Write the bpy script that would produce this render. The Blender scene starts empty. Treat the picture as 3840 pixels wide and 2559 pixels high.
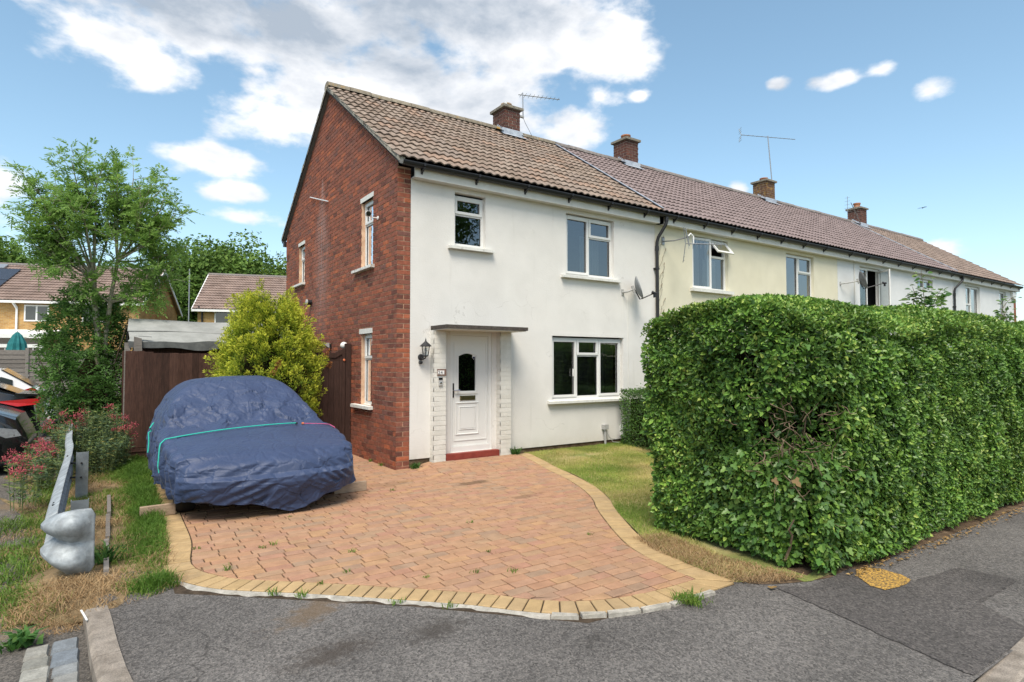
import bpy, math, random
import numpy as np
from mathutils import Vector, Matrix

random.seed(7)
RNG = np.random.default_rng(11)
PI = math.pi
R = math.radians
SC = bpy.context.scene
COL = SC.collection

# ------------------------------------------------------------------ camera, sky, sun, exposure
CAM = np.array([-3.624, -8.464, 1.620])
YAW = R(34.18)
cam_d = bpy.data.cameras.new('camera')
cam_d.sensor_width = 36.0
cam_d.lens = 36.0 * 2230.5 / 3840.0
cam_d.clip_start = 0.05
cam_d.clip_end = 2000.0
cam = bpy.data.objects.new('camera', cam_d)
cam.location = CAM
cam.rotation_euler = (PI / 2 + R(2.05), 0.0, -YAW)
COL.objects.link(cam)
SC.camera = cam

SUN_DIR = Vector((-0.40, -0.50, 1.0)).normalized()      # towards the sun
sun_d = bpy.data.lights.new('sun', 'SUN')
sun_d.energy = 2.8
sun_d.angle = R(28)
sun_d.color = (1.0, 0.925, 0.80)
sun = bpy.data.objects.new('sun', sun_d)
sun.rotation_euler = SUN_DIR.to_track_quat('Z', 'Y').to_euler()
sun.location = (10, -20, 30)
COL.objects.link(sun)

SKY_STRENGTH = 0.10
world = bpy.data.worlds.new('World')
SC.world = world
world.use_nodes = True
wn = world.node_tree
wn.nodes.clear()


def wnode(t, **kw):
    n = wn.nodes.new(t)
    for k, v in kw.items():
        setattr(n, k, v)
    return n


w_out = wnode('ShaderNodeOutputWorld')
w_bg = wnode('ShaderNodeBackground')
w_bg.inputs['Strength'].default_value = SKY_STRENGTH
wn.links.new(w_bg.outputs[0], w_out.inputs[0])
w_sky = wnode('ShaderNodeTexSky', sky_type='NISHITA')
w_sky.sun_disc = False
w_sky.sun_elevation = math.asin(SUN_DIR.z)
w_sky.sun_rotation = math.atan2(SUN_DIR.x, SUN_DIR.y)
w_sky.altitude = 60
w_sky.air_density = 1.0
w_sky.dust_density = 1.4
w_sky.ozone_density = 1.0
w_tc = wnode('ShaderNodeTexCoord')
w_dir = wnode('ShaderNodeVectorMath', operation='NORMALIZE')
wn.links.new(w_tc.outputs['Generated'], w_dir.inputs[0])


def wmath(op, a, b=None, c=None, clamp=False):
    n = wnode('ShaderNodeMath', operation=op)
    n.use_clamp = clamp
    for i, x in enumerate((a, b, c)):
        if x is None:
            continue
        if isinstance(x, (int, float)):
            n.inputs[i].default_value = x
        else:
            wn.links.new(x, n.inputs[i])
    return n.outputs[0]


def wnoise(scale, detail, rough, offset=(0, 0, 0), stretch=(1, 1, 1.9), dist=0.0):
    m = wnode('ShaderNodeMapping')
    m.inputs['Location'].default_value = offset
    m.inputs['Scale'].default_value = stretch
    wn.links.new(w_dir.outputs[0], m.inputs[0])
    n = wnode('ShaderNodeTexNoise')
    n.inputs['Scale'].default_value = scale
    n.inputs['Detail'].default_value = detail
    n.inputs['Roughness'].default_value = rough
    n.inputs['Distortion'].default_value = dist
    wn.links.new(m.outputs[0], n.inputs['Vector'])
    return n.outputs[0]


# cumulus clouds: centre direction in the sky, angular half width, half height, greyness of the base
CLOUDS = [
    ((.14, .865, .478), .33, .085, .75), ((.01, .912, .412), .13, .050, .05), ((.10, .893, .440), .16, .05, .25),
    ((.40, .765, .520), .24, .085, .9), ((.52, .70, .486), .15, .085, .15), ((.60, .647, .462), .10, .07, .0),
    ((.36, .84, .412), .24, .095, .15), ((.27, .878, .395), .16, .085, .05), ((.205, .91, .360), .11, .045, .0),
    ((.47, .80, .385), .15, .07, .45), ((.17, .893, .416), .05, .020, .0), ((.60, .71, .365), .09, .06, .0),
    ((.615, .67, .412), .06, .045, .0), ((.115, .949, .293), .094, .036, .15), ((.146, .956, .252), .07, .024, .1),
    ((-.125, .967, .225), .085, .085, .1), ((.17, .962, .217), .09, .022, .2), ((.825, .409, .388), .050, .017, .0), ((.845, .37, .389), .036, .016, .0),
    ((.877, .325, .354), .042, .027, .0), ((.783, .478, .398), .022, .015, .0), ((.663, .629, .406), .035, .015, .0),
    ((.793, .548, .262), .03, .02, .0), ((.909, .387, .150), .10, .02, .25),
    # the rest of the sky, extra unseen cloud added to whiten the light
    ((-.70, .50, .45), .40, .16, .3), ((-.80, -.30, .50), .40, .18, .3), ((-.2, -.80, .55), .45, .18, .4),
    ((.55, -.70, .45), .36, .14, .2), ((.88, -.35, .30), .30, .10, .2), ((-.25, .35, .90), .45, .25, .5),
    ((.35, -.25, .90), .40, .25, .4), ((-.55, -.70, .20), .35, .08, .1), ((.05, -.95, .22), .4, .09, .1), ((.75, -.05, .65), .25, .12, .3),
]
acc = None
gacc = None
for (d, rx, ry, gy) in CLOUDS:
    c = Vector(d).normalized()
    ex = Vector((0, 0, 1)).cross(c).normalized()
    ey = c.cross(ex)
    rot = Matrix((ex, ey, c)).transposed().to_euler()
    m = wnode('ShaderNodeMapping', vector_type='TEXTURE')
    m.inputs['Location'].default_value = c
    m.inputs['Rotation'].default_value = rot
    m.inputs['Scale'].default_value = (rx, ry, 0.5)
    wn.links.new(w_dir.outputs[0], m.inputs[0])
    ln = wnode('ShaderNodeVectorMath', operation='LENGTH')
    wn.links.new(m.outputs[0], ln.inputs[0])
    # small clouds are thin: only the thick parts of the noise show
    v = wmath('SUBTRACT', 1.0 - (.0 if rx > .095 else .30), ln.outputs['Value'])
    v = wmath('MAXIMUM', v, -1.0)
    acc = v if acc is None else wmath('SMOOTH_MAX', acc, v, 0.25)
    if gy > 0.02:
        sp = wnode('ShaderNodeSeparateXYZ')
        wn.links.new(m.outputs[0], sp.inputs[0])
        # the flat base of a cloud is in its own shade
        low = wmath('MULTIPLY', wmath('ADD', v, 0.25, clamp=True), gy)
        gacc = low if gacc is None else wmath('MAXIMUM', gacc, low)
n_big = wnoise(4.2, 9, 0.58, dist=0.15)
n_fine = wnoise(11.0, 9, 0.56, offset=(3, 1, 2))
n_lit = wnoise(4.2, 9, 0.58, offset=(-0.03, 0.015, -0.05), dist=0.15)
nsum = wmath('ADD', wmath('MULTIPLY', wmath('SUBTRACT', n_big, 0.5), 2.2),
             wmath('MULTIPLY', wmath('SUBTRACT', n_fine, 0.5), 3.4))
field = wmath('ADD', wmath('MULTIPLY', acc, 1.75), nsum)
mr = wnode('ShaderNodeMapRange', interpolation_type='SMOOTHSTEP')
mr.inputs['From Min'].default_value = 0.02
mr.inputs['From Max'].default_value = 0.95
wn.links.new(field, mr.inputs['Value'])
cover = mr.outputs[0]
shade = wmath('ADD', wmath('MULTIPLY', wmath('SUBTRACT', n_big, n_lit), 3.2), 0.02)
shade = wmath('ADD', shade, wmath('MULTIPLY', gacc, 0.95), clamp=True)
c_mix = wnode('ShaderNodeMix', data_type='RGBA')
wn.links.new(shade, c_mix.inputs['Factor'])
c_mix.inputs['A'].default_value = (7.0, 7.0, 7.1, 1)
c_mix.inputs['B'].default_value = (2.9, 3.35, 3.95, 1)
s_mix = wnode('ShaderNodeMix', data_type='RGBA')
wn.links.new(wmath('MULTIPLY', cover, 0.97), s_mix.inputs['Factor'])
hs = wnode('ShaderNodeHueSaturation')
hs.inputs['Hue'].default_value = 0.482
hs.inputs['Saturation'].default_value = 0.98
hs.inputs['Value'].default_value = 1.38
wn.links.new(w_sky.outputs[0], hs.inputs['Color'])
wn.links.new(hs.outputs[0], s_mix.inputs['A'])
wn.links.new(c_mix.outputs['Result'], s_mix.inputs['B'])
wn.links.new(s_mix.outputs['Result'], w_bg.inputs['Color'])

SC.view_settings.view_transform = 'Standard'
SC.view_settings.look = 'None'
SC.view_settings.gamma = 1.0
SC.view_settings.use_curve_mapping = False
SC.view_settings.exposure = 0.72
SC.cycles.max_bounces = 6
SC.cycles.diffuse_bounces = 3
SC.cycles.glossy_bounces = 3
SC.cycles.transmission_bounces = 4
SC.cycles.transparent_max_bounces = 8
SC.cycles.use_denoising = True

# ------------------------------------------------------------------ helpers
WORG = {}


def link(o, parent=None):
    COL.objects.link(o)
    if parent is not None:
        o.parent = parent
    return o


def tag(o, label, cat=None, group=None, kind=None):
    if label:
        o['label'] = label
    if cat:
        o['category'] = cat
    if group:
        o['group'] = group
    if kind:
        o['kind'] = kind
    return o


def thing(name, label, cat, loc=(0, 0, 0), group=None):
    o = bpy.data.objects.new(name, None)
    o.empty_display_size = 0.2
    o.location = loc
    link(o)
    WORG[o] = Vector(loc)
    return tag(o, label, cat, group)


def finish(o, parent):
    link(o, parent)
    WORG[o] = Vector(WORG[parent]) if parent is not None else Vector((0, 0, 0))
    return o


def mesh_np(name, verts, faces, nper, mat, parent=None, rnd=None, smooth=False, kind=None):
    """fast mesh: verts (N,3), faces flat index array with nper corners each"""
    me = bpy.data.meshes.new(name)
    org = np.array(WORG[parent]) if parent is not None else np.zeros(3)
    v = (np.asarray(verts, dtype=np.float32) - org).astype(np.float32)
    f = np.asarray(faces, dtype=np.int32).ravel()
    nf = len(f) // nper
    me.vertices.add(len(v))
    me.vertices.foreach_set('co', v.ravel())
    me.loops.add(len(f))
    me.loops.foreach_set('vertex_index', f)
    me.polygons.add(nf)
    me.polygons.foreach_set('loop_start', np.arange(0, nf * nper, nper, dtype=np.int32))
    me.polygons.foreach_set('loop_total', np.full(nf, nper, dtype=np.int32))
    me.polygons.foreach_set('use_smooth', np.full(nf, smooth, dtype=bool))
    if rnd is not None:
        a = me.attributes.new('rnd', 'FLOAT', 'POINT')
        a.data.foreach_set('value', np.asarray(rnd, dtype=np.float32))
    me.update(calc_edges=True)
    me.materials.append(mat)
    o = bpy.data.objects.new(name, me)
    finish(o, parent)
    if kind:
        o['kind'] = kind
    return o


def piece(name, me, parent, loc, rot=None, scale=None):
    o = bpy.data.objects.new(name, me)
    o.location = Vector(loc) - WORG[parent]
    if rot is not None:
        o.rotation_euler = rot
    if scale is not None:
        o.scale = scale
    link(o, parent)
    WORG[o] = Vector(loc)
    return o


class MB:
    def __init__(s):
        s.v = []
        s.f = []
        s.r = []

    def add(s, vs, fs, rnd=0.5):
        n = len(s.v)
        s.v.extend([tuple(p) for p in vs])
        s.r.extend([rnd] * len(vs))
        s.f.extend([tuple(i + n for i in f) for f in fs])
        return s

    def hexa(s, p, rnd=0.5, skip=()):
        fs = [(0, 3, 2, 1), (4, 5, 6, 7), (0, 1, 5, 4), (1, 2, 6, 5), (2, 3, 7, 6), (3, 0, 4, 7)]
        return s.add(p, [f for i, f in enumerate(fs) if i not in skip], rnd)

    def box(s, x0, x1, y0, y1, z0, z1, rnd=0.5):
        return s.hexa([(x0, y0, z0), (x1, y0, z0), (x1, y1, z0), (x0, y1, z0),
                       (x0, y0, z1), (x1, y0, z1), (x1, y1, z1), (x0, y1, z1)], rnd)

    def pbox(s, P, a0, a1, b0, b1, d0, d1, rnd=0.5, skip=()):
        return s.hexa([P(a0, b0, d0), P(a1, b0, d0), P(a1, b0, d1), P(a0, b0, d1),
                       P(a0, b1, d0), P(a1, b1, d0), P(a1, b1, d1), P(a0, b1, d1)], rnd, skip)

    def bar(s, a, b, w, h, up=(0, 0, 1), rnd=0.5):
        a, b, up = Vector(a), Vector(b), Vector(up)
        d = (b - a).normalized()
        x = d.cross(up)
        if x.length < 1e-4:
            x = d.cross(Vector((1, 0, 0)))
        x.normalize()
        y = x.cross(d)
        c = [(-w / 2, -h / 2), (w / 2, -h / 2), (w / 2, h / 2), (-w / 2, h / 2)]
        return s.hexa([a + x * i + y * j for i, j in c] + [b + x * i + y * j for i, j in c], rnd)

    def tube(s, pts, r, n=8, cap=True, rnd=0.5):
        pts = [Vector(p) for p in pts]
        rs = r if isinstance(r, (list, tuple)) else [r] * len(pts)
        vs, fs = [], []
        prev = None
        for i, p in enumerate(pts):
            d = (pts[min(i + 1, len(pts) - 1)] - pts[max(i - 1, 0)])
            if d.length < 1e-9:
                d = Vector((0, 0, 1))
            d.normalize()
            if prev is None:
                x = d.cross(Vector((0, 0, 1)))
                if x.length < 1e-3:
                    x = d.cross(Vector((1, 0, 0)))
            else:
                x = prev - d * prev.dot(d)
            x.normalize()
            prev = x
            y = d.cross(x)
            for k in range(n):
                t = 2 * PI * k / n
                vs.append(p + (x * math.cos(t) + y * math.sin(t)) * rs[i])
        for i in range(len(pts) - 1):
            for k in range(n):
                k2 = (k + 1) % n
                fs.append((i * n + k, i * n + k2, (i + 1) * n + k2, (i + 1) * n + k))
        if cap:
            fs.append(tuple(range(n - 1, -1, -1)))
            m = (len(pts) - 1) * n
            fs.append(tuple(range(m, m + n)))
        return s.add(vs, fs, rnd)

    def lathe(s, prof, c, n=16, axis='Z', rnd=0.5):
        vs, fs = [], []
        for (r, z) in prof:
            for k in range(n):
                t = 2 * PI * k / n
                a, b = r * math.cos(t), r * math.sin(t)
                q = {'Z': (a, b, z), 'X': (z, a, b), 'Y': (a, z, b)}[axis]
                vs.append((c[0] + q[0], c[1] + q[1], c[2] + q[2]))
        for i in range(len(prof) - 1):
            for k in range(n):
                k2 = (k + 1) % n
                fs.append((i * n + k, i * n + k2, (i + 1) * n + k2, (i + 1) * n + k))
        fs.append(tuple(range(n)))
        m = (len(prof) - 1) * n
        fs.append(tuple(range(m, m + n)))
        return s.add(vs, fs, rnd)

    def prism(s, poly, P, d0, d1, rnd=0.5, back=True):
        n = len(poly)
        vs = [P(a, b, d0) for a, b in poly] + [P(a, b, d1) for a, b in poly]
        fs = [tuple(range(n))]
        if back:
            fs.append(tuple(range(2 * n - 1, n - 1, -1)))
        for i in range(n):
            j = (i + 1) % n
            fs.append((i, j, n + j, n + i))
        return s.add(vs, fs, rnd)

    def mesh(s, name, mat, org=(0, 0, 0), smooth=False):
        me = bpy.data.meshes.new(name)
        o = Vector(org)
        me.from_pydata([Vector(p) - o for p in s.v], [], s.f)
        a = me.attributes.new('rnd', 'FLOAT', 'POINT')
        a.data.foreach_set('value', np.asarray(s.r, dtype=np.float32))
        if smooth:
            me.polygons.foreach_set('use_smooth', np.ones(len(me.polygons), dtype=bool))
            me.set_sharp_from_angle(angle=R(38))
        me.materials.append(mat)
        return me

    def build(s, name, mat, parent=None, smooth=False, kind=None):
        org = WORG[parent] if parent is not None else (0, 0, 0)
        o = bpy.data.objects.new(name, s.mesh(name, mat, org, smooth))
        finish(o, parent)
        if kind:
            o['kind'] = kind
        return o


def PF(a, b, d):            # front walls: a = X, b = Z, d = inwards (+Y)
    return (a, d, b)


def PG(a, b, d):            # gable wall: a = Y, b = Z, d = inwards (+X)
    return (d, a, b)


# ------------------------------------------------------------------ materials
def new_mat(name):
    m = bpy.data.materials.new(name)
    m.use_nodes = True
    nt = m.node_tree
    return m, nt, nt.nodes['Principled BSDF']


def nd(nt, t, ins=None, **kw):
    n = nt.nodes.new(t)
    for k, v in kw.items():
        setattr(n, k, v)
    for k, v in (ins or {}).items():
        if hasattr(v, 'is_linked') or isinstance(v, bpy.types.NodeSocket):
            nt.links.new(v, n.inputs[k])
        else:
            n.inputs[k].default_value = v
    return n


def c4(c):
    return (c[0], c[1], c[2], 1.0)


def ramp(nt, fac, cols, const=False):
    n = nt.nodes.new('ShaderNodeValToRGB')
    e = n.color_ramp.elements
    k = len(cols)
    pos = [i / max(1, k - 1) for i in range(k)] if not isinstance(cols[0][0], (list, tuple)) else [c[1] for c in cols]
    cc = [c[0] if isinstance(c[0], (list, tuple)) else c for c in cols]
    e[0].position, e[0].color = pos[0], c4(cc[0])
    e[1].position, e[1].color = pos[-1], c4(cc[-1])
    for p, c in list(zip(pos, cc))[1:-1]:
        x = e.new(p)
        x.color = c4(c)
    if const:
        n.color_ramp.interpolation = 'CONSTANT'
    nt.links.new(fac, n.inputs[0])
    return n.outputs[0]


def wpos(nt):
    return nt.nodes.new('ShaderNodeNewGeometry').outputs['Position']


def noise(nt, vec, scale, detail=5, rough=0.55, dist=0.0):
    n = nd(nt, 'ShaderNodeTexNoise', {'Vector': vec, 'Scale': scale, 'Detail': detail, 'Roughness': rough, 'Distortion': dist})
    return n.outputs[0]


def maprange(nt, v, a, b, c=0.0, d=1.0, smooth=True):
    n = nd(nt, 'ShaderNodeMapRange', {'Value': v, 'From Min': a, 'From Max': b, 'To Min': c, 'To Max': d})
    n.interpolation_type = 'SMOOTHSTEP' if smooth else 'LINEAR'
    return n.outputs[0]


def mixc(nt, fac, a, b, blend='MIX'):
    n = nt.nodes.new('ShaderNodeMix')
    n.data_type = 'RGBA'
    n.blend_type = blend
    for sock, v in (('Factor', fac), ('A', a), ('B', b)):
        s = [x for x in n.inputs if x.name == sock and x.enabled][0]
        if isinstance(v, bpy.types.NodeSocket):
            nt.links.new(v, s)
        elif sock == 'Factor':
            s.default_value = v
        else:
            s.default_value = c4(v)
    return [x for x in n.outputs if x.enabled][0]


def math2(nt, op, a, b=0.0, clamp=False):
    n = nt.nodes.new('ShaderNodeMath')
    n.operation = op
    n.use_clamp = clamp
    for i, x in enumerate((a, b)):
        if isinstance(x, bpy.types.NodeSocket):
            nt.links.new(x, n.inputs[i])
        else:
            n.inputs[i].default_value = x
    return n.outputs[0]


def pmat(name, cols, src=None, var=0.25, vscale=6.0, rough=0.7, bump=0.0, bscale=60.0, bdist=0.004, spec=0.3, metal=0.0,
         dirt=None, fine=0.0, fscale=150.0, trans=0.0, stretch=None):
    """cols: one colour or a ramp driven by src ('rnd' attribute, 'obj' random, None -> noise)"""
    m, nt, b = new_mat(name)
    pos = wpos(nt)
    if stretch:
        mp = nd(nt, 'ShaderNodeMapping', {'Vector': pos, 'Scale': stretch})
        pos = mp.outputs[0]
    if isinstance(cols[0], (int, float)):
        cols = [cols, cols]
    if src == 'rnd':
        a = nt.nodes.new('ShaderNodeAttribute')
        a.attribute_name = 'rnd'
        base = ramp(nt, a.outputs['Fac'], cols)
    elif src == 'obj':
        base = ramp(nt, nt.nodes.new('ShaderNodeObjectInfo').outputs['Random'], cols)
    else:
        base = ramp(nt, maprange(nt, noise(nt, pos, vscale, 6), 0.3, 0.7), cols)
    if var > 0:
        k = maprange(nt, noise(nt, pos, vscale * 1.7, 6, 0.6), 0.25, 0.75, 1 - var, 1 + var)
        base = mixc(nt, 1.0, base, k, 'MULTIPLY')
    if fine > 0:
        k = maprange(nt, noise(nt, pos, fscale, 3, 0.7), 0.25, 0.75, 1 - fine, 1 + fine, False)
        base = mixc(nt, 1.0, base, k, 'MULTIPLY')
    if dirt:
        dc, ds, lo, hi, amt = dirt
        f = maprange(nt, noise(nt, pos, ds, 7, 0.65), lo, hi, 0.0, amt)
        base = mixc(nt, f, base, dc)
    nt.links.new(base, b.inputs['Base Color'])
    b.inputs['Roughness'].default_value = rough
    b.inputs['Specular IOR Level'].default_value = spec
    b.inputs['Metallic'].default_value = metal
    if bump > 0:
        bp = nd(nt, 'ShaderNodeBump', {'Height': noise(nt, pos, bscale, 5, 0.65), 'Strength': bump, 'Distance': bdist})
        nt.links.new(bp.outputs[0], b.inputs['Normal'])
    if trans > 0:
        t = nd(nt, 'ShaderNodeBsdfTranslucent', {'Color': base})
        mx = nd(nt, 'ShaderNodeMixShader', {0: trans, 1: b.outputs[0], 2: t.outputs[0]})
        nt.links.new(mx.outputs[0], nt.nodes['Material Output'].inputs[0])
    return m


def glass_mat(name, tint=(0.75, 0.8, 0.8), refl=1.0, rough=0.0):
    m, nt, b = new_mat(name)
    nt.nodes.remove(b)
    fr = nd(nt, 'ShaderNodeFresnel', {'IOR': 1.52})
    f = math2(nt, 'ADD', math2(nt, 'MULTIPLY', fr.outputs[0], 2.4 * refl), 0.06 * refl, True)
    tr = nd(nt, 'ShaderNodeBsdfTransparent', {'Color': c4(tint)})
    gl = nd(nt, 'ShaderNodeBsdfGlossy', {'Color': (0.95, 0.97, 1.0, 1), 'Roughness': rough})
    mx = nd(nt, 'ShaderNodeMixShader', {0: f, 1: tr.outputs[0], 2: gl.outputs[0]})
    nt.links.new(mx.outputs[0], nt.nodes['Material Output'].inputs[0])
    return m


BRICKS = [(.115, .048, .037), (.20, .072, .048), (.25, .086, .054), (.215, .088, .062), (.28, .09, .052), (.155, .074, .06), (.36, .112, .055), (.225, .08, .054)]
M = {}
M['brick'] = pmat('brick', BRICKS, 'rnd', .30, 9, .85, .5, 90, .004, .2, dirt=((.09, .055, .045), 1.3, .55, .78, .45), fine=.2)
M['brick_obj'] = M['brick']
M['mortar'] = pmat('mortar', [(.50, .32, .21), (.60, .41, .28)], None, .2, 5, .95, .5, 120, .003, .1)
M['old_brick'] = pmat('chimney_brick', [(.07, .035, .03), (.13, .055, .04), (.10, .05, .045)], 'rnd', .3, 10, .9, .5, 90, .004, .2)
M['lichen_brick'] = pmat('lichen_brick', [(.09, .05, .035), (.16, .085, .045)], 'rnd', .3, 10, .9, .5, 90, .004, .2, dirt=((.36, .22, .05), 9, .5, .65, .7))
M['mortar_grey'] = pmat('chimney_mortar', [(.30, .26, .22), (.38, .33, .27)], None, .2, 5, .95, .4, 120, .003, .1)


def add_streak(m):
    """lime streak that ran down the gable below an old flue patch: a stain with a shape of its own"""
    nt = m.node_tree
    b = nt.nodes['Principled BSDF']
    lk = b.inputs['Base Color'].links[0]
    old = lk.from_socket
    pos = wpos(nt)
    sp = nd(nt, 'ShaderNodeSeparateXYZ', {0: pos})
    y, z = sp.outputs[1], sp.outputs[2]
    wid = maprange(nt, z, 5.4, 4.2, 0.07, 0.60, False)
    off = math2(nt, 'ABSOLUTE', math2(nt, 'SUBTRACT', y, 3.90))
    lat = math2(nt, 'SUBTRACT', 1.0, math2(nt, 'DIVIDE', off, wid), True)
    top = maprange(nt, z, 5.5, 5.3)
    bot = maprange(nt, z, 1.6, 3.6)
    n = nd(nt, 'ShaderNodeMapping', {'Vector': pos, 'Scale': (3, 9, 0.9)})
    k = maprange(nt, noise(nt, n.outputs[0], 1.6, 6, .65), .3, .75, .1, 1.0)
    xx = maprange(nt, sp.outputs[0], 0.12, 0.05)
    f = math2(nt, 'MULTIPLY', math2(nt, 'MULTIPLY', lat, k), math2(nt, 'MULTIPLY', top, math2(nt, 'MULTIPLY', bot, xx)))
    f = math2(nt, 'MULTIPLY', f, 0.85, True)
    nt.links.new(mixc(nt, f, old, (.34, .25, .23)), b.inputs['Base Color'])


add_streak(M['brick'])
add_streak(M['mortar'])
M['render_white'] = pmat('render_white', [(.635, .62, .585), (.68, .665, .63)], None, .035, 1.2, .9, .5, 45, .008, .2, dirt=((.46, .45, .40), 2.2, .60, .80, .35))
def weather_wall(m):
    nt = m.node_tree
    b = nt.nodes['Principled BSDF']
    old = b.inputs['Base Color'].links[0].from_socket
    pos = wpos(nt)
    z = nd(nt, 'ShaderNodeSeparateXYZ', {0: pos}).outputs[2]
    mp = nd(nt, 'ShaderNodeMapping', {'Vector': pos, 'Scale': (9, 9, .55)}).outputs[0]
    streak = maprange(nt, noise(nt, mp, 1.0, 6, .6), .58, .78, 0, .22)
    c = mixc(nt, streak, old, (.40, .385, .33))
    n2 = noise(nt, pos, 7, 6, .7)
    splash = math2(nt, 'MULTIPLY', maprange(nt, math2(nt, 'ADD', z, math2(nt, 'MULTIPLY', n2, .35)), .55, .22, 0, 1), maprange(nt, n2, .35, .7, .1, .55))
    c = mixc(nt, splash, c, (.42, .37, .28))
    cr = nd(nt, 'ShaderNodeTexVoronoi', {'Vector': nd(nt, 'ShaderNodeVectorMath', {0: pos, 1: nd(nt, 'ShaderNodeTexNoise', {'Vector': pos, 'Scale': 2.0, 'Detail': 6.0}).outputs['Color']}, operation='ADD').outputs[0], 'Scale': .75}, feature='DISTANCE_TO_EDGE').outputs['Distance']
    crack = math2(nt, 'MULTIPLY', maprange(nt, cr, .0, .006, .4, 0), maprange(nt, noise(nt, pos, 1.1, 3), .52, .6))
    c = mixc(nt, crack, c, (.33, .31, .27))
    nt.links.new(c, b.inputs['Base Color'])


weather_wall(M['render_white'])
M['render_cream'] = pmat('render_cream', [(.62, .585, .45), (.66, .625, .49)], None, .04, 1.2, .9, .4, 55, .006, .2, dirt=((.50, .47, .36), 1.8, .60, .8, .35))
M['render_far'] = pmat('render_far', [(.60, .615, .61), (.65, .66, .655)], None, .04, 1.0, .9, .3, 55, .006, .2)
M['painted_brick'] = pmat('painted_brick', [(.58, .565, .51), (.64, .625, .575)], 'rnd', .05, 6, .85, .5, 70, .005, .2, dirt=((.40, .36, .28), 6, .64, .8, .5))
M['upvc'] = pmat('white_upvc', (.68, .68, .655), None, .02, 3, .35, 0, spec=.45)
M['sill'] = pmat('painted_sill', [(.60, .60, .56), (.66, .66, .62)], None, .08, 8, .7, .3, 60, .003, .3, dirt=((.33, .31, .27), 14, .56, .75, .6))
M['sill_worn'] = pmat('worn_sill', [(.55, .54, .50), (.75, .75, .72)], None, .2, 18, .8, .5, 60, .004, .3, dirt=((.2, .19, .16), 25, .52, .62, .8))
M['fascia'] = pmat('painted_fascia', [(.60, .59, .54), (.65, .64, .60)], None, .06, 2.5, .55, .1, 30, .003, .35, dirt=((.40, .36, .27), 4, .62, .8, .4))
M['black_plastic'] = pmat('black_plastic', (.016, .016, .018), None, .2, 5, .42, 0, spec=.4)
M['black_metal'] = pmat('black_metal', (.02, .02, .022), None, .2, 20, .45, .2, 80, .002, .45)
M['rubber'] = pmat('rubber', (.013, .013, .013), None, .2, 30, .8)
M['lead'] = pmat('lead_flashing', [(.34, .37, .42), (.46, .49, .53)], None, .15, 6, .5, .3, 12, .01, .4, metal=.3)
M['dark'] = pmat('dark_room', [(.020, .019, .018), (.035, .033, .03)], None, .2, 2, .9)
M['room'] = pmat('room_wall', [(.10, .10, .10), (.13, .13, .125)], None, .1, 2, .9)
M['curtain'] = pmat('net_curtain', (.42, .43, .43), None, .08, 4, .9, trans=.3)
M['curtain_brown'] = pmat('brown_curtain', (.12, .09, .08), None, .1, 4, .9)
M['blind'] = pmat('blind_slat', (.15, .15, .135), None, .1, 4, .6)
M['glass'] = glass_mat('window_glass')
M['glass_dark'] = glass_mat('door_glass', (.25, .3, .28), 0.8)
M['lamp_glass'] = glass_mat('lamp_glass', (.9, .9, .88), 0.6, .05)
M['step_red'] = pmat('red_step_paint', [(.20, .035, .025), (.25, .05, .035)], None, .12, 8, .6, .3, 60, .003, .35)
M['canopy'] = pmat('weathered_felt_edge', [(.055, .047, .042), (.085, .072, .062)], None, .3, 25, .95, .8, 120, .006, .2)
M['chrome'] = pmat('polished_metal', (.62, .62, .62), None, .05, 5, .18, metal=1.0)
M['brass'] = pmat('brass', (.45, .38, .22), None, .1, 9, .3, metal=1.0)
M['tile_brown'] = pmat('roof_tile_brown', [(.18, .138, .108), (.22, .17, .135), (.25, .198, .160), (.205, .162, .134), (.275, .188, .138)], 'rnd', .22, 7, .9, .5, 110, .004, .2,
                       dirt=((.36, .19, .04), 3.2, .66, .73, .75), fine=.25, fscale=90)
M['tile_purple'] = pmat('roof_tile_purple', [(.185, .142, .134), (.21, .162, .154), (.20, .154, .147)], 'rnd', .14, 4, .75, .3, 110, .003, .3, fine=.1)
M['tile_far'] = pmat('roof_tile_far', [(.19, .145, .12), (.25, .19, .155)], 'rnd', .2, 4, .85, .3, 110, .003, .3, fine=.1)
M['ridge'] = pmat('ridge_tile', [(.18, .155, .12), (.25, .22, .17)], 'rnd', .3, 9, .95, .6, 70, .005, .2, dirt=((.42, .24, .04), 4.5, .58, .66, .8))
M['ridge_far'] = pmat('ridge_tile_grey', [(.17, .15, .14), (.22, .20, .19)], 'rnd', .25, 9, .95, .5, 70, .005, .2)
M['verge'] = pmat('verge_mortar', [(.26, .24, .20), (.38, .35, .29)], None, .3, 14, .95, .8, 60, .008, .15)
M['flaunch'] = pmat('chimney_cap_stone', [(.17, .155, .13), (.24, .22, .18)], None, .3, 12, .95, .6, 70, .006, .15, dirt=((.33, .27, .10), 12, .58, .68, .5))
M['pot'] = pmat('terracotta_pot', [(.34, .15, .085), (.40, .19, .11)], None, .2, 14, .85, .3, 60, .003, .2)
M['pot_buff'] = pmat('buff_pot', [(.36, .25, .16), (.42, .30, .20)], None, .2, 14, .85, .3, 60, .003, .2)
M['alu'] = pmat('aerial_metal', (.32, .33, .34), None, .15, 20, .45, metal=.8)
M['dish'] = pmat('grey_dish', [(.20, .215, .225), (.25, .265, .275)], None, .1, 8, .5, spec=.35)
M['dish_dark'] = pmat('dark_grey_dish', [(.10, .105, .11), (.13, .135, .14)], None, .1, 8, .5, spec=.35)
M['white_plastic'] = pmat('white_plastic', (.72, .72, .70), None, .05, 8, .4, spec=.4)
M['grey_plastic'] = pmat('grey_plastic', (.36, .36, .35), None, .1, 8, .5, spec=.4)
M['black_glass'] = pmat('black_lens', (.008, .008, .01), None, 0, 5, .12, spec=.6)
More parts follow.
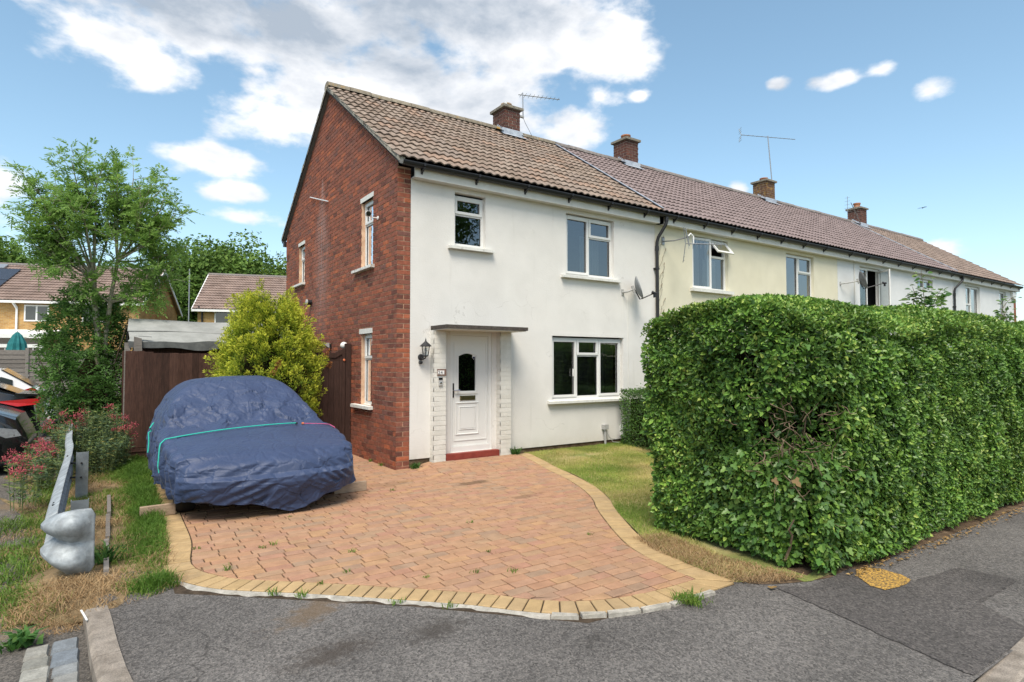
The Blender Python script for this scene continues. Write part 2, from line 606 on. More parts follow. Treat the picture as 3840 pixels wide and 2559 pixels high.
M['orange'] = pmat('orange_plastic', (.55, .16, .07), None, .1, 8, .5)
M['plaque'] = pmat('slate_plaque', [(.16, .10, .08), (.22, .14, .11)], None, .2, 30, .7, .3, 80, .002)
M['plaque_white'] = pmat('plaque_face', (.75, .74, .72), None, .03, 30, .5)
M['ink'] = pmat('black_numerals', (.02, .02, .022), None, 0, 5, .5)
M['sticker'] = pmat('dark_blue_sticker', (.02, .03, .07), None, 0, 5, .4)
M['wood_brown'] = pmat('stained_board', [(.042, .021, .015), (.062, .030, .021), (.078, .039, .028)], 'rnd', .35, 5, .8, .6, 35, .004, .25, dirt=((.20, .14, .11), 7, .63, .74, .55), stretch=(6, 6, .7))
M['wood_gate'] = pmat('stained_gate', [(.040, .021, .016), (.058, .030, .023)], 'rnd', .3, 5, .8, .5, 35, .004, .25, stretch=(6, 6, .7))
M['wood_pale'] = pmat('weathered_timber', [(.30, .22, .155), (.38, .29, .21)], 'rnd', .2, 5, .85, .5, 40, .003, .2, stretch=(1.5, 6, 6))
M['wood_grey'] = pmat('grey_fence_timber', [(.15, .135, .12), (.22, .20, .18)], 'rnd', .25, 5, .9, .4, 40, .003, .2, stretch=(1, 6, 6))
M['felt'] = pmat('roofing_felt', [(.25, .26, .25), (.31, .32, .31)], None, .10, 3, .95, .5, 200, .003, .15, fine=.15, fscale=200)
M['felt_edge'] = pmat('roofing_felt_edge', [(.13, .135, .13), (.17, .175, .17)], None, .15, 8, .95, .5, 200, .003, .15, fine=.2, fscale=200)
M['galv'] = pmat('galvanised_steel', [(.24, .265, .28), (.34, .37, .385)], None, .26, 9, .62, .25, 30, .003, .35, metal=.25, dirt=((.22, .235, .24), 16, .50, .60, .55))
M['galv_dark'] = pmat('galvanised_post', [(.16, .18, .19), (.21, .23, .24)], None, .18, 7, .55, .2, 30, .003, .4, metal=.4)
M['concrete'] = pmat('kerb_concrete', [(.20, .172, .143), (.28, .245, .208)], None, .25, 7, .95, .9, 110, .006, .15, fine=.35, fscale=130)
M['concrete_pale'] = pmat('pale_mortar_edging', [(.30, .28, .24), (.40, .375, .33)], None, .2, 10, .95, .8, 60, .008, .15, dirt=((.20, .18, .15), 8, .56, .7, .6), fine=.2)
M['sett'] = pmat('granite_sett', [(.17, .17, .15), (.24, .23, .20), (.15, .17, .19), (.30, .29, .25)], 'rnd', .2, 10, .85, .6, 60, .006, .25, fine=.25, fscale=120)
M['paver'] = pmat('clay_paver', [(.325, .195, .12), (.35, .21, .125), (.335, .188, .115), (.355, .22, .138), (.335, .18, .12), (.29, .195, .13), (.37, .22, .12), (.35, .198, .123)],
                  'rnd', .13, 5, .9, .5, 160, .003, .2, fine=.22, fscale=190, dirt=((.13, .095, .072), 1.1, .58, .80, .5))
M['paver_yellow'] = pmat('buff_border_paver', [(.36, .25, .125), (.40, .28, .145), (.33, .235, .13)], 'rnd', .14, 5, .9, .5, 160, .003, .2, fine=.22, fscale=190,
                         dirt=((.14, .10, .06), 1.6, .58, .80, .5))
def drive_stains(m):
    nt = m.node_tree
    b = nt.nodes['Principled BSDF']
    base = b.inputs['Base Color'].links[0].from_socket
    pos = wpos(nt)
    for (sx, sy, rx, ry, ang, amt) in ((.46, -1.50, .34, .13, .1, .75), (.60, -2.55, .30, .10, .2, .45), (-.45, -.95, .4, .16, .3, .3)):
        mp = nd(nt, 'ShaderNodeMapping', {'Vector': pos, 'Location': (sx, sy, 0), 'Rotation': (0, 0, ang), 'Scale': (rx, ry, 1.0)}, vector_type='TEXTURE')
        ln = nd(nt, 'ShaderNodeVectorMath', {0: mp.outputs[0]}, operation='LENGTH').outputs['Value']
        v = math2(nt, 'ADD', math2(nt, 'SUBTRACT', 1.0, ln), math2(nt, 'MULTIPLY', math2(nt, 'SUBTRACT', noise(nt, pos, 7, 6, .65), .5), 2.0))
        base = mixc(nt, maprange(nt, v, .0, .6, 0, amt), base, (.12, .075, .045))
    nt.links.new(base, b.inputs['Base Color'])


drive_stains(M['paver'])
M['joint'] = pmat('joint_sand', [(.045, .034, .024), (.075, .056, .04)], None, .3, 20, .95, .5, 200, .003, .1)
M['timber_beam'] = M['wood_pale']


def asphalt_mat(name, c1, c2, stains=(), speck=.5):
    m, nt, b = new_mat(name)
    pos = wpos(nt)
    vo = nd(nt, 'ShaderNodeTexVoronoi', {'Vector': pos, 'Scale': 95.0, 'Randomness': 1.0})
    base = mixc(nt, maprange(nt, noise(nt, pos, 1.3, 7, .6), .3, .7), c1, c2)
    k = ramp(nt, vo.outputs['Color'], [(.35, .35, .35), (1.0, 1.0, 1.0), (1.75, 1.72, 1.66)])
    k2 = maprange(nt, noise(nt, pos, 34, 5, .7), .25, .75, .72, 1.3, False)
    base = mixc(nt, 1.0, base, k2, 'MULTIPLY')
    base = mixc(nt, .9, base, k, 'MULTIPLY')
    wear = maprange(nt, noise(nt, pos, .55, 5, .6), .3, .7, .84, 1.14, False)
    base = mixc(nt, 1.0, base, wear, 'MULTIPLY')
    wv = nd(nt, 'ShaderNodeVectorMath', {0: pos, 1: nd(nt, 'ShaderNodeTexNoise', {'Vector': pos, 'Scale': 1.6, 'Detail': 7.0}).outputs['Color']}, operation='ADD').outputs[0]
    ce = nd(nt, 'ShaderNodeTexVoronoi', {'Vector': wv, 'Scale': .55}, feature='DISTANCE_TO_EDGE').outputs['Distance']
    crk = math2(nt, 'MULTIPLY', maprange(nt, ce, 0, .008, .55, 0), maprange(nt, noise(nt, pos, .7, 3), .48, .58))
    base = mixc(nt, crk, base, (.025, .023, .021))
    g = maprange(nt, noise(nt, pos, 240, 2, .6), .60, .72, 0, speck)
    base = mixc(nt, g, base, (.40, .38, .35))
    for (sx, sy, rx, ry, ang, col, amt) in stains:
        mp = nd(nt, 'ShaderNodeMapping', {'Vector': pos, 'Location': (sx, sy, 0), 'Rotation': (0, 0, ang), 'Scale': (rx, ry, 1.0)}, vector_type='TEXTURE')
        ln = nd(nt, 'ShaderNodeVectorMath', {0: mp.outputs[0]}, operation='LENGTH').outputs['Value']
        v = math2(nt, 'ADD', math2(nt, 'SUBTRACT', 1.0, ln), math2(nt, 'MULTIPLY', math2(nt, 'SUBTRACT', noise(nt, pos, 11, 7, .7), .5), 2.4))
        base = mixc(nt, maprange(nt, v, .0, .9, 0, amt), base, col)
    nt.links.new(base, b.inputs['Base Color'])
    b.inputs['Roughness'].default_value = .93
    b.inputs['Specular IOR Level'].default_value = .2
    h = math2(nt, 'ADD', vo.outputs['Distance'], noise(nt, pos, 300, 2))
    bp = nd(nt, 'ShaderNodeBump', {'Height': h, 'Strength': .8, 'Distance': .006})
    nt.links.new(bp.outputs[0], b.inputs['Normal'])
    return m


M['asphalt'] = asphalt_mat('pavement_asphalt', (.105, .098, .093), (.14, .131, .124), [
    (-2.45, -4.42, .42, .20, .6, (.15, .105, .065), .75), (-1.93, -5.14, .26, .17, .3, (.05, .043, .037), .75), (-2.55, -5.08, .36, .17, .2, (.055, .044, .036), .7),
    (-3.0, -5.4, .3, .2, .3, (.16, .15, .145), .5)])
M['asphalt_patch'] = asphalt_mat('pavement_patch', (.078, .072, .069), (.096, .088, .084), speck=.2)
M['asphalt_road'] = asphalt_mat('road_asphalt', (.085, .082, .08), (.11, .105, .102))
M['asphalt_park'] = asphalt_mat('car_park_asphalt', (.085, .078, .070), (.13, .117, .104), [(-3.9, -3.3, .9, .4, .2, (.20, .15, .09), .7), (-4.3, .9, .9, .5, .1, (.2, .14, .08), .8)])


def yellow_patch():
    m, nt, b = new_mat('worn_yellow_paint')
    pos = wpos(nt)
    mp = nd(nt, 'ShaderNodeMapping', {'Vector': pos, 'Rotation': (0, 0, .35), 'Scale': (40, 90, 40)})
    n = noise(nt, mp.outputs[0], 1.0, 4, .6)
    f = maprange(nt, n, .40, .60)
    base = mixc(nt, f, (.13, .085, .035), (.50, .29, .055))
    nt.links.new(base, b.inputs['Base Color'])
    b.inputs['Roughness'].default_value = .9
    bp = nd(nt, 'ShaderNodeBump', {'Height': n, 'Strength': .9, 'Distance': .01})
    nt.links.new(bp.outputs[0], b.inputs['Normal'])
    return m


M['yellow_patch'] = yellow_patch()
M['soil'] = pmat('bare_soil', [(.075, .05, .032), (.14, .10, .065)], None, .3, 8, .98, .9, 50, .015, .1)
M['lawn_base'] = pmat('lawn_base', [(.16, .21, .055), (.26, .26, .09), (.38, .31, .15), (.19, .22, .07)], None, .25, .9, .98, .9, 60, .02, .1)
M['verge_base'] = pmat('verge_base', [(.09, .095, .03), (.18, .135, .075), (.26, .185, .105), (.10, .095, .038)], None, .3, 1.6, .98, .9, 60, .02, .1)
M['far_ground'] = pmat('far_ground', [(.06, .09, .02), (.10, .12, .03)], None, .3, .2, .98, .5, 10, .05, .1)


def leafm(name, cols, rough=.5, trans=.28, spec=.35, var=.2, vscale=1.2):
    return pmat(name, cols, 'rnd', var, vscale, rough, 0, spec=spec, trans=trans)


M['leaf_hedge'] = leafm('privet_leaf', [(.030, .075, .016), (.075, .165, .030), (.125, .245, .040), (.20, .33, .055), (.35, .44, .10)], .38, .26, .35, .30, 1.0)
M['leaf_ivy'] = leafm('ivy_leaf', [(.04, .095, .022), (.075, .17, .034), (.125, .235, .048), (.18, .29, .06)], .4, .2, .4)
M['leaf_ash'] = leafm('ash_leaf', [(.15, .27, .065), (.21, .36, .085), (.28, .44, .105), (.36, .50, .13)], .5, .58, .3)
M['leaf_shrub'] = leafm('elder_leaf', [(.05, .12, .028), (.085, .18, .036), (.135, .25, .05), (.23, .33, .075)], .5, .42, .3)
M['leaf_golden'] = leafm('golden_conifer_leaf', [(.05, .09, .013), (.12, .19, .020), (.25, .33, .030), (.42, .47, .042), (.60, .60, .07)], .6, .2, .2, .15, 2.0)
M['leaf_rust'] = leafm('dead_conifer_leaf', [(.22, .08, .02), (.30, .12, .03)], .7, .1)
M['leaf_bg'] = leafm('distant_leaf', [(.045, .095, .018), (.08, .155, .028), (.125, .21, .038), (.18, .27, .052)], .6, .25, .2, .3, .3)
M['leaf_vine'] = leafm('vine_leaf', [(.035, .10, .025), (.06, .15, .03), (.12, .21, .05), (.2, .28, .08)], .5, .35, .3)
M['leaf_val'] = leafm('valerian_leaf', [(.07, .12, .07), (.12, .18, .09), (.18, .23, .07), (.32, .28, .09)], .6, .25, .2)
M['petal'] = leafm('valerian_flower', [(.42, .07, .11), (.50, .10, .13), (.46, .15, .13)], .6, .3, .2)
M['grass'] = leafm('grass_blade', [(.07, .15, .018), (.11, .20, .03), (.18, .25, .045), (.34, .29, .10)], .6, .3, .25, .25, 1.0)
M['grass_lawn'] = leafm('mown_grass', [(.16, .26, .042), (.25, .33, .065), (.40, .38, .12), (.56, .46, .22)], .65, .3, .2, .25, .8)
M['straw'] = leafm('dry_straw', [(.33, .22, .11), (.42, .30, .165), (.27, .15, .065)], .7, .2, .2)
M['litter_leaf'] = leafm('fallen_leaf', [(.22, .115, .04), (.33, .22, .08), (.12, .075, .04)], .7, .1)
M['bark'] = pmat('young_ash_bark', [(.27, .245, .18), (.36, .33, .25)], None, .2, 12, .9, .5, 60, .004, .2)
M['bark_dark'] = pmat('dark_bark', [(.06, .045, .032), (.10, .078, .055)], None, .3, 12, .95, .7, 40, .01, .1)
M['twig'] = pmat('bare_twig', [(.10, .075, .048), (.19, .14, .095)], None, .25, 20, .9, .4, 80, .002, .1)
M['hedge_core'] = pmat('shade_core', [(.012, .012, .006), (.03, .025, .012)], None, .4, 12, .98, .9, 14, .08, .05)  # near-black: the shade inside the plants is put into the colour
M['cover'] = None


def cover_mat():
    m, nt, b = new_mat('blue_nylon_cover')
    pos = wpos(nt)
    base = mixc(nt, maprange(nt, noise(nt, pos, 2.2, 6, .6), .3, .7), (.027, .044, .098), (.033, .053, .115))
    nt.links.new(base, b.inputs['Base Color'])
    b.inputs['Roughness'].default_value = .56
    b.inputs['Specular IOR Level'].default_value = .42
    b.inputs['Sheen Weight'].default_value = .08
    b.inputs['Sheen Roughness'].default_value = .4
    wv_ = nd(nt, 'ShaderNodeTexNoise', {'Vector': pos, 'Scale': 3.5, 'Detail': 3.0})
    wp_ = nd(nt, 'ShaderNodeVectorMath', {0: pos, 1: nd(nt, 'ShaderNodeVectorMath', {0: wv_.outputs['Color'], 'Scale': .22}, operation='SCALE').outputs[0]}, operation='ADD').outputs[0]
    mp_ = nd(nt, 'ShaderNodeMapping', {'Vector': wp_, 'Rotation': (.5, .3, .6), 'Scale': (1.0, .55, 1.6)}).outputs[0]
    e1 = nd(nt, 'ShaderNodeTexVoronoi', {'Vector': mp_, 'Scale': 5.0}, feature='DISTANCE_TO_EDGE').outputs['Distance']
    e2 = nd(nt, 'ShaderNodeTexVoronoi', {'Vector': wp_, 'Scale': 13.0}, feature='DISTANCE_TO_EDGE').outputs['Distance']
    zone = maprange(nt, noise(nt, pos, 1.7, 3), .42, .62, .15, 1.0)
    hgt = math2(nt, 'ADD', maprange(nt, e1, 0, .16, -1.0, 0), math2(nt, 'MULTIPLY', maprange(nt, e2, 0, .12, -.35, 0), zone))
    bp = nd(nt, 'ShaderNodeBump', {'Height': hgt, 'Strength': .36, 'Distance': .012})
    nt.links.new(bp.outputs[0], b.inputs['Normal'])
    return m


M['cover'] = cover_mat()
M['cord_green'] = pmat('green_elastic', (.03, .42, .33), None, .1, 60, .6)
M['cord_pink'] = pmat('pink_elastic', (.50, .10, .22), None, .1, 60, .6)
M['car_black'] = pmat('black_car_paint', (.012, .013, .014), None, 0, 5, .16, spec=.7)
M['car_white'] = pmat('white_car_paint', (.70, .71, .72), None, 0, 5, .25, spec=.6)
M['car_silver'] = pmat('pale_silver_car_paint', (.50, .56, .60), None, 0, 5, .25, spec=.6)
M['car_glass'] = pmat('car_glass', (.03, .036, .042), None, 0, 5, .06, spec=.9)
M['tail_red'] = pmat('red_lamp', (.50, .02, .02), None, .1, 20, .2, spec=.6)
M['head_clear'] = pmat('clear_lamp', (.35, .36, .37), None, .2, 20, .15, metal=.5)
M['plate_yellow'] = pmat('yellow_plate', (.62, .42, .03), None, 0, 5, .4)
M['alloy'] = pmat('alloy_wheel', (.30, .30, .31), None, .1, 5, .35, metal=.7)
M['yellow_brick'] = pmat('buff_brick', [(.38, .22, .075), (.46, .28, .10), (.33, .17, .06), (.42, .25, .09)], 'rnd', .2, 3, .9, .3, 60, .004, .2)
M['yellow_mortar'] = pmat('buff_mortar', [(.36, .27, .16), (.42, .32, .20)], None, .1, 3, .95)
M['tile_left'] = pmat('roof_tile_left', [(.20, .145, .12), (.25, .185, .155), (.23, .17, .145)], 'rnd', .22, .8, .9, .3, 60, .004, .2)
M['white_paint'] = pmat('white_paint', (.74, .74, .72), None, .04, 2, .5)
M['solar'] = pmat('solar_panel', (.03, .032, .04), None, .1, 2, .15, spec=.7)
M['parasol'] = pmat('teal_parasol', [(.02, .16, .17), (.03, .20, .21)], None, .15, 3, .8, trans=.2)
M['bird'] = pmat('dark_bird', (.02, .02, .02), None, 0, 5, .8)

# ------------------------------------------------------------------ 2-D helpers


def chaikin(pts, n=2, closed=False):
    for _ in range(n):
        out = [] if closed else [pts[0]]
        m = len(pts)
        for i in range(m if closed else m - 1):
            a, b = pts[i], pts[(i + 1) % m]
            out.append((a[0] * .75 + b[0] * .25, a[1] * .75 + b[1] * .25))
            out.append((a[0] * .25 + b[0] * .75, a[1] * .25 + b[1] * .75))
        if not closed:
            out.append(pts[-1])
        pts = out
    return pts


def resample(pts, step):
    p = np.array(pts)
    d = np.r_[0, np.cumsum(np.hypot(*np.diff(p, axis=0).T))]
    n = max(2, int(round(d[-1] / step)) + 1)
    t = np.linspace(0, d[-1], n)
    return np.stack([np.interp(t, d, p[:, 0]), np.interp(t, d, p[:, 1])], -1)


def offset(pts, w):
    p = np.array(pts)
    t = np.gradient(p, axis=0)
    t /= np.linalg.norm(t, axis=1)[:, None]
    return p + np.stack([t[:, 1], -t[:, 0]], -1) * w      # w > 0: to the right of travel


def clip_poly(poly, rect):
    x0, y0, x1, y1 = rect
    for (k, v, s) in ((0, x0, 1), (0, x1, -1), (1, y0, 1), (1, y1, -1)):
        out = []
        n = len(poly)
        for i in range(n):
            a, b = poly[i], poly[(i + 1) % n]
            ia, ib = (a[k] - v) * s >= 0, (b[k] - v) * s >= 0
            if ia:
                out.append(a)
            if ia != ib:
                t = (v - a[k]) / (b[k] - a[k])
                out.append((a[0] + t * (b[0] - a[0]), a[1] + t * (b[1] - a[1])))
        poly = out
        if len(poly) < 3:
            return []
    q = [poly[0]]
    for p in poly[1:]:
        if abs(p[0] - q[-1][0]) + abs(p[1] - q[-1][1]) > 1e-4:
            q.append(p)
    if len(q) > 2 and abs(q[0][0] - q[-1][0]) + abs(q[0][1] - q[-1][1]) < 1e-4:
        q.pop()
    return q if len(q) > 2 else []


def area(p):
    return .5 * sum(p[i][0] * p[(i + 1) % len(p)][1] - p[(i + 1) % len(p)][0] * p[i][1] for i in range(len(p)))


def inside(x, y, poly):
    r = False
    n = len(poly)
    for i in range(n):
        x1, y1 = poly[i]
        x2, y2 = poly[(i + 1) % n]
        if (y1 > y) != (y2 > y) and x < (x2 - x1) * (y - y1) / (y2 - y1) + x1:
            r = not r
    return r


def inside_np(X, Y, poly):
    r = np.zeros(X.shape, bool)
    n = len(poly)
    for i in range(n):
        x1, y1 = poly[i]
        x2, y2 = poly[(i + 1) % n]
        if y1 == y2:
            continue
        r ^= ((y1 > Y) != (y2 > Y)) & (X < (x2 - x1) * (Y - y1) / (y2 - y1) + x1)
    return r


def sstep(x, a, b):
    t = np.clip((np.asarray(x, float) - a) / (b - a), 0, 1)
    return t * t * (3 - 2 * t)


def hz(x, y):
    """the drive and lawn rise a little towards the front door"""
    return 0.075 * sstep(x, 0.15, 0.6) * sstep(y, -1.5, -0.15)


def camdist(p):
    return math.dist(p, CAM)


# ------------------------------------------------------------------ ground
def sheet(name, poly, z, mat, kind='structure'):
    me = bpy.data.meshes.new(name)
    me.from_pydata([(x, y, z) for x, y in poly], [], [tuple(range(len(poly)))])
    me.materials.append(mat)
    o = bpy.data.objects.new(name, me)
    finish(o, None)
    o['kind'] = kind
    return o


sheet('ground', [(-600, -600), (600, -600), (600, 600), (-600, 600)], -.30, M['far_ground'])
sheet('road', [(-60, -15.5), (80, -15.5), (80, -7.0), (-60, -7.0)], -.125, M['asphalt_road'])
sheet('far_pavement', [(-60, -18), (80, -18), (80, -15.4), (-60, -15.4)], -.03, M['asphalt_road'])
sheet('car_park', [(-40, -7.2), (-3.3, -7.2), (-3.3, 19.5), (-40, 19.5)], -.10, M['asphalt_park'])
sheet('garden_ground', [(-3.6, 2.5), (30, 2.5), (30, 45), (-30, 45), (-30, 19.4), (-3.6, 19.4)], -.02, M['far_ground'])
PAVE = [(-3.62, -2.9), (-3.66, -3.58), (-3.62, -3.85), (-3.60, -4.3), (-3.54, -4.9), (-3.36, -5.7), (-2.96, -6.5), (-2.22, -7.1), (-.9, -7.22), (-.05, -7.22), (40, -7.22), (40, -4.0), (-2, -2.5), (-3.0, -2.9)]
sheet('pavement', PAVE, -.014, M['asphalt'])
pp_ = resample([(.42, -5.9), (.62, -6.05), (1.28, -6.02), (1.36, -6.42), (2.0, -6.5), (2.05, -6.86), (1.3, -6.86), (1.05, -7.204), (.13, -7.204), (.42, -5.9)], .05)[:-1]
pp_ = pp_ + np.where((pp_[:, 1] < -7.19)[:, None], 0, RNG.normal(0, .006, pp_.shape))
sheet('pavement_patch', [tuple(q) for q in pp_], -.009, M['asphalt_patch'])
sheet('yellow_paint_patch', chaikin([(.93, -6.38), (1.20, -6.06), (1.45, -6.10), (1.43, -6.40), (1.22, -6.44)], 1, True), -.004, M['yellow_patch'])

# kerb stones: right-hand kerb by the road, and the kerb round the car park edge
kerb = thing('kerb', None, None, (2, -7.27, 0))
del_k = kerb
kerb['kind'] = 'structure'
x = .02
while x < 8:
    mb = MB()
    L = .90
    z1, z0 = (.0, .0)
    if x < .1:
        z0 = -.05
    w = .125
    c = .02
    prof = [(-7.205, -.2), (-7.205, 0), (-7.205 - w + c, 0), (-7.205 - w, -c), (-7.205 - w, -.2)]
    vs = [(x, y, z + z0 * (z > -.1)) for y, z in prof] + [(x + L - .008, y, z) for y, z in prof]
    n = len(prof)
    mb.add(vs, [tuple(range(n)), tuple(range(2 * n - 1, n - 1, -1))] + [(i, (i + 1) % n, n + (i + 1) % n, n + i) for i in range(n)])
    mb.build('kerb_stone', M['concrete'], kerb)
    x += L
kp = resample(chaikin([(-3.66, -3.62), (-3.645, -3.75), (-3.63, -3.95), (-3.61, -4.3), (-3.55, -4.9), (-3.38, -5.7), (-2.98, -6.5), (-2.25, -7.1)], 2), .1)
kerb2 = thing('kerb', None, None, (-3.6, -4.5, 0))
kerb2['kind'] = 'structure'
kin, kout = offset(kp, -.065), offset(kp, .065)
i = 0
while i < len(kp) - 1:
    j = min(i + 8, len(kp) - 1)
    mb = MB()
    for k in range(i, j):
        g = .004 if k == j - 1 else 0
        a, b, c, d = kin[k], kin[k + 1], kout[k], kout[k + 1]
        if g:
            b = b + (a - b) * .06
            d = d + (c - d) * .06
        mb.add([(a[0], a[1], -.2), (a[0], a[1], .002), (c[0] + (a[0] - c[0]) * .15, c[1] + (a[1] - c[1]) * .15, .002), (c[0], c[1], -.02), (c[0], c[1], -.2),
                (b[0], b[1], -.2), (b[0], b[1], .002), (d[0] + (b[0] - d[0]) * .15, d[1] + (b[1] - d[1]) * .15, .002), (d[0], d[1], -.02), (d[0], d[1], -.2)],
               [(0, 1, 6, 5), (1, 2, 7, 6), (2, 3, 8, 7), (3, 4, 9, 8)] + ([(0, 1, 2, 3, 4)] if k == i else []) + ([(5, 6, 7, 8, 9)] if k == j - 1 else []))
    mb.build('kerb_stone', M['concrete'], kerb2)
    i = j
# granite setts of the gutter in the bottom corner
setts = thing('sett_channel', None, None, (-3.85, -4.3, -.1))
setts['kind'] = 'structure'
for r_ in range(2):
    y = -3.86 + .03 * r_
    k = 0
    while y > -5.6:
        L = random.uniform(.13, .19)
        xc = -3.935 + .135 * r_ + (-(y + 3.9)) * .05
        mb = MB()
        w = .062 + random.uniform(-.006, .004)
        t = random.uniform(-.006, .008)
        e = .012
        p = [(xc - w, y - L), (xc + w, y - L + random.uniform(-.01, .01)), (xc + w, y), (xc - w, y + random.uniform(-.008, .008))]
        cxm, cym = sum(q[0] for q in p) / 4, sum(q[1] for q in p) / 4
        top = [(cxm + (q[0] - cxm) * .86, cym + (q[1] - cym) * .88, -.083 + t) for q in p]
        mb.add([(q[0], q[1], -.099) for q in p] + top, [(4, 5, 6, 7), (0, 1, 5, 4), (1, 2, 6, 5), (2, 3, 7, 6), (3, 0, 4, 7)], random.random())
        mb.build('sett', M['sett'], setts)
        y -= L + .012

# ------------------------------------------------------------------ driveway of block pavers
IA = [(-2.90, 2.30), (-2.92, .5), (-2.95, -1.41), (-2.95, -2.11), (-2.97, -2.47), (-3.03, -2.87), (-3.03, -3.09), (-2.96, -3.3), (-2.81, -3.55), (-2.59, -3.75), (-2.33, -3.96),
      (-2.05, -4.22), (-1.80, -4.46), (-1.57, -4.68), (-1.40, -4.85), (-1.24, -5.06), (-1.07, -5.24), (-.82, -5.39), (-.51, -5.47), (-.23, -5.49), (.05, -5.50)]
IB = [(.05, -5.50), (.08, -5.18), (.14, -4.86), (.27, -4.52), (.55, -4.03), (.94, -3.41), (1.16, -3.14), (1.45, -2.61), (1.73, -1.92), (1.92, -1.22), (2.06, -.56), (2.13, -.14)]
IA, IB = chaikin(IA, 2), chaikin(IB, 2)
FIELD = list(IA) + list(IB[1:]) + [(1.85, -.125), (.79, -.125), (.56, -.125), (.56, -.01), (-.012, -.01), (-.012, 2.30)]
drive = sheet('driveway', [(-3.2, 2.3), (-3.2, -3.6), (-2.9, -3.85), (-1.9, -4.75), (-1.1, -5.6), (.22, -5.72), (.35, -4.9), (1.1, -3.6), (1.9, -1.9), (2.3, -.5), (2.3, 0), (0, 0), (0, 2.3)], -.0135, M['joint'])
me = drive.data
# the sand bed follows the rise to the door
for v in me.vertices:
    v.co.z += float(hz(v.co.x, v.co.y)) * .6


def block(poly, zf, gap=.0048, h=.05, rnd=.5):
    """a paver: inset top with a small chamfer, sides down into the bed"""
    cx_, cy_ = sum(p[0] for p in poly) / len(poly), sum(p[1] for p in poly) / len(poly)
    if area(poly) < 0:
        poly = poly[::-1]

    def inset(g):
        out = []
        n = len(poly)
        for i in range(n):
            p0, p1, p2 = np.array(poly[i - 1]), np.array(poly[i]), np.array(poly[(i + 1) % n])
            d1, d2 = p1 - p0, p2 - p1
            d1 /= np.linalg.norm(d1) + 1e-9
            d2 /= np.linalg.norm(d2) + 1e-9
            n1, n2 = np.array([-d1[1], d1[0]]), np.array([-d2[1], d2[0]])
            q = n1 + n2
            q = q / max(.35, 1 + n1 @ n2)
            out.append(p1 + q * g)
        return out
    n = len(poly)
    a, b = inset(gap), inset(gap + .0045)
    tz = random.uniform(-.002, .002)
    vs = [(p[0], p[1], zf(*p) - h) for p in a] + [(p[0], p[1], zf(*p) - .004 + tz) for p in a] + [(p[0], p[1], zf(*p) + tz) for p in b]
    fs = [tuple(range(2 * n, 3 * n))]
    for i in range(n):
        j = (i + 1) % n
        fs += [(i, j, n + j, n + i), (n + i, n + j, 2 * n + j, 2 * n + i)]
    return vs, fs, (cx_, cy_)


blocks = []
row = 0
y = -5.62
PW = .104
while y < 2.3:
    x = -3.15 + random.uniform(-.2, 0)
    while x < 2.2:
        L = random.choice((.208, .208, .156, .208))
        q = clip_poly(FIELD, (x, y, x + L, y + PW))
        if q and abs(area(q)) > .0016:
            cxm, cym = x + L / 2, y + PW / 2
            blocks.append((q, 'paver', cxm, cym))
        x += L
    y += PW
for path, sgn in ((IA, 1), (IB, 1)):
    p = resample(path, .104)
    o_ = offset(p, .205 * sgn)
    # keep the corner mitred
    if path is IB:
        o_[0] = (.25, -5.70)
        o_[1] = (.262, -5.58)
    else:
        o_[-1] = (.235, -5.71)
        o_[-2] = (.05, -5.712)
    for k in range(len(p) - 1):
        if path is IA and p[k][1] > 2.2:
            continue
        blocks.append(([tuple(p[k]), tuple(p[k + 1]), tuple(o_[k + 1]), tuple(o_[k])], 'border_paver', *((p[k] + o_[k + 1]) / 2)))
FWD = np.array([math.sin(YAW), math.cos(YAW)])


def rank_block(b):
    d = np.array([b[2], b[3]]) - CAM[:2]
    ax = d @ FWD
    lat = abs(d @ np.array([FWD[1], -FWD[0]]))
    vis = ax > 1.2 and lat < ax * .92 and ax > 2.75
    under_car = -3.0 < b[2] < -1.2 and -1.5 < b[3] < 1.9
    return (0 if vis and not under_car else 1, d @ d)


nb = {'paver': 0, 'border_paver': 0}
restm = {'paver': MB(), 'border_paver': MB()}
mname = {'paver': 'paver', 'border_paver': 'paver_yellow'}
for b in sorted(blocks, key=rank_block):
    vs, fs, _ = block(b[0], lambda x, y: float(hz(x, y)))
    k = b[1]
    if nb[k] < (300 if k == 'paver' else 130):
        nb[k] += 1
        mb = MB()
        mb.add(vs, fs, random.random())
        mb.build(k, M[mname[k]], drive)
    else:
        restm[k].add(vs, fs, random.random())
for k in restm:
    if restm[k].v:
        restm[k].build('distant_pavers' if k == 'paver' else 'distant_border_pavers', M[mname[k]], drive, kind='stuff')
# broken mortar edging between the border and the asphalt, and rough stones at the right-hand end
pa = resample(IA, .05)
pa = pa[(pa[:, 1] < -3.05)]
e0, e1 = offset(pa, .208), offset(pa, .275)
cut = int(len(pa) * .70)
mb = MB()
wv = .75 + .5 * np.sin(np.arange(len(pa)) * .9) * .3 + RNG.uniform(-.25, .25, len(pa))
for k in range(cut):
    q = [e0[k], e0[k + 1], e0[k + 1] + (e1[k + 1] - e0[k + 1]) * wv[k + 1], e0[k] + (e1[k] - e0[k]) * wv[k]]
    mb.add([(p[0], p[1], -.004 - .008 * (i > 1)) for i, p in enumerate(q)], [(0, 1, 2, 3)])
mb.build('concrete_edging', M['concrete_pale'], drive)
k = cut
while k < len(pa) - 4:
    n = random.choice((3, 4))
    mb = MB()
    q = [e0[k] + (e1[k] - e0[k]) * .08, e0[k + n] + (e1[k + n] - e0[k + n]) * .08, e1[k + n] + RNG.uniform(-.012, .02, 2), e1[k] + RNG.uniform(-.012, .02, 2)]
    vs, fs, _ = block([tuple(p) for p in q], lambda x, y: .012 + random.uniform(-.006, .008), .008, .04)
    mb.add(vs, fs, random.random())
    mb.build('edging_stone', M['concrete_pale'], drive)
    k += n

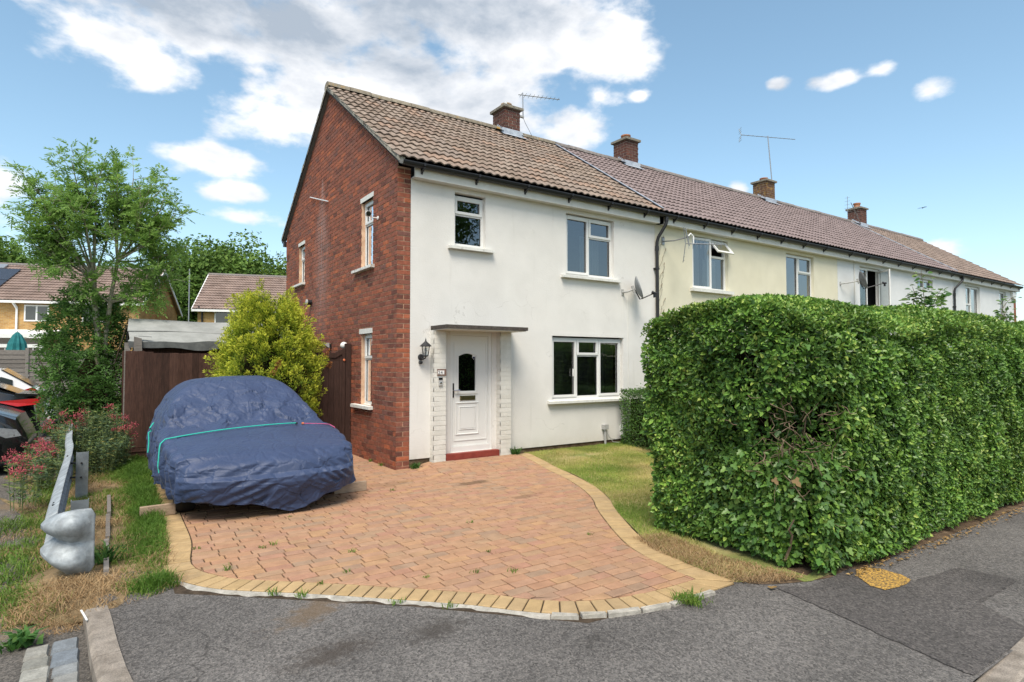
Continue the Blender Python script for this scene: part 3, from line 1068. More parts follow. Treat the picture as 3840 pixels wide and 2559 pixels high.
# ------------------------------------------------------------------ lawn and verge beds
OB = [tuple(p) for p in offset(resample(IB, .1), .205)]
LAWN = [tuple(p) for p in OB] + [(2.35, -.02), (5.70, -.02), (5.70, -4.0), (1.4, -4.0), (.95, -4.6), (.6, -5.4), (.5, -5.75)]
LAWN_SOIL = [(.25, -5.72)] + [p for p in OB[1:]] + [(2.35, .0), (12.9, .0), (12.9, -6.0), (.75, -6.0), (.45, -5.86)]


def grid_sheet(name, poly, step, zf, mat, parent=None):
    xs = [p[0] for p in poly]
    ys = [p[1] for p in poly]
    gx = np.arange(min(xs) - step, max(xs) + step, step)
    gy = np.arange(min(ys) - step, max(ys) + step, step)
    mb = MB()
    for a in gx:
        for b in gy:
            q = clip_poly(poly, (a, b, a + step, b + step))
            if q:
                mb.add([(p[0], p[1], zf(p[0], p[1])) for p in q], [tuple(range(len(q)))])
    o = mb.build(name, mat, parent)
    o['kind'] = 'structure'
    return o


def zl(x, y):
    return float(hz(x, y)) * .8 - .004 + .010 * math.sin(x * 3.1 + y * 2.3) * math.sin(y * 1.7 - x) - .014 * float(sstep(-y, 5.45, 5.72))


lawn = grid_sheet('lawn', LAWN_SOIL, .25, zl, M['lawn_base'])
VERGE = [(-3.12, 3.2), (-3.13, .5), (-3.16, -1.5), (-3.17, -2.5), (-3.24, -2.9), (-3.24, -3.15), (-3.17, -3.5), (-3.35, -3.62), (-3.62, -3.66), (-3.95, -3.5), (-4.25, -3.2), (-4.1, -2.2), (-4.15, -1.0), (-4.45, 0.5),
         (-4.75, 1.5), (-4.9, 2.4), (-4.75, 5.6), (-4.4, 8), (-3.4, 8), (-3.4, 3.2)]


def zv(x, y):
    return -.008 - .095 * float(sstep(-x, 3.85, 4.2)) + .012 * math.sin(x * 7 + y * 3) - .016 * float(sstep(-y, 3.35, 3.55)) - .092 * float(sstep(-y, 3.40, 3.60) * sstep(-x, 3.64, 3.74))


verge = grid_sheet('verge', VERGE, .2, zv, M['verge_base'])

# ------------------------------------------------------------------ the terrace
ZE = 4.47           # underside of the eaves
EAVE_Y, EAVE_Z = -.215, 4.705
RIDGE_Y, RIDGE_Z = 3.42, 7.19
PITCH = math.atan2(RIDGE_Z - EAVE_Z, RIDGE_Y - EAVE_Y)
SLOPE = math.hypot(RIDGE_Z - EAVE_Z, RIDGE_Y - EAVE_Y)
REAR_Y = 6.84


def wall_cells(mb, P, a0, a1, b0, b1, holes, d=0.0, reveal=.09):
    A = sorted({a0, a1} | {h[0] for h in holes} | {h[1] for h in holes})
    B = sorted({b0, b1} | {h[2] for h in holes} | {h[3] for h in holes})
    for i in range(len(A) - 1):
        for j in range(len(B) - 1):
            ca, cb = (A[i] + A[i + 1]) / 2, (B[j] + B[j + 1]) / 2
            if any(h[0] < ca < h[1] and h[2] < cb < h[3] for h in holes):
                continue
            mb.add([P(A[i], B[j], d), P(A[i + 1], B[j], d), P(A[i + 1], B[j + 1], d), P(A[i], B[j + 1], d)], [(0, 1, 2, 3)])
    for (h0, h1, k0, k1) in holes:
        for (p, q) in (((h0, k0), (h1, k0)), ((h1, k0), (h1, k1)), ((h1, k1), (h0, k1)), ((h0, k1), (h0, k0))):
            mb.add([P(*p, d), P(*q, d), P(*q, d + reveal + .03), P(*p, d + reveal + .03)], [(0, 1, 2, 3)])


def rect_minus(r, h):
    a0, a1, b0, b1 = r
    x0, x1, y0, y1 = max(a0, h[0]), min(a1, h[1]), max(b0, h[2]), min(b1, h[3])
    if x0 >= x1 or y0 >= y1:
        return [r]
    out = []
    if a0 < x0:
        out.append((a0, x0, b0, b1))
    if x1 < a1:
        out.append((x1, a1, b0, b1))
    if b0 < y0:
        out.append((x0, x1, b0, y0))
    if y1 < b1:
        out.append((x0, x1, y1, b1))
    return out


def half_clip(poly, n, c):
    out = []
    for i in range(len(poly)):
        a, b = poly[i], poly[(i + 1) % len(poly)]
        da, db = a[0] * n[0] + a[1] * n[1] - c, b[0] * n[0] + b[1] * n[1] - c
        if da <= 0:
            out.append(a)
        if (da <= 0) != (db <= 0):
            t = da / (da - db)
            out.append((a[0] + t * (b[0] - a[0]), a[1] + t * (b[1] - a[1])))
    return out


def bricks(a0, a1, b0, b1, holes=(), halves=(), course=.075, length=.225, jn=.0135, off=0.0, seed=1):
    rr = random.Random(seed)
    out = []
    b = b0
    row = 0
    while b < b1 - .01:
        a = a0 - (length / 2 if row % 2 else 0) - off
        while a < a1:
            L = length
            r = (max(a0, a + jn / 2), min(a1, a + L - jn / 2), b + jn / 2, min(b1, b + course - jn / 2))
            a += L
            if r[1] - r[0] < .03:
                continue
            rs = [r]
            for h in holes:
                rs = [q for r2 in rs for q in rect_minus(r2, h)]
            for q in rs:
                if q[1] - q[0] < .02 or q[3] - q[2] < .012:
                    continue
                poly = [(q[0], q[2]), (q[1], q[2]), (q[1], q[3]), (q[0], q[3])]
                for (n, c) in halves:
                    poly = half_clip(poly, n, c)
                    if len(poly) < 3:
                        break
                if len(poly) >= 3 and abs(area(poly)) > .0006:
                    out.append((poly, rr.random()))
        b += course
        row += 1
    return out


def add_bricks(lst, P, d_face, d_back, mat, parent, n_parts=300, rest='brickwork', name='brick'):
    lst = sorted(lst, key=lambda q: camdist(P(q[0][0][0], q[0][0][1], 0)))
    restb = MB()
    for i, (poly, r) in enumerate(lst):
        tgt = restb if i >= n_parts else MB()
        tgt.prism(poly, P, d_face + random.uniform(-.0015, .0015), d_back, r, back=False)
        if tgt is not restb:
            tgt.build(name, mat, parent)
    if restb.v:
        restb.build(rest, mat, parent, kind='stuff')


def window(parent, P, a0, a1, b0, b1, lights, dep=.07, sill=None, interior='dark', fr=.05, sash=.042, sill_mat='sill', name='window', vents=(), sill_b=None):
    """lights: (a0, a1, b0, b1 as fractions, opening?) -> frame, sashes, panes, sill, room behind"""
    mb = MB()
    d0, d1 = dep, dep + .06
    mb.pbox(P, a0, a0 + fr, b0, b1, d0, d1)
    mb.pbox(P, a1 - fr, a1, b0, b1, d0, d1)
    mb.pbox(P, a0 + fr, a1 - fr, b0, b0 + fr, d0 + .001, d1)
    mb.pbox(P, a0 + fr, a1 - fr, b1 - fr, b1, d0 + .001, d1)
    ia0, ia1, ib0, ib1 = a0 + fr, a1 - fr, b0 + fr, b1 - fr
    W, H = ia1 - ia0, ib1 - ib0
    m2 = .022
    seen = set()
    for (l0, l1, k0, k1, op) in lights:
        if l1 < .999 and ('v', l1, k0) not in seen:
            seen.add(('v', l1, k0))
            mb.pbox(P, ia0 + W * l1 - m2, ia0 + W * l1 + m2, ib0 + H * k0, ib0 + H * k1, d0 + .002, d1)
        if k1 < .999:
            mb.pbox(P, ia0 + W * l0, ia0 + W * l1, ib0 + H * k1 - m2, ib0 + H * k1 + m2, d0 + .003, d1)
    w = mb.build(name, M['upvc'], parent)
    for (l0, l1, k0, k1, op) in lights:
        x0 = ia0 + W * l0 + (m2 if l0 > .001 else 0)
        x1 = ia0 + W * l1 - (m2 if l1 < .999 else 0)
        y0 = ib0 + H * k0 + (m2 if k0 > .001 else 0)
        y1 = ib0 + H * k1 - (m2 if k1 < .999 else 0)
        e = .012
        if op:
            s = MB()
            q0, q1 = d0 - .018, d0 + .03
            ov = .014
            X0, X1, Y0, Y1 = x0 - ov, x1 + ov, y0 - ov, y1 + ov
            s.pbox(P, X0, X0 + sash, Y0, Y1, q0, q1)
            s.pbox(P, X1 - sash, X1, Y0, Y1, q0, q1)
            s.pbox(P, X0 + sash, X1 - sash, Y0, Y0 + sash, q0 + .001, q1)
            s.pbox(P, X0 + sash, X1 - sash, Y1 - sash, Y1, q0 + .001, q1)
            s.build('sash', M['upvc'], w)
            x0, x1, y0, y1 = X0 + sash, X1 - sash, Y0 + sash, Y1 - sash
        g = MB()
        g.add([P(x0, y0, d0 + .022), P(x1, y0, d0 + .022), P(x1, y1, d0 + .022), P(x0, y1, d0 + .022)], [(0, 1, 2, 3)])
        g.build('pane', M['glass'], w)
        gb = MB()
        gk = .008
        for (p0, p1, r0, r1) in ((x0, x1, y0, y0 + gk), (x0, x1, y1 - gk, y1), (x0, x0 + gk, y0 + gk, y1 - gk), (x1 - gk, x1, y0 + gk, y1 - gk)):
            gb.pbox(P, p0, p1, r0, r1, d0 + .014, d0 + .021)
        gb.build('glazing_gasket', M['black_plastic'], w)
    for (v0, v1, bb) in vents:
        vb = MB()
        vb.pbox(P, v0, v1, bb - .012, bb + .012, d0 - .014, d0 + .004)
        vb.build('trickle_vent', M['upvc'], w)
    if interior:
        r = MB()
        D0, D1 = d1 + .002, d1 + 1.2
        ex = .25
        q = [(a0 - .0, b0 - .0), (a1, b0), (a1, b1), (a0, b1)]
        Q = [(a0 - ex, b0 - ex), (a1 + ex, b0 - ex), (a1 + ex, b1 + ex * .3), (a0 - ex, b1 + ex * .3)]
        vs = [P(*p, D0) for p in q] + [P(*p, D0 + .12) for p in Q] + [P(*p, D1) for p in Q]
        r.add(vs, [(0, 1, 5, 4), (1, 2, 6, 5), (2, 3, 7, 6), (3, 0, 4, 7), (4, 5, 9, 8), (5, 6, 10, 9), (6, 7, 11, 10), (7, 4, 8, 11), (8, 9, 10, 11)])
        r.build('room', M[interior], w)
    if sill:
        s0, s1, proj, th = sill
        s = MB()
        sb = b0 if sill_b is None else sill_b
        p = [(sb - th, -proj), (sb - th + .045 if th > .06 else sb - .01, -proj), (sb + .004, dep), (sb - th, dep)]
        vs = [P(s0, b, d) for b, d in p] + [P(s1, b, d) for b, d in p]
        s.add(vs, [(0, 1, 2, 3), (7, 6, 5, 4)] + [(i, (i + 1) % 4, 4 + (i + 1) % 4, 4 + i) for i in range(4)])
        s.build('sill', M[sill_mat], w)
    return w


def curtain(w, P, a0, a1, b0, b1, d, mat='curtain', waves=7, amp=.025):
    mb = MB()
    n = waves * 6
    vs = []
    for i in range(n + 1):
        a = a0 + (a1 - a0) * i / n
        o = amp * math.sin(2 * PI * waves * i / n) + amp * .4 * math.sin(5.1 * i)
        vs += [P(a, b0, d + o), P(a, b1, d + o * .7)]
    mb.add(vs, [(2 * i, 2 * i + 2, 2 * i + 3, 2 * i + 1) for i in range(n)])
    return mb.build('curtain', M[mat], w, smooth=True)


# ---- roof tiles: one mesh per look, shared by all tiles
CW, GAUGE_N = .30, 15
GAUGE = SLOPE / GAUGE_N
SL_DN = Vector((0, -math.cos(PITCH), -math.sin(PITCH)))
SL_N = Vector((0, -math.sin(PITCH), math.cos(PITCH)))


def tile_geo(amp=.021, lift=.030, th=.018, nseg=12):
    vs, fs = [], []
    L = GAUGE * 1.18
    for k in range(nseg + 1):
        u = CW * k / nseg
        ph = 2 * PI * (u / (CW / 2))
        w = amp * (1 - math.cos(ph)) * .5
        w = amp * (max(0.0, (1 - math.cos(ph)) * .5) ** .8) * 1.3
        for (v, wo) in ((-L + GAUGE, 0.0), (GAUGE, lift), (GAUGE, lift - th)):
            vs.append(Vector((u, 0, 0)) + SL_DN * v + SL_N * (w + wo))
    for k in range(nseg):
        a = 3 * k
        fs += [(a, a + 1, a + 4, a + 3), (a + 1, a + 2, a + 5, a + 4)]
    return vs, fs


TV, TF = tile_geo()


def tile_meshes(name, mat, n=9):
    out = []
    for i in range(n):
        mb = MB()
        mb.add(TV, TF, (i + .5) / n)
        out.append(mb.mesh(name, mat, smooth=True))
    return out


def roof(house, x0, x1, mat, ridge_mat, parts=300, ridge_cells=.45, fine=True):
    mb = MB()
    n = SL_N * -.03
    e = (0, EAVE_Y + .06, EAVE_Z + .035)
    f = [(x0, e[1], e[2]), (x1, e[1], e[2]), (x1, RIDGE_Y, RIDGE_Z - .02), (x0, RIDGE_Y, RIDGE_Z - .02)]
    rb = [(x0, 2 * RIDGE_Y - e[1], e[2]), (x1, 2 * RIDGE_Y - e[1], e[2])]
    mb.add(f + rb, [(0, 1, 2, 3), (3, 2, 5, 4)])
    th = .07
    mb.add([(p[0], p[1], p[2] - th) for p in f + rb], [(0, 1, 2, 3), (3, 2, 5, 4)])
    r = mb.build('roof', M['black_plastic'], house)
    cols = max(1, round((x1 - x0) / CW))
    sx = (x1 - x0) / cols / CW
    ms = tile_meshes('tile', M[mat])
    cells = []
    for i in range(cols):
        for j in range(GAUGE_N):
            p = Vector((x0 + i * CW * sx, RIDGE_Y, RIDGE_Z)) + SL_DN * (j * GAUGE + .02)
            cells.append((camdist(p), i, j, p))
    cells.sort(key=lambda c: c[0])
    rest = MB()
    for k, (dd, i, j, p) in enumerate(cells):
        rn = random.random()
        jit = Vector((random.uniform(-.004, .004), 0, 0)) + SL_N * random.uniform(-.003, .003) + SL_DN * random.uniform(-.005, .005)
        if k < parts:
            piece('tile', ms[int(rn * len(ms)) % len(ms)], r, p + jit, scale=(sx, 1, 1), rot=(0, random.uniform(-.006, .006), random.uniform(-.006, .006)))
        else:
            rest.add([Vector((v.x * sx, v.y, v.z)) + p + jit for v in TV], TF, rn)
    if rest.v:
        o = rest.build('distant_tiles', M[mat], r, kind='stuff')
        o.data.polygons.foreach_set('use_smooth', np.ones(len(o.data.polygons), bool))
        o.data.set_sharp_from_angle(angle=R(38))
    # ridge tiles
    x = x0
    while x < x1 - .02:
        L = min(ridge_cells, x1 - x)
        q = MB()
        vs = []
        m = 8
        for xx in (x + .004, x + L - .004):
            for k in range(m + 1):
                t = PI * k / m
                vs.append((xx, RIDGE_Y - .145 * math.cos(t), RIDGE_Z - .01 + .105 * math.sin(t) - .02 * (k in (0, m))))
        fs = [(k, k + 1, m + 2 + k, m + 1 + k) for k in range(m)] + [tuple(range(m + 1)), tuple(range(2 * m + 1, m, -1))]
        dz = random.uniform(-.006, .006)
        q.add([(a, b, c + dz) for a, b, c in vs], fs, random.random())
        q.build('ridge_tile', M[ridge_mat], r, smooth=True)
        x += L
    return r


def gutter(house, x0, x1, gap=1.0):
    mb = MB()
    m = 7
    rr = .058
    yc, zc = -.205, 4.655
    for rad in (rr, rr - .006):
        vs = []
        for xx in (x0, x1):
            for k in range(m + 1):
                t = PI + PI * k / m
                vs.append((xx, yc + rad * math.cos(t), zc + rad * math.sin(t)))
        mb.add(vs, [(k, k + 1, m + 2 + k, m + 1 + k) for k in range(m)])
    mb.box(x0, x1, yc - rr - .003, yc - rr + .006, zc - .004, zc + .012)
    g = mb.build('gutter', M['black_plastic'], house, smooth=True)
    x = x0 + .35
    while x < x1:
        b = MB()
        b.box(x - .016, x + .016, yc - rr - .012, yc - rr - .002, zc - .03, zc + .016)
        b.bar((x, yc - rr + .01, zc - .045), (x, -.142, zc - .105), .032, .022)
        b.bar((x, -.150, zc - .13), (x, -.150, zc - .02), .034, .012, (0, 1, 0))
        b.build('gutter_bracket', M['black_plastic'], g)
        x += gap
    return g


def fascia(house, x0, x1):
    mb = MB()
    mb.box(x0, x1, -.147, -.120, ZE + .001, 4.64)
    mb.box(x0, x1, -.119, .02, ZE + .003, ZE + .018)
    return mb.build('fascia', M['fascia'], house)


def downpipe(house, x, y=-.055, z0=.05, top_dx=.12):
    mb = MB()
    mb.tube([(x + top_dx, -.205, 4.60), (x + top_dx, -.205, 4.50), (x + top_dx * .9, -.19, 4.44), (x + .02, y - .02, 4.20), (x, y, 4.10), (x, y, z0)], .034, 10)
    mb.tube([(x, y, 4.02), (x, y, 3.92)], .041, 10)
    mb.tube([(x, y, 2.0), (x, y, 1.9)], .041, 10)
    mb.tube([(x + top_dx, -.205, 4.61), (x + top_dx, -.205, 4.52)], .042, 10)
    d = mb.build('downpipe', M['black_plastic'], house, smooth=True)
    for z in (3.55, 1.6):
        b = MB()
        b.box(x - .06, x + .06, y - .012, 0, z - .015, z + .015)
        b.tube([(x, y, z - .02), (x, y, z + .02)], .043, 10)
        b.build('pipe_bracket', M['black_plastic'], d)
    return d


def chimney(house, x0, x1, y0, y1, ztop, brick='old_brick', pot='pot', z0=6.75, flash=True, pot_h=.14):
    mb = MB()
    j = .006
    mb.box(x0 + j, x1 - j, y0 + j, y1 - j, z0, ztop)
    c = mb.build('chimney', M['mortar_grey'], house)
    P1 = lambda a, b, d: (a, y0 + d, b)
    P2 = lambda a, b, d: (x0 + d, a, b)
    lst = bricks(x0, x1, z0 + .1, ztop - .01, seed=int(x0 * 10))
    for poly, r in lst:
        q = MB()
        q.prism(poly, P1, 0, .02, r, False)
        q.build('brick', M[brick], c)
    for poly, r in bricks(y0 + .004, y1, z0 + .1, ztop - .01, off=.1125, seed=int(x0 * 10) + 1):
        q = MB()
        q.prism(poly, P2, 0, .02, r, False)
        q.build('brick', M[brick], c)
    cap = MB()
    cap.box(x0 - .055, x1 + .055, y0 - .055, y1 + .055, ztop, ztop + .06)
    xm, ym = (x0 + x1) / 2, (y0 + y1) / 2
    b = [(x0 - .02, y0 - .02), (x1 + .02, y0 - .02), (x1 + .02, y1 + .02), (x0 - .02, y1 + .02)]
    t = [(xm + (p[0] - xm) * .45, ym + (p[1] - ym) * .45) for p in b]
    cap.add([(p[0], p[1], ztop + .061) for p in b] + [(p[0], p[1], ztop + .12) for p in t], [(4, 5, 6, 7), (0, 1, 5, 4), (1, 2, 6, 5), (2, 3, 7, 6), (3, 0, 4, 7)])
    cap.build('chimney_cap', M['flaunch'], c)
    pt = MB()
    rr = .115
    pt.lathe([(rr, ztop + .08), (rr, ztop + .08 + pot_h * .75), (rr + .022, ztop + .08 + pot_h * .78), (rr + .022, ztop + .08 + pot_h), (rr - .02, ztop + .08 + pot_h), (rr - .03, ztop + .1)], (xm, ym, 0), 16)
    pt.build('chimney_pot', M[pot], c, smooth=True)
    if flash:
        f = MB()
        # apron below the stack, stepped sides
        za = RIDGE_Z - (RIDGE_Y - y0) * math.tan(PITCH) + .06
        f.add([(x0 - .06, y0 - .008, za + .13), (x1 + .06, y0 - .008, za + .13), (x1 + .10, y0 - .02, za + .0), (x0 - .10, y0 - .02, za + .0)], [(0, 1, 2, 3)])
        a = Vector((0, y0 - .02, za)) + SL_DN * .19 + SL_N * .012
        f.add([(x0 - .10, y0 - .02, za), (x1 + .10, y0 - .02, za), (x1 + .14, a.y, a.z), (x0 - .14, a.y, a.z)], [(0, 1, 2, 3)])
        for s, xx in ((-1, x0 - .008), (1, x1 + .008)):
            k = 5
            for i in range(k):
                ya, yb = y0 + (RIDGE_Y - y0) * i / k, y0 + (RIDGE_Y - y0) * (i + 1) / k
                zb = RIDGE_Z - (RIDGE_Y - yb) * math.tan(PITCH) + .02
                f.add([(xx, ya, zb - .15), (xx, yb, zb - .10), (xx, yb, zb + .12), (xx, ya, zb + .12)], [(0, 1, 2, 3)])
            f.add([(xx, y0, za + .06), (xx, RIDGE_Y, RIDGE_Z + .05), (xx + s * .13, RIDGE_Y, RIDGE_Z + .06), (xx + s * .13, y0 - .1, za + .02)], [(0, 1, 2, 3)])
        f.build('lead_flashing', M['lead'], c)
    return c


# ================================================================== house 1: white end house with brick gable
H1 = thing('end_house', 'white rendered end house with a red brick gable and covered front door', 'house', (2.8, 3.4, 0))
HX = 5.70
holes1 = [(.93, 1.72, .17, 2.12), (3.00, 4.77, .945, 2.10), (3.33, 4.54, 3.24, 4.39), (.997, 1.585, 3.52, 4.395)]
mb = MB()
wall_cells(mb, PF, .222, HX, .13, ZE + .01, holes1)
# the render stops above ground with a drip edge
mb.add([PF(.222, .13, 0), PF(HX, .13, 0), PF(HX, .135, .02), PF(.222, .135, .02)], [(0, 1, 2, 3)])
wall1 = mb.build('wall', M['render_white'], H1)
mb = MB()
mb.add([PF(.22, -.1, .02), PF(HX, -.1, .02), PF(HX, .16, .02), PF(.22, .16, .02)], [(0, 1, 2, 3)])
mb.build('plinth', M['soil'], H1)
mb = MB()
mb.pbox(PF, 2.98, 4.80, 2.10, 2.115, -.006, .05)
mb.pbox(PF, 3.0, 4.78, 2.116, 2.17, -.0035, .0)
mb.build('lintel', M['render_white'], wall1)
mb = MB()
mb.box(4.905, 4.915, -.006, .001, .4, 3.0)
mb.build('wall_cable', M['fascia'], wall1)

# gable: mortar backing with window openings, then the bricks
gh = [(1.017, 1.575, 3.25, 4.405), (5.20, 5.70, 3.42, 4.30), (1.022, 1.54, .90, 2.11)]
gx = .008
mb = MB()
wall_cells(mb, PG, 0, REAR_Y, -.1, 4.70, gh, gx, .10)
sl = math.tan(PITCH)
apz = RIDGE_Z - .05
mb.add([PG(0.0, 4.70, gx), PG(REAR_Y, 4.70, gx), PG(REAR_Y, 4.78, gx), PG(RIDGE_Y, apz, gx), PG(0, 4.78, gx)], [(0, 1, 2, 3, 4)])
mb.add([PF(gx, -.1, .008), PF(.222, -.1, .008), PF(.222, 4.64, .008), PF(gx, 4.64, .008)], [(0, 1, 2, 3)])
gw = mb.build('gable_wall', M['mortar'], H1)
hv = [((-sl, 1.0), 4.76), ((sl, 1.0), 4.76 + 2 * RIDGE_Y * sl)]
lints = [(.99, 1.615, 4.405, 4.485), (5.17, 5.73, 4.30, 4.375), (1.0, 1.62, 2.11, 2.195)]
glist = bricks(.002, REAR_Y, -.035, 7.2, gh + lints, hv, seed=5)
front = bricks(.0, .218, -.035, 4.62, seed=9, off=.0)
fr2 = []
for poly, r in front:
    fr2.append((poly, r))
add_bricks(glist, PG, 0.0, gx + .004, M['brick'], gw, 230, 'upper_brickwork')
add_bricks(fr2, PF, 0.0, .012, M['brick'], gw, 70, 'upper_corner_brickwork')
# concrete lintels, painted white
for (l0, l1, k0, k1) in lints:
    mb = MB()
    mb.pbox(PG, l0, l1, k0, k1, -.004, .05)
    mb.build('lintel', M['sill'], gw)
# rear and back walls (closed body)
mb = MB()
mb.add([(0.02, REAR_Y, -.1), (HX, REAR_Y, -.1), (HX, REAR_Y, 4.7), (0.02, REAR_Y, 4.7)], [(0, 1, 2, 3)])
mb.build('rear_wall', M['mortar'], H1)
mb = MB()
mb.add([PG(REAR_Y - .22, 4.30, -.004), PG(REAR_Y + .01, 4.20, -.004), PG(REAR_Y + .01, 4.62, -.004), PG(REAR_Y - .16, 4.72, -.004)], [(0, 1, 2, 3)], .95)
mb.build('rebuilt_corner_brick', M['brick'], gw)
mb = MB()
mb.box(-.06, .30, REAR_Y + .02, REAR_Y + .14, 4.50, 4.62)
mb.build('rear_gutter', M['black_plastic'], H1)

# windows
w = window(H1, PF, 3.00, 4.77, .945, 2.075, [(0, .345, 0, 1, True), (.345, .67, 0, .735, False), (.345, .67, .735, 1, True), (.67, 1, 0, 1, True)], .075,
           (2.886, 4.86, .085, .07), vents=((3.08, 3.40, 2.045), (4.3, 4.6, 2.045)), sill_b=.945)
mb = MB()
z = .99
while z < 2.03:
    mb.add([(3.05, .22, z), (4.72, .22, z), (4.72, .238, z + .012), (3.05, .238, z + .012)], [(0, 1, 2, 3)])
    z += .0235
mb.build('blind', M['blind'], w, kind='stuff')
curtain(w, PF, 4.30, 4.55, .95, 2.05, .34, 'curtain', 3)
mb = MB()
mb.box(3.525, 3.545, .05, .062, 1.36, 1.50)
mb.build('window_handle', M['upvc'], w)
w = window(H1, PF, 3.33, 4.54, 3.24, 4.375, [(0, .5, 0, 1, True), (.5, 1, 0, .69, False), (.5, 1, .69, 1, True)], .075, (3.204, 4.66, .085, .065), interior='room', vents=((3.42, 3.85, 4.345), (4.05, 4.4, 4.345)))
curtain(w, PF, 4.0, 4.5, 3.25, 4.1, .40, 'curtain', 6)
w = window(H1, PF, .997, 1.585, 3.52, 4.36, [(0, 1, 0, .655, False), (0, 1, .655, 1, True)], .075, (.871, 1.717, .085, .065), vents=((1.08, 1.45, 4.335),), interior='room')
w = window(H1, PG, 1.017, 1.575, 3.25, 4.405, [(0, 1, 0, .67, False), (0, 1, .67, 1, True)], .075, (.93, 1.86, .075, .055), interior='room', sill_mat='sill_worn', vents=((1.1, 1.5, 4.37),))
curtain(w, PG, 1.03, 1.56, 3.26, 4.39, .36, 'curtain', 7)
w = window(H1, PG, 5.20, 5.70, 3.42, 4.30, [(0, 1, 0, .64, False), (0, 1, .64, 1, True)], .075, (5.13, 6.0, .075, .055), interior='room')
w = window(H1, PG, 1.022, 1.54, .90, 2.11, [(0, 1, 0, .66, False), (0, 1, .66, 1, True)], .075, (.95, 1.84, .075, .06), interior='dark')

# door, painted brick piers, canopy, step
DY = .05
dr = MB()
dr.pbox(PF, .93, .985, .17, 2.12, DY - .02, DY + .05)
dr.pbox(PF, 1.665, 1.72, .17, 2.12, DY - .02, DY + .05)
dr.pbox(PF, .985, 1.665, 2.055, 2.12, DY - .019, DY + .05)
dr.pbox(PF, .985, 1.665, .17, .26, DY - .03, DY + .05)
frm = dr.build('door_frame', M['upvc'], H1)
leaf = MB()
GA0, GA1, GB0, GB1 = 1.105, 1.43, 1.15, 1.765
arc = [(GA0 + (GA1 - GA0) * k / 8, GB1 - .045 + .045 * math.sin(PI * k / 8)) for k in range(9)]
lA0, lA1, lB0, lB1 = .988, 1.662, .262, 2.052
leaf.pbox(PF, lA0, GA0, lB0, lB1, DY, DY + .045)
leaf.pbox(PF, GA1, lA1, lB0, lB1, DY, DY + .045)
leaf.pbox(PF, GA0, GA1, lB0, GB0, DY + .0005, DY + .045)
for k in range(8):
    a, b = arc[k], arc[k + 1]
    leaf.prism([a, b, (b[0], lB1), (a[0], lB1)], PF, DY + .0005, DY + .045)
door = leaf.build('door', M['upvc'], H1)


def moulding(a0, a1, b0, b1, wd=.022, pr=.012):
    q = MB()
    for (x0, x1, y0, y1) in ((a0, a1, b0, b0 + wd), (a0, a1, b1 - wd, b1), (a0, a0 + wd, b0 + wd, b1 - wd), (a1 - wd, a1, b0 + wd, b1 - wd)):
        vs = [PF(x0, y0, DY), PF(x1, y0, DY), PF(x1, y1, DY), PF(x0, y1, DY)]
        e = .006
        vs += [PF(x0 + e, y0 + e, DY - pr), PF(x1 - e, y0 + e, DY - pr), PF(x1 - e, y1 - e, DY - pr), PF(x0 + e, y1 - e, DY - pr)]
        q.add(vs, [(4, 5, 6, 7), (0, 1, 5, 4), (1, 2, 6, 5), (2, 3, 7, 6), (3, 0, 4, 7)])
    return q


moulding(1.05, 1.49, .44, .97).build('raised_panel', M['upvc'], door)
q = moulding(1.115, 1.425, .52, .90, .018, .010)
q.pbox(PF, 1.14, 1.40, .545, .875, DY - .008, DY)
q.build('raised_panel', M['upvc'], door)
q = MB()
q.pbox(PF, 1.07, 1.465, 1.105, 1.14, DY - .014, DY)
q.pbox(PF, 1.075, 1.10, 1.145, 1.72, DY - .010, DY)
q.pbox(PF, 1.435, 1.46, 1.145, 1.72, DY - .010, DY)
oa = [(1.075 + .385 * k / 8, 1.725 + .052 * math.sin(PI * k / 8)) for k in range(9)]
for k in range(8):
    a, b = oa[k], oa[k + 1]
    q.prism([a, b, (b[0], b[1] + .025), (a[0], a[1] + .025)], PF, DY - .010, DY)
q.build('raised_panel', M['upvc'], door)
q = MB()
q.pbox(PF, lA0 + .03, lA1 - .03, 1.93, 1.945, DY - .008, DY)
q.pbox(PF, lA0 + .03, lA1 - .03, .345, .36, DY - .008, DY)
q.pbox(PF, lA0 + .03, lA0 + .042, .361, 1.929, DY - .008, DY)
q.pbox(PF, lA1 - .042, lA1 - .03, .361, 1.929, DY - .008, DY)
q.build('raised_panel', M['upvc'], door)
q = MB()
poly = [(GA0, GB0), (GA1, GB0)] + arc[::-1]
q.add([PF(a, b, DY + .02) for a, b in poly], [tuple(range(len(poly)))])
q.build('pane', M['glass_dark'], door)
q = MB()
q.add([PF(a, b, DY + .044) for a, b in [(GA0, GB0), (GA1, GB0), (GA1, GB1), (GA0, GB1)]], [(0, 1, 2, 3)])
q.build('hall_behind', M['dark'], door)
q = MB()
q.prism([(1.372, 1.70), (1.372, 1.735), (1.39, 1.745), (1.408, 1.745), (1.425, 1.735), (1.425, 1.70), (1.40, 1.665)], PF, DY + .012, DY + .016)
q.build('alarm_sticker', M['plaque_white'], door)
q = MB()
q.prism([(1.377, 1.712), (1.42, 1.712), (1.418, 1.692), (1.399, 1.672), (1.380, 1.692)], PF, DY + .009, DY + .0115)
q.build('sticker_print', M['sticker'], door)
q = MB()
q.pbox(PF, 1.130, 1.418, 1.0, 1.075, DY - .012, DY)
q.build('letter_plate', M['brass'], door)
q = MB()
q.pbox(PF, 1.146, 1.402, 1.022, 1.053, DY - .018, DY - .0125)
q.build('letter_flap', M['brass'], door)
q = MB()
q.pbox(PF, .995, 1.018, 1.05, 1.28, DY - .012, DY)
q.build('handle_plate', M['black_metal'], door)
q = MB()
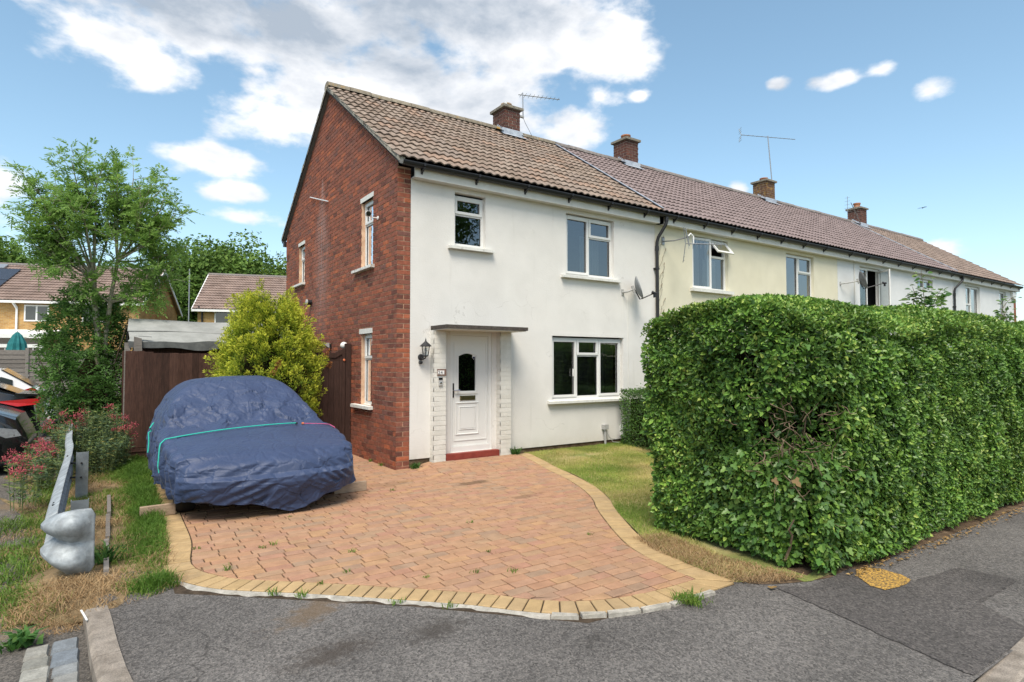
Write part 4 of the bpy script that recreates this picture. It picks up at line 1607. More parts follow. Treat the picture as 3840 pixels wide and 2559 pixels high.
q.tube([(1.007, DY - .01, 1.165), (1.007, DY - .05, 1.165), (1.05, DY - .055, 1.166), (1.10, DY - .052, 1.164)], [.011, .012, .011, .015], 8)
q.build('door_handle', M['chrome'], door, smooth=True)
for (a0, a1) in ((.572, .782), (1.805, 2.018)):
    mb = MB()
    mb.box(a0 + .0025, a1 - .0025, -.1275, .02, .0, 2.122)
    pier = mb.build('door_pier', M['painted_brick'], H1)
    Pf = lambda a, b, d: (a, -.13 + d, b)
    for poly, r in bricks(a0, a1, .03, 2.122, seed=int(a0 * 100), off=.006):
        q = MB()
        q.prism(poly, Pf, random.uniform(-.002, .001), .02, r, False)
        q.build('brick', M['painted_brick'], pier)
    Ps = lambda a, b, d: (a0 + d, a, b)
    for poly, r in bricks(-.13, .0, .03, 2.122, seed=int(a0 * 100) + 1, length=.26):
        q = MB()
        q.prism(poly, Ps, 0, .02, r, False)
        q.build('brick', M['painted_brick'], pier)
    Pe = lambda a, b, d: (a1 - d, a, b)
    for poly, r in bricks(-.13, .0, .03, 2.122, seed=int(a0 * 100) + 2, length=.26):
        q = MB()
        q.prism(poly, Pe, 0, .02, r, False)
        q.build('brick', M['painted_brick'], pier)
mb = MB()
mb.box(.785, 1.802, -.005, .001, 2.12, 2.19)
mb.build('door_head', M['painted_brick'], H1)
mb = MB()
mb.box(.575, 2.085, -.53, .0, 2.137, 2.192)
can = mb.build('canopy', M['canopy'], H1)
mb = MB()
mb.box(.60, 2.06, -.505, -.001, 2.124, 2.136)
mb.build('canopy_soffit', M['fascia'], can)
mb = MB()
mb.box(.785, 1.80, -.105, .03, .02, .168)
st = mb.build('door_step', M['step_red'], H1)
# roof of house 1
roof1 = roof(H1, -.085, HX, 'tile_brown', 'ridge', 300)
mb = MB()
# verge: undercloak and mortar bedding along both rakes of the gable
vb = MB()
for s in (1, -1):
    n = 26
    for k in range(n):
        t0, t1 = k / n, (k + 1) / n
        ya, yb = RIDGE_Y - s * (RIDGE_Y - EAVE_Y) * t0, RIDGE_Y - s * (RIDGE_Y - EAVE_Y) * t1
        za, zb = RIDGE_Z - (RIDGE_Z - EAVE_Z) * t0, RIDGE_Z - (RIDGE_Z - EAVE_Z) * t1
        o1, o2 = random.uniform(-.008, .008), random.uniform(.0, .018)
        vb.hexa([(-.078 + o1, ya, za - .055), (.03, ya, za - .055), (.03, yb, zb - .055), (-.078 + o1, yb, zb - .055),
                 (-.078 + o1, ya, za + .012 + o2), (.03, ya, za + .012), (.03, yb, zb + .012), (-.078 + o1, yb, zb + .012 + o2)])
vb.build('verge_mortar', M['verge'], roof1)
vb = MB()
for s in (1, -1):
    ya, yb = RIDGE_Y, RIDGE_Y - s * (RIDGE_Y - EAVE_Y + .02)
    vb.hexa([(-.062, ya, RIDGE_Z - .10), (.012, ya, RIDGE_Z - .10), (.012, yb, EAVE_Z - .10), (-.062, yb, EAVE_Z - .10),
             (-.062, ya, RIDGE_Z - .057), (.012, ya, RIDGE_Z - .057), (.012, yb, EAVE_Z - .057), (-.062, yb, EAVE_Z - .057)])
vb.build('verge_board', M['felt_edge'], roof1)
mb = MB()
mb.box(.222, HX, -.012, .0, ZE + .02, 4.66)
mb.build('eaves_closer', M['black_plastic'], H1)
fascia(H1, .225, HX - .005)
gutter(H1, -.015, HX + .06, .98)
downpipe(H1, 5.705)
chimney(H1, 4.02, 4.46, 3.10, 3.62, 7.66, 'old_brick', 'pot_buff', pot_h=.12)
# ================================================================== houses 2 to 4
H2 = thing('cream_house', 'cream rendered terraced house with an open upstairs window and a new purple tiled roof', 'house', (9.3, 3.4, 0))
X2 = 12.97
mb = MB()
holes2 = [(6.88, 8.13, 3.235, 4.39), (10.48, 11.77, 3.235, 4.39), (6.6, 8.3, .95, 2.1), (9.6, 10.4, .2, 2.1)]
wall_cells(mb, PF, HX + .002, X2, .05, ZE + .01, holes2[:2])
mb.build('wall', M['render_cream'], H2)
w = window(H2, PF, 10.48, 11.77, 3.235, 4.385, [(0, .5, 0, 1, True), (.5, 1, 0, .62, False), (.5, 1, .62, 1, True)], .075, (10.4, 11.85, .08, .06), interior='room')
curtain(w, PF, 10.6, 11.0, 3.25, 4.3, .4, 'curtain', 5)
curtain(w, PF, 11.3, 11.7, 3.25, 3.9, .4, 'curtain_brown', 4)
# window with both casements swung open
a0, a1, b0, b1 = 6.88, 8.13, 3.235, 4.385
mb = MB()
for (x0, x1, y0, y1) in ((a0, a0 + .05, b0, b1), (a1 - .05, a1, b0, b1), (a0 + .05, a1 - .05, b0, b0 + .05), (a0 + .05, a1 - .05, b1 - .05, b1), (7.47, 7.54, b0 + .05, b1 - .05), (7.54, a1 - .05, 3.98, 4.03)):
    mb.pbox(PF, x0, x1, y0, y1, .075, .135)
w = mb.build('window', M['upvc'], H2)


def swung(w, hinge, u, v, W_, H_, fr=.05, th=.03):
    """an open casement: frame and pane in the plane (u, v) from its hinge corner"""
    hinge, u, v = Vector(hinge), Vector(u).normalized(), Vector(v).normalized()
    n = u.cross(v)
    Pq = lambda a, b, d: hinge + u * a + v * b + n * d
    s = MB()
    for (x0, x1, y0, y1) in ((0, fr, 0, H_), (W_ - fr, W_, 0, H_), (fr, W_ - fr, 0, fr), (fr, W_ - fr, H_ - fr, H_)):
        s.pbox(Pq, x0, x1, y0, y1, -th / 2, th / 2)
    s.build('sash', M['upvc'], w)
    g = MB()
    g.add([Pq(fr, fr, 0), Pq(W_ - fr, fr, 0), Pq(W_ - fr, H_ - fr, 0), Pq(fr, H_ - fr, 0)], [(0, 1, 2, 3)])
    g.build('pane', M['glass'], w)


swung(w, (6.90, .05, 3.25), (.995, -.10, 0), (0, 0, 1), .60, 1.12)
swung(w, (7.53, .05, 4.36), (1, 0, 0), (0, -.62, -.78), .57, .37)
g = MB()
g.add([PF(7.54, 3.285, .10), PF(8.08, 3.285, .10), PF(8.08, 3.98, .10), PF(7.54, 3.98, .10)], [(0, 1, 2, 3)])
g.build('pane', M['glass'], w)
r = MB()
r.add([(6.6, .14, 3.0), (8.4, .14, 3.0), (8.4, 1.3, 3.0), (6.6, 1.3, 3.0), (6.6, .14, 4.6), (8.4, .14, 4.6), (8.4, 1.3, 4.6), (6.6, 1.3, 4.6)], [(0, 1, 2, 3), (4, 5, 6, 7), (2, 3, 7, 6), (0, 3, 7, 4), (1, 2, 6, 5)])
r.build('room', M['room'], w)
curtain(w, PF, 7.6, 8.05, 3.27, 3.98, .3, 'curtain', 5)
curtain(w, PF, 7.2, 7.45, 3.27, 4.3, .3, 'curtain', 3)
s = MB()
s.pbox(PF, 6.80, 8.23, 3.165, 3.236, -.085, .07)
s.build('sill', M['sill'], w)
rf2 = roof(H2, HX + .02, X2, 'tile_purple', 'ridge_far', 300)
# bonding strip between the old and the new roof
fl = MB()
a = Vector((HX + .005, RIDGE_Y, RIDGE_Z)) + SL_N * .06
b = a + SL_DN * (SLOPE - .02)
fl.bar(a + SL_DN * .1, b, .055, .022, SL_N)
fl.build('bonding_strip', M['lead'], rf2)
fl = MB()
fl.bar(a + SL_DN * .1 + Vector((-.05, 0, -.012)), b + Vector((-.05, 0, -.012)), .045, .03, SL_N)
fl.build('dark_bonding_gutter', M['black_plastic'], rf2)
fascia(H2, HX + .14, X2 - .003)
gutter(H2, HX + .061, X2, .98)
chimney(H2, 8.02, 8.48, 3.10, 3.60, 7.74, 'old_brick', 'pot')

H3 = thing('white_house', 'white rendered terraced house between the cream house and the far end house', 'house', (16.7, 3.4, 0))
X3 = 20.52
mb = MB()
wall_cells(mb, PF, X2 + .002, X3, .05, ZE + .01, [(14.2, 15.48, 3.2, 4.39), (17.93, 19.12, 4.0, 4.35)])
mb.build('wall', M['render_far'], H3)
w = window(H3, PF, 14.2, 15.48, 3.2, 4.385, [(0, .45, 0, .6, False), (0, .45, .6, 1, True)], .075, (14.1, 15.58, .08, .06), interior='dark')
mb = MB()
z = 3.3
while z < 3.86:
    mb.add([(14.26, .2, z), (14.78, .2, z), (14.78, .22, z + .016), (14.26, .22, z + .016)], [(0, 1, 2, 3)])
    z += .035
mb.build('blind', M['blind'], w, kind='stuff')
swung(w, (15.43, .06, 3.25), (-.55, -.80, 0), (0, 0, 1), .56, 1.08)
w = window(H3, PF, 17.93, 19.12, 4.0, 4.345, [(0, .5, 0, 1, True), (.5, 1, 0, 1, True)], .075, None, interior='dark')
rf3 = roof(H3, X2 + .003, X3, 'tile_purple', 'ridge_far', 300)
fascia(H3, X2, X3 - .003)
gutter(H3, X2 + .002, X3 + .05, .98)
mb = MB()
mb.tube([(13.87, -.02, .1), (13.87, -.02, 4.45)], .012, 6)
mb.build('wall_pipe', M['fascia'], H3)
downpipe(H3, 20.70, top_dx=.30)
chimney(H3, 14.55, 15.05, 3.10, 3.60, 7.72, 'lichen_brick', 'pot', pot_h=.10)
H4 = thing('far_end_house', 'white rendered house at the far end of the terrace with an alarm box', 'house', (23.6, 3.4, 0))
X4 = 26.95
mb = MB()
wall_cells(mb, PF, X3 + .002, X4 - .25, .05, ZE + .01, [(21.83, 23.17, 2.6, 4.40), (25.16, 25.89, 3.2, 4.42)])
mb.build('wall', M['render_far'], H4)
mb = MB()
mb.box(X4 - .25, X4, -.004, .02, 0, 4.6)
mb.box(X4 - .02, X4, .02, REAR_Y, 0, 4.75)
mb.build('brick_end_wall', M['brick'], H4)
w = window(H4, PF, 21.83, 23.17, 2.6, 4.395, [(0, .45, 0, .62, False), (0, .45, .62, 1, True), (.45, 1, 0, 1, True)], .075, (21.7, 23.3, .08, .06), interior='dark')
w = window(H4, PF, 25.16, 25.89, 3.2, 4.415, [(0, 1, 0, 1, True)], .075, None, interior='room')
rf4 = roof(H4, X3 + .02, X4 + .08, 'tile_far', 'ridge_far', 200)
fl = MB()
a = Vector((X3 + .005, RIDGE_Y, RIDGE_Z)) + SL_N * .06
fl.bar(a + SL_DN * .1, a + SL_DN * (SLOPE - .02), .06, .022, SL_N)
fl.build('bonding_strip', M['lead'], rf4)
fascia(H4, X3, X4 - .003)
gutter(H4, X3 + .051, X4, .98)
chimney(H4, 20.9, 21.4, 3.10, 3.60, 7.72, 'old_brick', 'pot', pot_h=.2)
for hs_, x0, x1 in ((H2, HX, X2), (H3, X2, X3), (H4, X3, X4)):
    mb = MB()
    mb.add([(x0, REAR_Y, 0), (x1, REAR_Y, 0), (x1, REAR_Y, 4.7), (x0, REAR_Y, 4.7)], [(0, 1, 2, 3)])
    mb.build('rear_wall', M['mortar'], hs_)

# ------------------------------------------------------------------ fixtures on the houses (things of their own)
def solid_text(name, s, size, loc, mat, parent, rot=(PI / 2, 0, 0), ext=.002):
    cu = bpy.data.curves.new(name, 'FONT')
    cu.body = s
    cu.size = size
    cu.extrude = ext
    cu.align_x = 'LEFT'
    o = bpy.data.objects.new(name, cu)
    COL.objects.link(o)
    dg = bpy.context.evaluated_depsgraph_get()
    me = bpy.data.meshes.new_from_object(o.evaluated_get(dg))
    bpy.data.objects.remove(o)
    me.materials.clear()
    me.materials.append(mat)
    q = bpy.data.objects.new(name, me)
    q.rotation_euler = rot
    q.location = Vector(loc) - WORG[parent]
    link(q, parent)
    WORG[q] = Vector(loc)
    return q


# carriage lantern left of the door
t = thing('wall_lantern', 'black carriage lantern on the white wall left of the front door', 'lantern', (.42, 0, 1.62))
lx, ly = .42, -.145
mb = MB()
mb.lathe([(.05, -.012), (.045, -.03), (.02, -.04)], (lx - .02, 0, 1.70), 14, 'Y')
mb.lathe([(.028, -.01), (.028, -.05), (.012, -.055)], (lx - .03, 0, 1.62), 10, 'Y')
mb.build('wall_plate', M['black_metal'], t, smooth=True)
mb = MB()
mb.tube([(lx - .02, -.03, 1.70), (lx - .015, -.075, 1.665), (lx, ly + .02, 1.68), (lx, ly, 1.715)], .010, 8)
mb.build('arm', M['black_metal'], t, smooth=True)
mb = MB()
mb.lathe([(.02, 1.705), (.046, 1.715), (.046, 1.728)], (lx, ly, 0), 6)
for k in range(6):
    a = 2 * PI * k / 6
    c, s = math.cos(a), math.sin(a)
    mb.bar((lx + .044 * c, ly + .044 * s, 1.725), (lx + .066 * c, ly + .066 * s, 1.868), .007, .007)
mb.build('lantern_cage', M['black_metal'], t)
mb = MB()
vs = [(lx + r_ * math.cos(2 * PI * k / 6), ly + r_ * math.sin(2 * PI * k / 6), z) for r_, z in ((.042, 1.728), (.063, 1.866)) for k in range(6)]
mb.add(vs, [(k, (k + 1) % 6, 6 + (k + 1) % 6, 6 + k) for k in range(6)])
mb.build('lantern_glass', M['lamp_glass'], t)
mb = MB()
mb.lathe([(.012, 1.73), (.014, 1.78), (.022, 1.80), (.020, 1.83), (.0, 1.84)], (lx, ly, 0), 10)
mb.build('bulb', M['white_plastic'], t, smooth=True)
mb = MB()
mb.lathe([(.090, 1.864), (.092, 1.872), (.058, 1.905), (.035, 1.925), (.014, 1.945), (.010, 1.958), (.013, 1.966), (.006, 1.975), (.003, 1.999)], (lx, ly, 0), 12)
mb.build('lantern_hood', M['black_metal'], t, smooth=True)

t = thing('number_plaque', 'brown house number plaque reading 24 on the white brick pier', 'number plaque', (.70, -.135, 1.41))
mb = MB()
mb.box(.624, .781, -.142, -.1335, 1.411, 1.516)
pl = mb.build('plaque_board', M['plaque'], t)
mb = MB()
mb.box(.630, .742, -.1455, -.1425, 1.432, 1.492)
mb.build('plaque_face', M['plaque_white'], t)
solid_text('numeral', '2', .068, (.634, -.1462, 1.438), M['ink'], t)
solid_text('numeral', '4', .068, (.678, -.1462, 1.438), M['ink'], t)
t = thing('doorbell', 'grey video doorbell with a black lens under the number plaque', 'doorbell', (.68, -.135, 1.25))
mb = MB()
mb.box(.650, .712, -.152, -.1335, 1.256, 1.345)
mb.build('bell_body', M['grey_plastic'], t)
mb = MB()
mb.box(.650, .712, -.154, -.1335, 1.346, 1.38)
mb.build('bell_lens', M['black_glass'], t)
mb = MB()
mb.lathe([(.016, -.1525), (.016, -.156), (.013, -.157)], (.681, 0, 1.30), 16, 'Y')
mb.build('bell_button', M['chrome'], t)

t = thing('security_camera', 'white security camera with a black lens on an arm on the brick gable', 'camera', (0, .78, 3.97))
mb = MB()
mb.lathe([(.032, -.002), (.032, -.014), (.012, -.02)], (0, .78, 3.985), 14, 'X')
mb.build('base', M['white_plastic'], t, smooth=True)
mb = MB()
mb.tube([(-.01, .78, 3.985), (-.10, .80, 3.985), (-.13, .805, 4.01)], .010, 8)
mb.build('arm', M['white_plastic'], t, smooth=True)
d = Vector((-.25, -.9, -.18)).normalized()
c = Vector((-.155, .82, 4.045))
mb = MB()
mb.tube([c - d * .06, c - d * .055, c - d * .02, c + d * .05], [.03, .045, .05, .045], 16)
mb.build('camera_body', M['white_plastic'], t, smooth=True)
mb = MB()
mb.tube([c + d * .051, c + d * .058], .041, 16)
mb.build('camera_lens', M['black_glass'], t)

t = thing('boiler_flue', 'round grey flue terminal sticking out of the brick gable', 'flue', (0, 4.6, 2.91))
mb = MB()
mb.lathe([(.055, .0), (.055, -.06), (.06, -.062), (.06, -.085), (.05, -.09)], (0, 4.60, 2.915), 16, 'X')
mb.build('flue_pipe', M['black_plastic'], t, smooth=True)
mb = MB()
mb.lathe([(.062, -.091), (.062, -.115), (.045, -.122)], (0, 4.60, 2.915), 16, 'X')
mb.build('flue_terminal', M['grey_plastic'], t, smooth=True)

t = thing('sensor_light', 'small dark sensor light on the gable behind the gate', 'wall light', (0, 3.2, 1.9))
mb = MB()
mb.box(-.05, 0, 3.16, 3.24, 1.90, 1.98)
mb.build('back_plate', M['black_plastic'], t)
mb = MB()
mb.hexa([(-.13, 3.15, 1.95), (-.05, 3.15, 1.90), (-.05, 3.25, 1.90), (-.13, 3.25, 1.95), (-.15, 3.15, 2.0), (-.05, 3.15, 2.0), (-.05, 3.25, 2.0), (-.15, 3.25, 2.0)])
mb.build('lamp_head', M['grey_plastic'], t)
t = thing('globe_light', 'round white globe light on the gable above the gate post', 'wall light', (0, 2.18, 1.9))
mb = MB()
mb.lathe([(.045, 0), (.045, -.025)], (0, 2.18, 1.92), 14, 'X')
mb.build('back_plate', M['black_plastic'], t)
mb = MB()
mb.lathe([(.03, -.026), (.058, -.05), (.068, -.09), (.05, -.13), (.02, -.15)], (0, 2.18, 1.925), 14, 'X')
mb.build('globe', M['white_plastic'], t, smooth=True)
t = thing('wall_bar', 'thin white metal bar fixed across the brick gable', 'bar', (0, 4.1, 4.85))
mb = MB()
mb.bar((-.03, 4.70, 5.235), (-.03, 3.40, 4.852), .018, .018)
mb.build('bar', M['white_plastic'], t)
mb = MB()
mb.box(-.03, .005, 4.2, 4.215, 5.07, 5.085)
mb.box(-.03, .005, 3.8, 3.815, 4.955, 4.97)
mb.build('clip', M['grey_plastic'], t)


def dish(name, label, c, r_, wall, mat, face, lnb, group):
    """satellite dish: shallow bowl, back frame, wall bracket, arm and LNB"""
    t = thing(name, label, 'satellite dish', wall, group)
    c, f = Vector(c), Vector(face).normalized()
    x = f.cross(Vector((0, 0, 1))).normalized()
    y = x.cross(f)
    vs, fs = [], []
    n, m = 28, 6
    for i in range(m + 1):
        q = i / m
        for k in range(n):
            a = 2 * PI * k / n
            vs.append(c + x * (r_ * .88 * q * math.cos(a)) + y * (r_ * q * math.sin(a)) + f * (.16 * r_ * 2 * q * q))
    for i in range(m):
        for k in range(n):
            fs.append((i * n + k, i * n + (k + 1) % n, (i + 1) * n + (k + 1) % n, (i + 1) * n + k))
    mb = MB()
    mb.add(vs, fs)
    o = mb.build('reflector', M[mat], t, smooth=True)
    sd = o.modifiers.new('thickness', 'SOLIDIFY')
    sd.thickness = .008
    mb = MB()
    w = Vector(wall)
    mb.box(w.x - .03, w.x + .03, -.012, 0, w.z - .06, w.z + .06)
    mb.tube([w + Vector((0, -.01, 0)), w + Vector((.01, -.12, .0)), c - f * .03], .018, 8)
    mb.tube([c - f * .05 - y * .07, c - f * .05 + y * .07], .03, 8)
    mb.build('bracket', M['grey_plastic'], t)
    mb = MB()
    b0 = c - y * r_ * .98 + f * .06
    l = Vector(lnb)
    mb.tube([c - f * .03, b0 - f * .05, b0, l], .013, 8)
    mb.build('arm', M['black_metal'], t)
    mb = MB()
    dd = (c - l).normalized()
    mb.tube([l - dd * .05, l + dd * .02, l + dd * .03, l + dd * .06], [.018, .022, .032, .032], 10)
    mb.box(l.x - .02, l.x + .02, l.y - .02, l.y + .02, l.z - .09, l.z - .01)
    mb.build('receiver', M['black_plastic'], t)
    return t


dish('satellite_dish', 'grey satellite dish on the white wall beside the black downpipe', (4.93, -.20, 3.07), .23, (4.76, 0, 3.0), 'dish', (.72, -.62, .30), (5.22, -.42, 2.98), None)
dish('satellite_dish', 'dark satellite dish on the white wall right of the cream house', (13.55, -.32, 3.88), .25, (13.1, 0, 3.79), 'dish_dark', (.62, -.74, .30), (14.0, -.75, 3.80), None)


def yagi(t, a, b, n, el, vertical_els=False, mat='alu', reflector=True):
    a, b = Vector(a), Vector(b)
    d = (b - a).normalized()
    s = d.cross(Vector((0, 0, 1))).normalized()
    if vertical_els:
        s = Vector((0, 0, 1))
    mb = MB()
    mb.tube([a, b], .010, 6)
    mb.build('boom', M[mat], t)
    for i in range(n):
        p = a + (b - a) * ((i + .6) / n)
        L = el * (1 - .35 * i / n)
        q = MB()
        q.tube([p - s * L / 2, p + s * L / 2], .0045, 5)
        q.build('element', M[mat], t)


t = thing('roof_aerial', 'slim aerial with cross elements on a mast beside the nearest chimney', 'aerial', (4.55, 3.12, 7.5))
mb = MB()
mb.tube([(4.555, 3.10, 7.50), (4.555, 3.12, 8.14)], .014, 8)
mb.build('mast', M['alu'], t)
mb = MB()
mb.box(4.46, 4.57, 3.08, 3.14, 7.52, 7.56)
mb.box(4.46, 4.57, 3.08, 3.14, 7.70, 7.74)
mb.tube([(4.02, 3.09, 7.72), (4.3, 3.09, 7.69), (4.47, 3.09, 7.7)], .006, 5)
mb.build('mast_bracket', M['grey_plastic'], t)
mb = MB()
mb.box(4.0, 4.05, 3.05, 3.10, 7.68, 7.76)
mb.build('junction_box', M['white_plastic'], t)
yagi(t, (4.50, 3.22, 8.12), (5.50, 2.87, 8.12), 10, .26)
mb = MB()
mb.tube([(4.56, 3.12, 7.55), (4.62, 3.1, 7.4), (4.78, 3.15, 7.26), (4.95, 3.3, 7.24)], .005, 5)
mb.build('cable', M['black_plastic'], t)
t = thing('roof_aerial', 'tall thin mast aerial above the lichen covered chimney', 'aerial', (15.0, 3.3, 7.9))
mb = MB()
mb.tube([(15.0, 3.15, 7.5), (15.0, 3.3, 9.4)], .018, 8)
mb.build('mast', M['alu'], t)
yagi(t, (14.05, 3.70, 9.36), (15.98, 2.89, 9.36), 12, .10)
mb = MB()
for s in (-1, 1):
    mb.bar((14.08, 3.69, 9.36), (14.02, 3.75, 9.36 + s * .22), .012, .012)
    for k in range(3):
        zz = 9.36 + s * (.07 + .07 * k)
        mb.bar((13.95, 3.60, zz), (14.12, 3.82, zz), .008, .008)
mb.build('reflector', M['alu'], t)
t = thing('roof_aerial', 'small upright aerial on a leaning pole beside the farthest chimney', 'aerial', (20.5, 2.9, 7.0))
mb = MB()
mb.tube([(20.49, 2.9, 7.0), (19.75, 2.9, 7.72)], .014, 6)
mb.build('pole', M['alu'], t)
yagi(t, (19.48, 2.9, 7.26), (19.50, 2.9, 7.92), 5, .25)
t = thing('wall_aerial', 'aerial with many cross elements on the cream wall beside the open window', 'aerial', (5.94, 0, 4.16))
mb = MB()
mb.box(5.90, 5.98, -.015, 0, 4.08, 4.24)
mb.tube([(5.94, -.01, 4.15), (6.0, -.25, 4.13), (6.10, -.55, 4.17)], .014, 8)
mb.tube([(6.02, -.53, 4.35), (6.05, -.535, 4.20), (6.11, -.55, 3.98)], .012, 8)
mb.build('wall_bracket', M['alu'], t)
mb = MB()
mb.tube([(6.08, -.55, 4.18), (6.14, -.56, 4.24), (6.20, -.58, 4.18), (6.19, -.585, 4.03)], .016, 8)
mb.build('mast', M['white_plastic'], t, smooth=True)
yagi(t, (6.04, -.53, 4.03), (6.75, -.87, 4.03), 9, .22, True)
mb = MB()
for s in (-1, 1):
    for k in range(5):
        q = (.05 + .075 * k)
        p = Vector((6.02 - q * .10, -.52 + q * .02, 4.03 + s * q))
        if s > 0 and k == 4:
            continue
        mb.bar(p + Vector((-.11, -.10, -.02)), p + Vector((.11, .10, .02)), .008, .008)
mb.bar((6.03, -.52, 4.03), (5.98, -.51, 4.36), .01, .01)
mb.bar((6.03, -.52, 4.03), (5.96, -.51, 3.64), .01, .01)
mb.build('reflector', M['alu'], t)
t = thing('alarm_box', 'white alarm box under the eaves at the far end of the terrace', 'alarm box', (26.5, 0, 4.2))
mb = MB()
mb.prism([(26.30, 4.44), (26.78, 4.44), (26.72, 4.22), (26.58, 4.16), (26.38, 4.22)], PF, -.09, 0)
mb.build('alarm_cover', M['white_plastic'], t)
t = thing('junction_box', 'small grey box with a pipe at the foot of the white wall', 'utility box', (4.24, 0, 0))
mb = MB()
mb.box(4.185, 4.295, -.085, 0, .345, .435)
mb.build('box', M['grey_plastic'], t)
mb = MB()
mb.tube([(4.24, -.045, .0), (4.24, -.045, .35)], .022, 8)
mb.tube([(4.25, -.05, .33), (4.35, -.06, .17), (4.5, -.06, .14), (4.68, -.05, .22)], .006, 5)
mb.tube([(4.25, -.05, .30), (4.4, -.09, .10), (4.7, -.12, .06), (4.9, -.12, .03)], .006, 5)
mb.build('pipe', M['grey_plastic'], t)
t = thing('meter_box', 'white plastic box on the wall foot beside the low hedge', 'utility box', (4.73, 0, .2))
mb = MB()
mb.box(4.66, 4.80, -.10, 0, .205, .405)
mb.build('box', M['white_plastic'], t)
mb = MB()
mb.box(4.67, 4.79, -.107, -.1005, .215, .395)
mb.build('box_lid', M['white_plastic'], t)

# ------------------------------------------------------------------ fence, shed, gate
FY = 3.30
fence = thing('timber_fence', 'dark brown close board fence beside the shed with scuffed paint', 'fence', (-2.3, FY, 0))
x = -3.385
i = 0
while x < -.05:
    w_ = .118 + random.uniform(-.012, .012)
    mb = MB()
    zt = 1.80 + random.uniform(-.012, .012)
    y0 = FY - .02 + random.uniform(-.004, .004)
    if x > -3.1:
        zt -= .03
    # feather edge: one side thicker, ragged top
    mb.hexa([(x, y0 - .022, .20), (x + w_ + .01, y0 - .006, .20), (x + w_ + .01, y0, .20), (x, y0, .20),
             (x, y0 - .022, zt), (x + w_ + .01, y0 - .006, zt + random.uniform(-.015, .01)), (x + w_ + .01, y0, zt), (x, y0, zt)], random.random())
    mb.build('board', M['wood_brown'], fence)
    x += w_
    i += 1
mb = MB()
mb.box(-3.40, -.05, FY - .05, FY - .02, .02, .19, .3)
mb.build('gravel_board', M['wood_brown'], fence)
mb = MB()
mb.box(-3.41, -.05, FY - .062, FY - .052, .135, .155, .9)
mb.build('board_lip', M['wood_brown'], fence)
for zz in (.5, 1.1, 1.6):
    mb = MB()
    mb.box(-3.38, -.05, FY + .002, FY + .05, zz, zz + .07, .4)
    mb.build('rail', M['wood_brown'], fence)
mb = MB()
mb.hexa([(-3.27, FY - .016, 1.78), (-3.15, FY - .016, 1.78), (-3.15, FY + .04, 1.78), (-3.27, FY + .04, 1.78), (-3.27, FY - .016, 2.05), (-3.16, FY - .016, 2.02), (-3.16, FY + .04, 2.02), (-3.27, FY + .04, 2.05)], .2)
mb.build('post', M['wood_grey'], fence)
mb = MB()
mb.box(-3.40, -3.32, FY + .05, FY + .14, 0, 1.95, .6)
mb.build('post', M['wood_grey'], fence)
# side return of the fence going back
for k in range(9):
    mb = MB()
    y0 = FY + .16 + k * .118
    mb.hexa([(-3.412, y0, .05), (-3.39, y0, .05), (-3.39, y0 + .12, .05), (-3.40, y0 + .12, .05), (-3.412, y0, 1.82), (-3.39, y0, 1.82), (-3.39, y0 + .12, 1.80), (-3.40, y0 + .12, 1.80)], random.random())
    mb.build('board', M['wood_brown'], fence)

shed = thing('shed', 'garden shed with a grey felted roof standing behind the brown fence', 'shed', (-2.1, 4.5, 0))
SX0, SX1, SY0, SY1 = -3.22, -.6, 3.55, 5.6
mb = MB()
mb.box(SX0, SX1, SY0 + .08, SY1, 0, 2.0)
mb.build('shed_wall', M['wood_brown'], shed)
# roof: shallow slope towards us, folded felt, raised ridge strip, drooping front edge
mb = MB()
pr = [(SY0 - .20, 1.86), (SY0 - .22, 1.98), (SY0 - .16, 2.02), (SY0 + .18, 2.15), (SY0 + .20, 2.16), (SY0 + .75, 2.40), (SY1 + .2, 1.95)]
xs = np.linspace(SX0 - .12, SX1 + .1, 27)
vs, fs = [], []
for i, xx in enumerate(xs):
    for j, (yy, zz) in enumerate(pr):
        dz = .012 * math.sin(3.1 * xx + j) + .01 * math.sin(9 * xx + 2 * j) * (j < 2) + (-.02 * math.sin(xx * 5) if j == 0 else 0)
        vs.append((xx + .015 * math.sin(j * 2.1 + xx), yy, zz + dz))
n = len(pr)
for i in range(len(xs) - 1):
    for j in range(n - 1):
        fs.append((i * n + j, (i + 1) * n + j, (i + 1) * n + j + 1, i * n + j + 1))
m1 = n - 1
mb.add([v for i, v in enumerate(vs) if i % n >= 1], [(i * m1 + j, (i + 1) * m1 + j, (i + 1) * m1 + j + 1, i * m1 + j + 1) for i in range(len(xs) - 1) for j in range(m1 - 1)])
rf = mb.build('felt_roof', M['felt'], shed, smooth=True)
mb = MB()
mb.add([(v[0], v[1] - .004, v[2]) for i, v in enumerate(vs) if i % n < 2], [(2 * i, 2 * i + 2, 2 * i + 3, 2 * i + 1) for i in range(len(xs) - 1)])
mb.build('felt_drip_edge', M['felt_edge'], rf, smooth=True)
mb = MB()
for i in range(len(xs) - 1):
    a, b = vs[i * n + 4], vs[(i + 1) * n + 4]
    mb.add([(a[0], a[1] - .02, a[2] - .003), (b[0], b[1] - .02, b[2] - .003), (b[0], b[1], b[2] + .008), (a[0], a[1], a[2] + .008)], [(0, 1, 2, 3)])
mb.build('felt_lap', M['felt_edge'], rf)
mb = MB()
mb.add([(SX0 - .13, SY0 - .2, 1.9), (SX0 - .13, SY0 + .75, 2.38), (SX0 - .13, SY1 + .2, 1.93), (SX0 - .13, SY1, 1.80), (SX0 - .13, SY0, 1.78)], [(0, 1, 2, 3, 4)])
mb.build('bargeboard', M['black_plastic'], shed)
mb = MB()
mb.bar((SX0 + .02, SY0 - .21, 2.06), (SX0 + .20, SY0 - .25, 2.05), .05, .008)
mb.build('torn_felt', M['felt_edge'], rf)

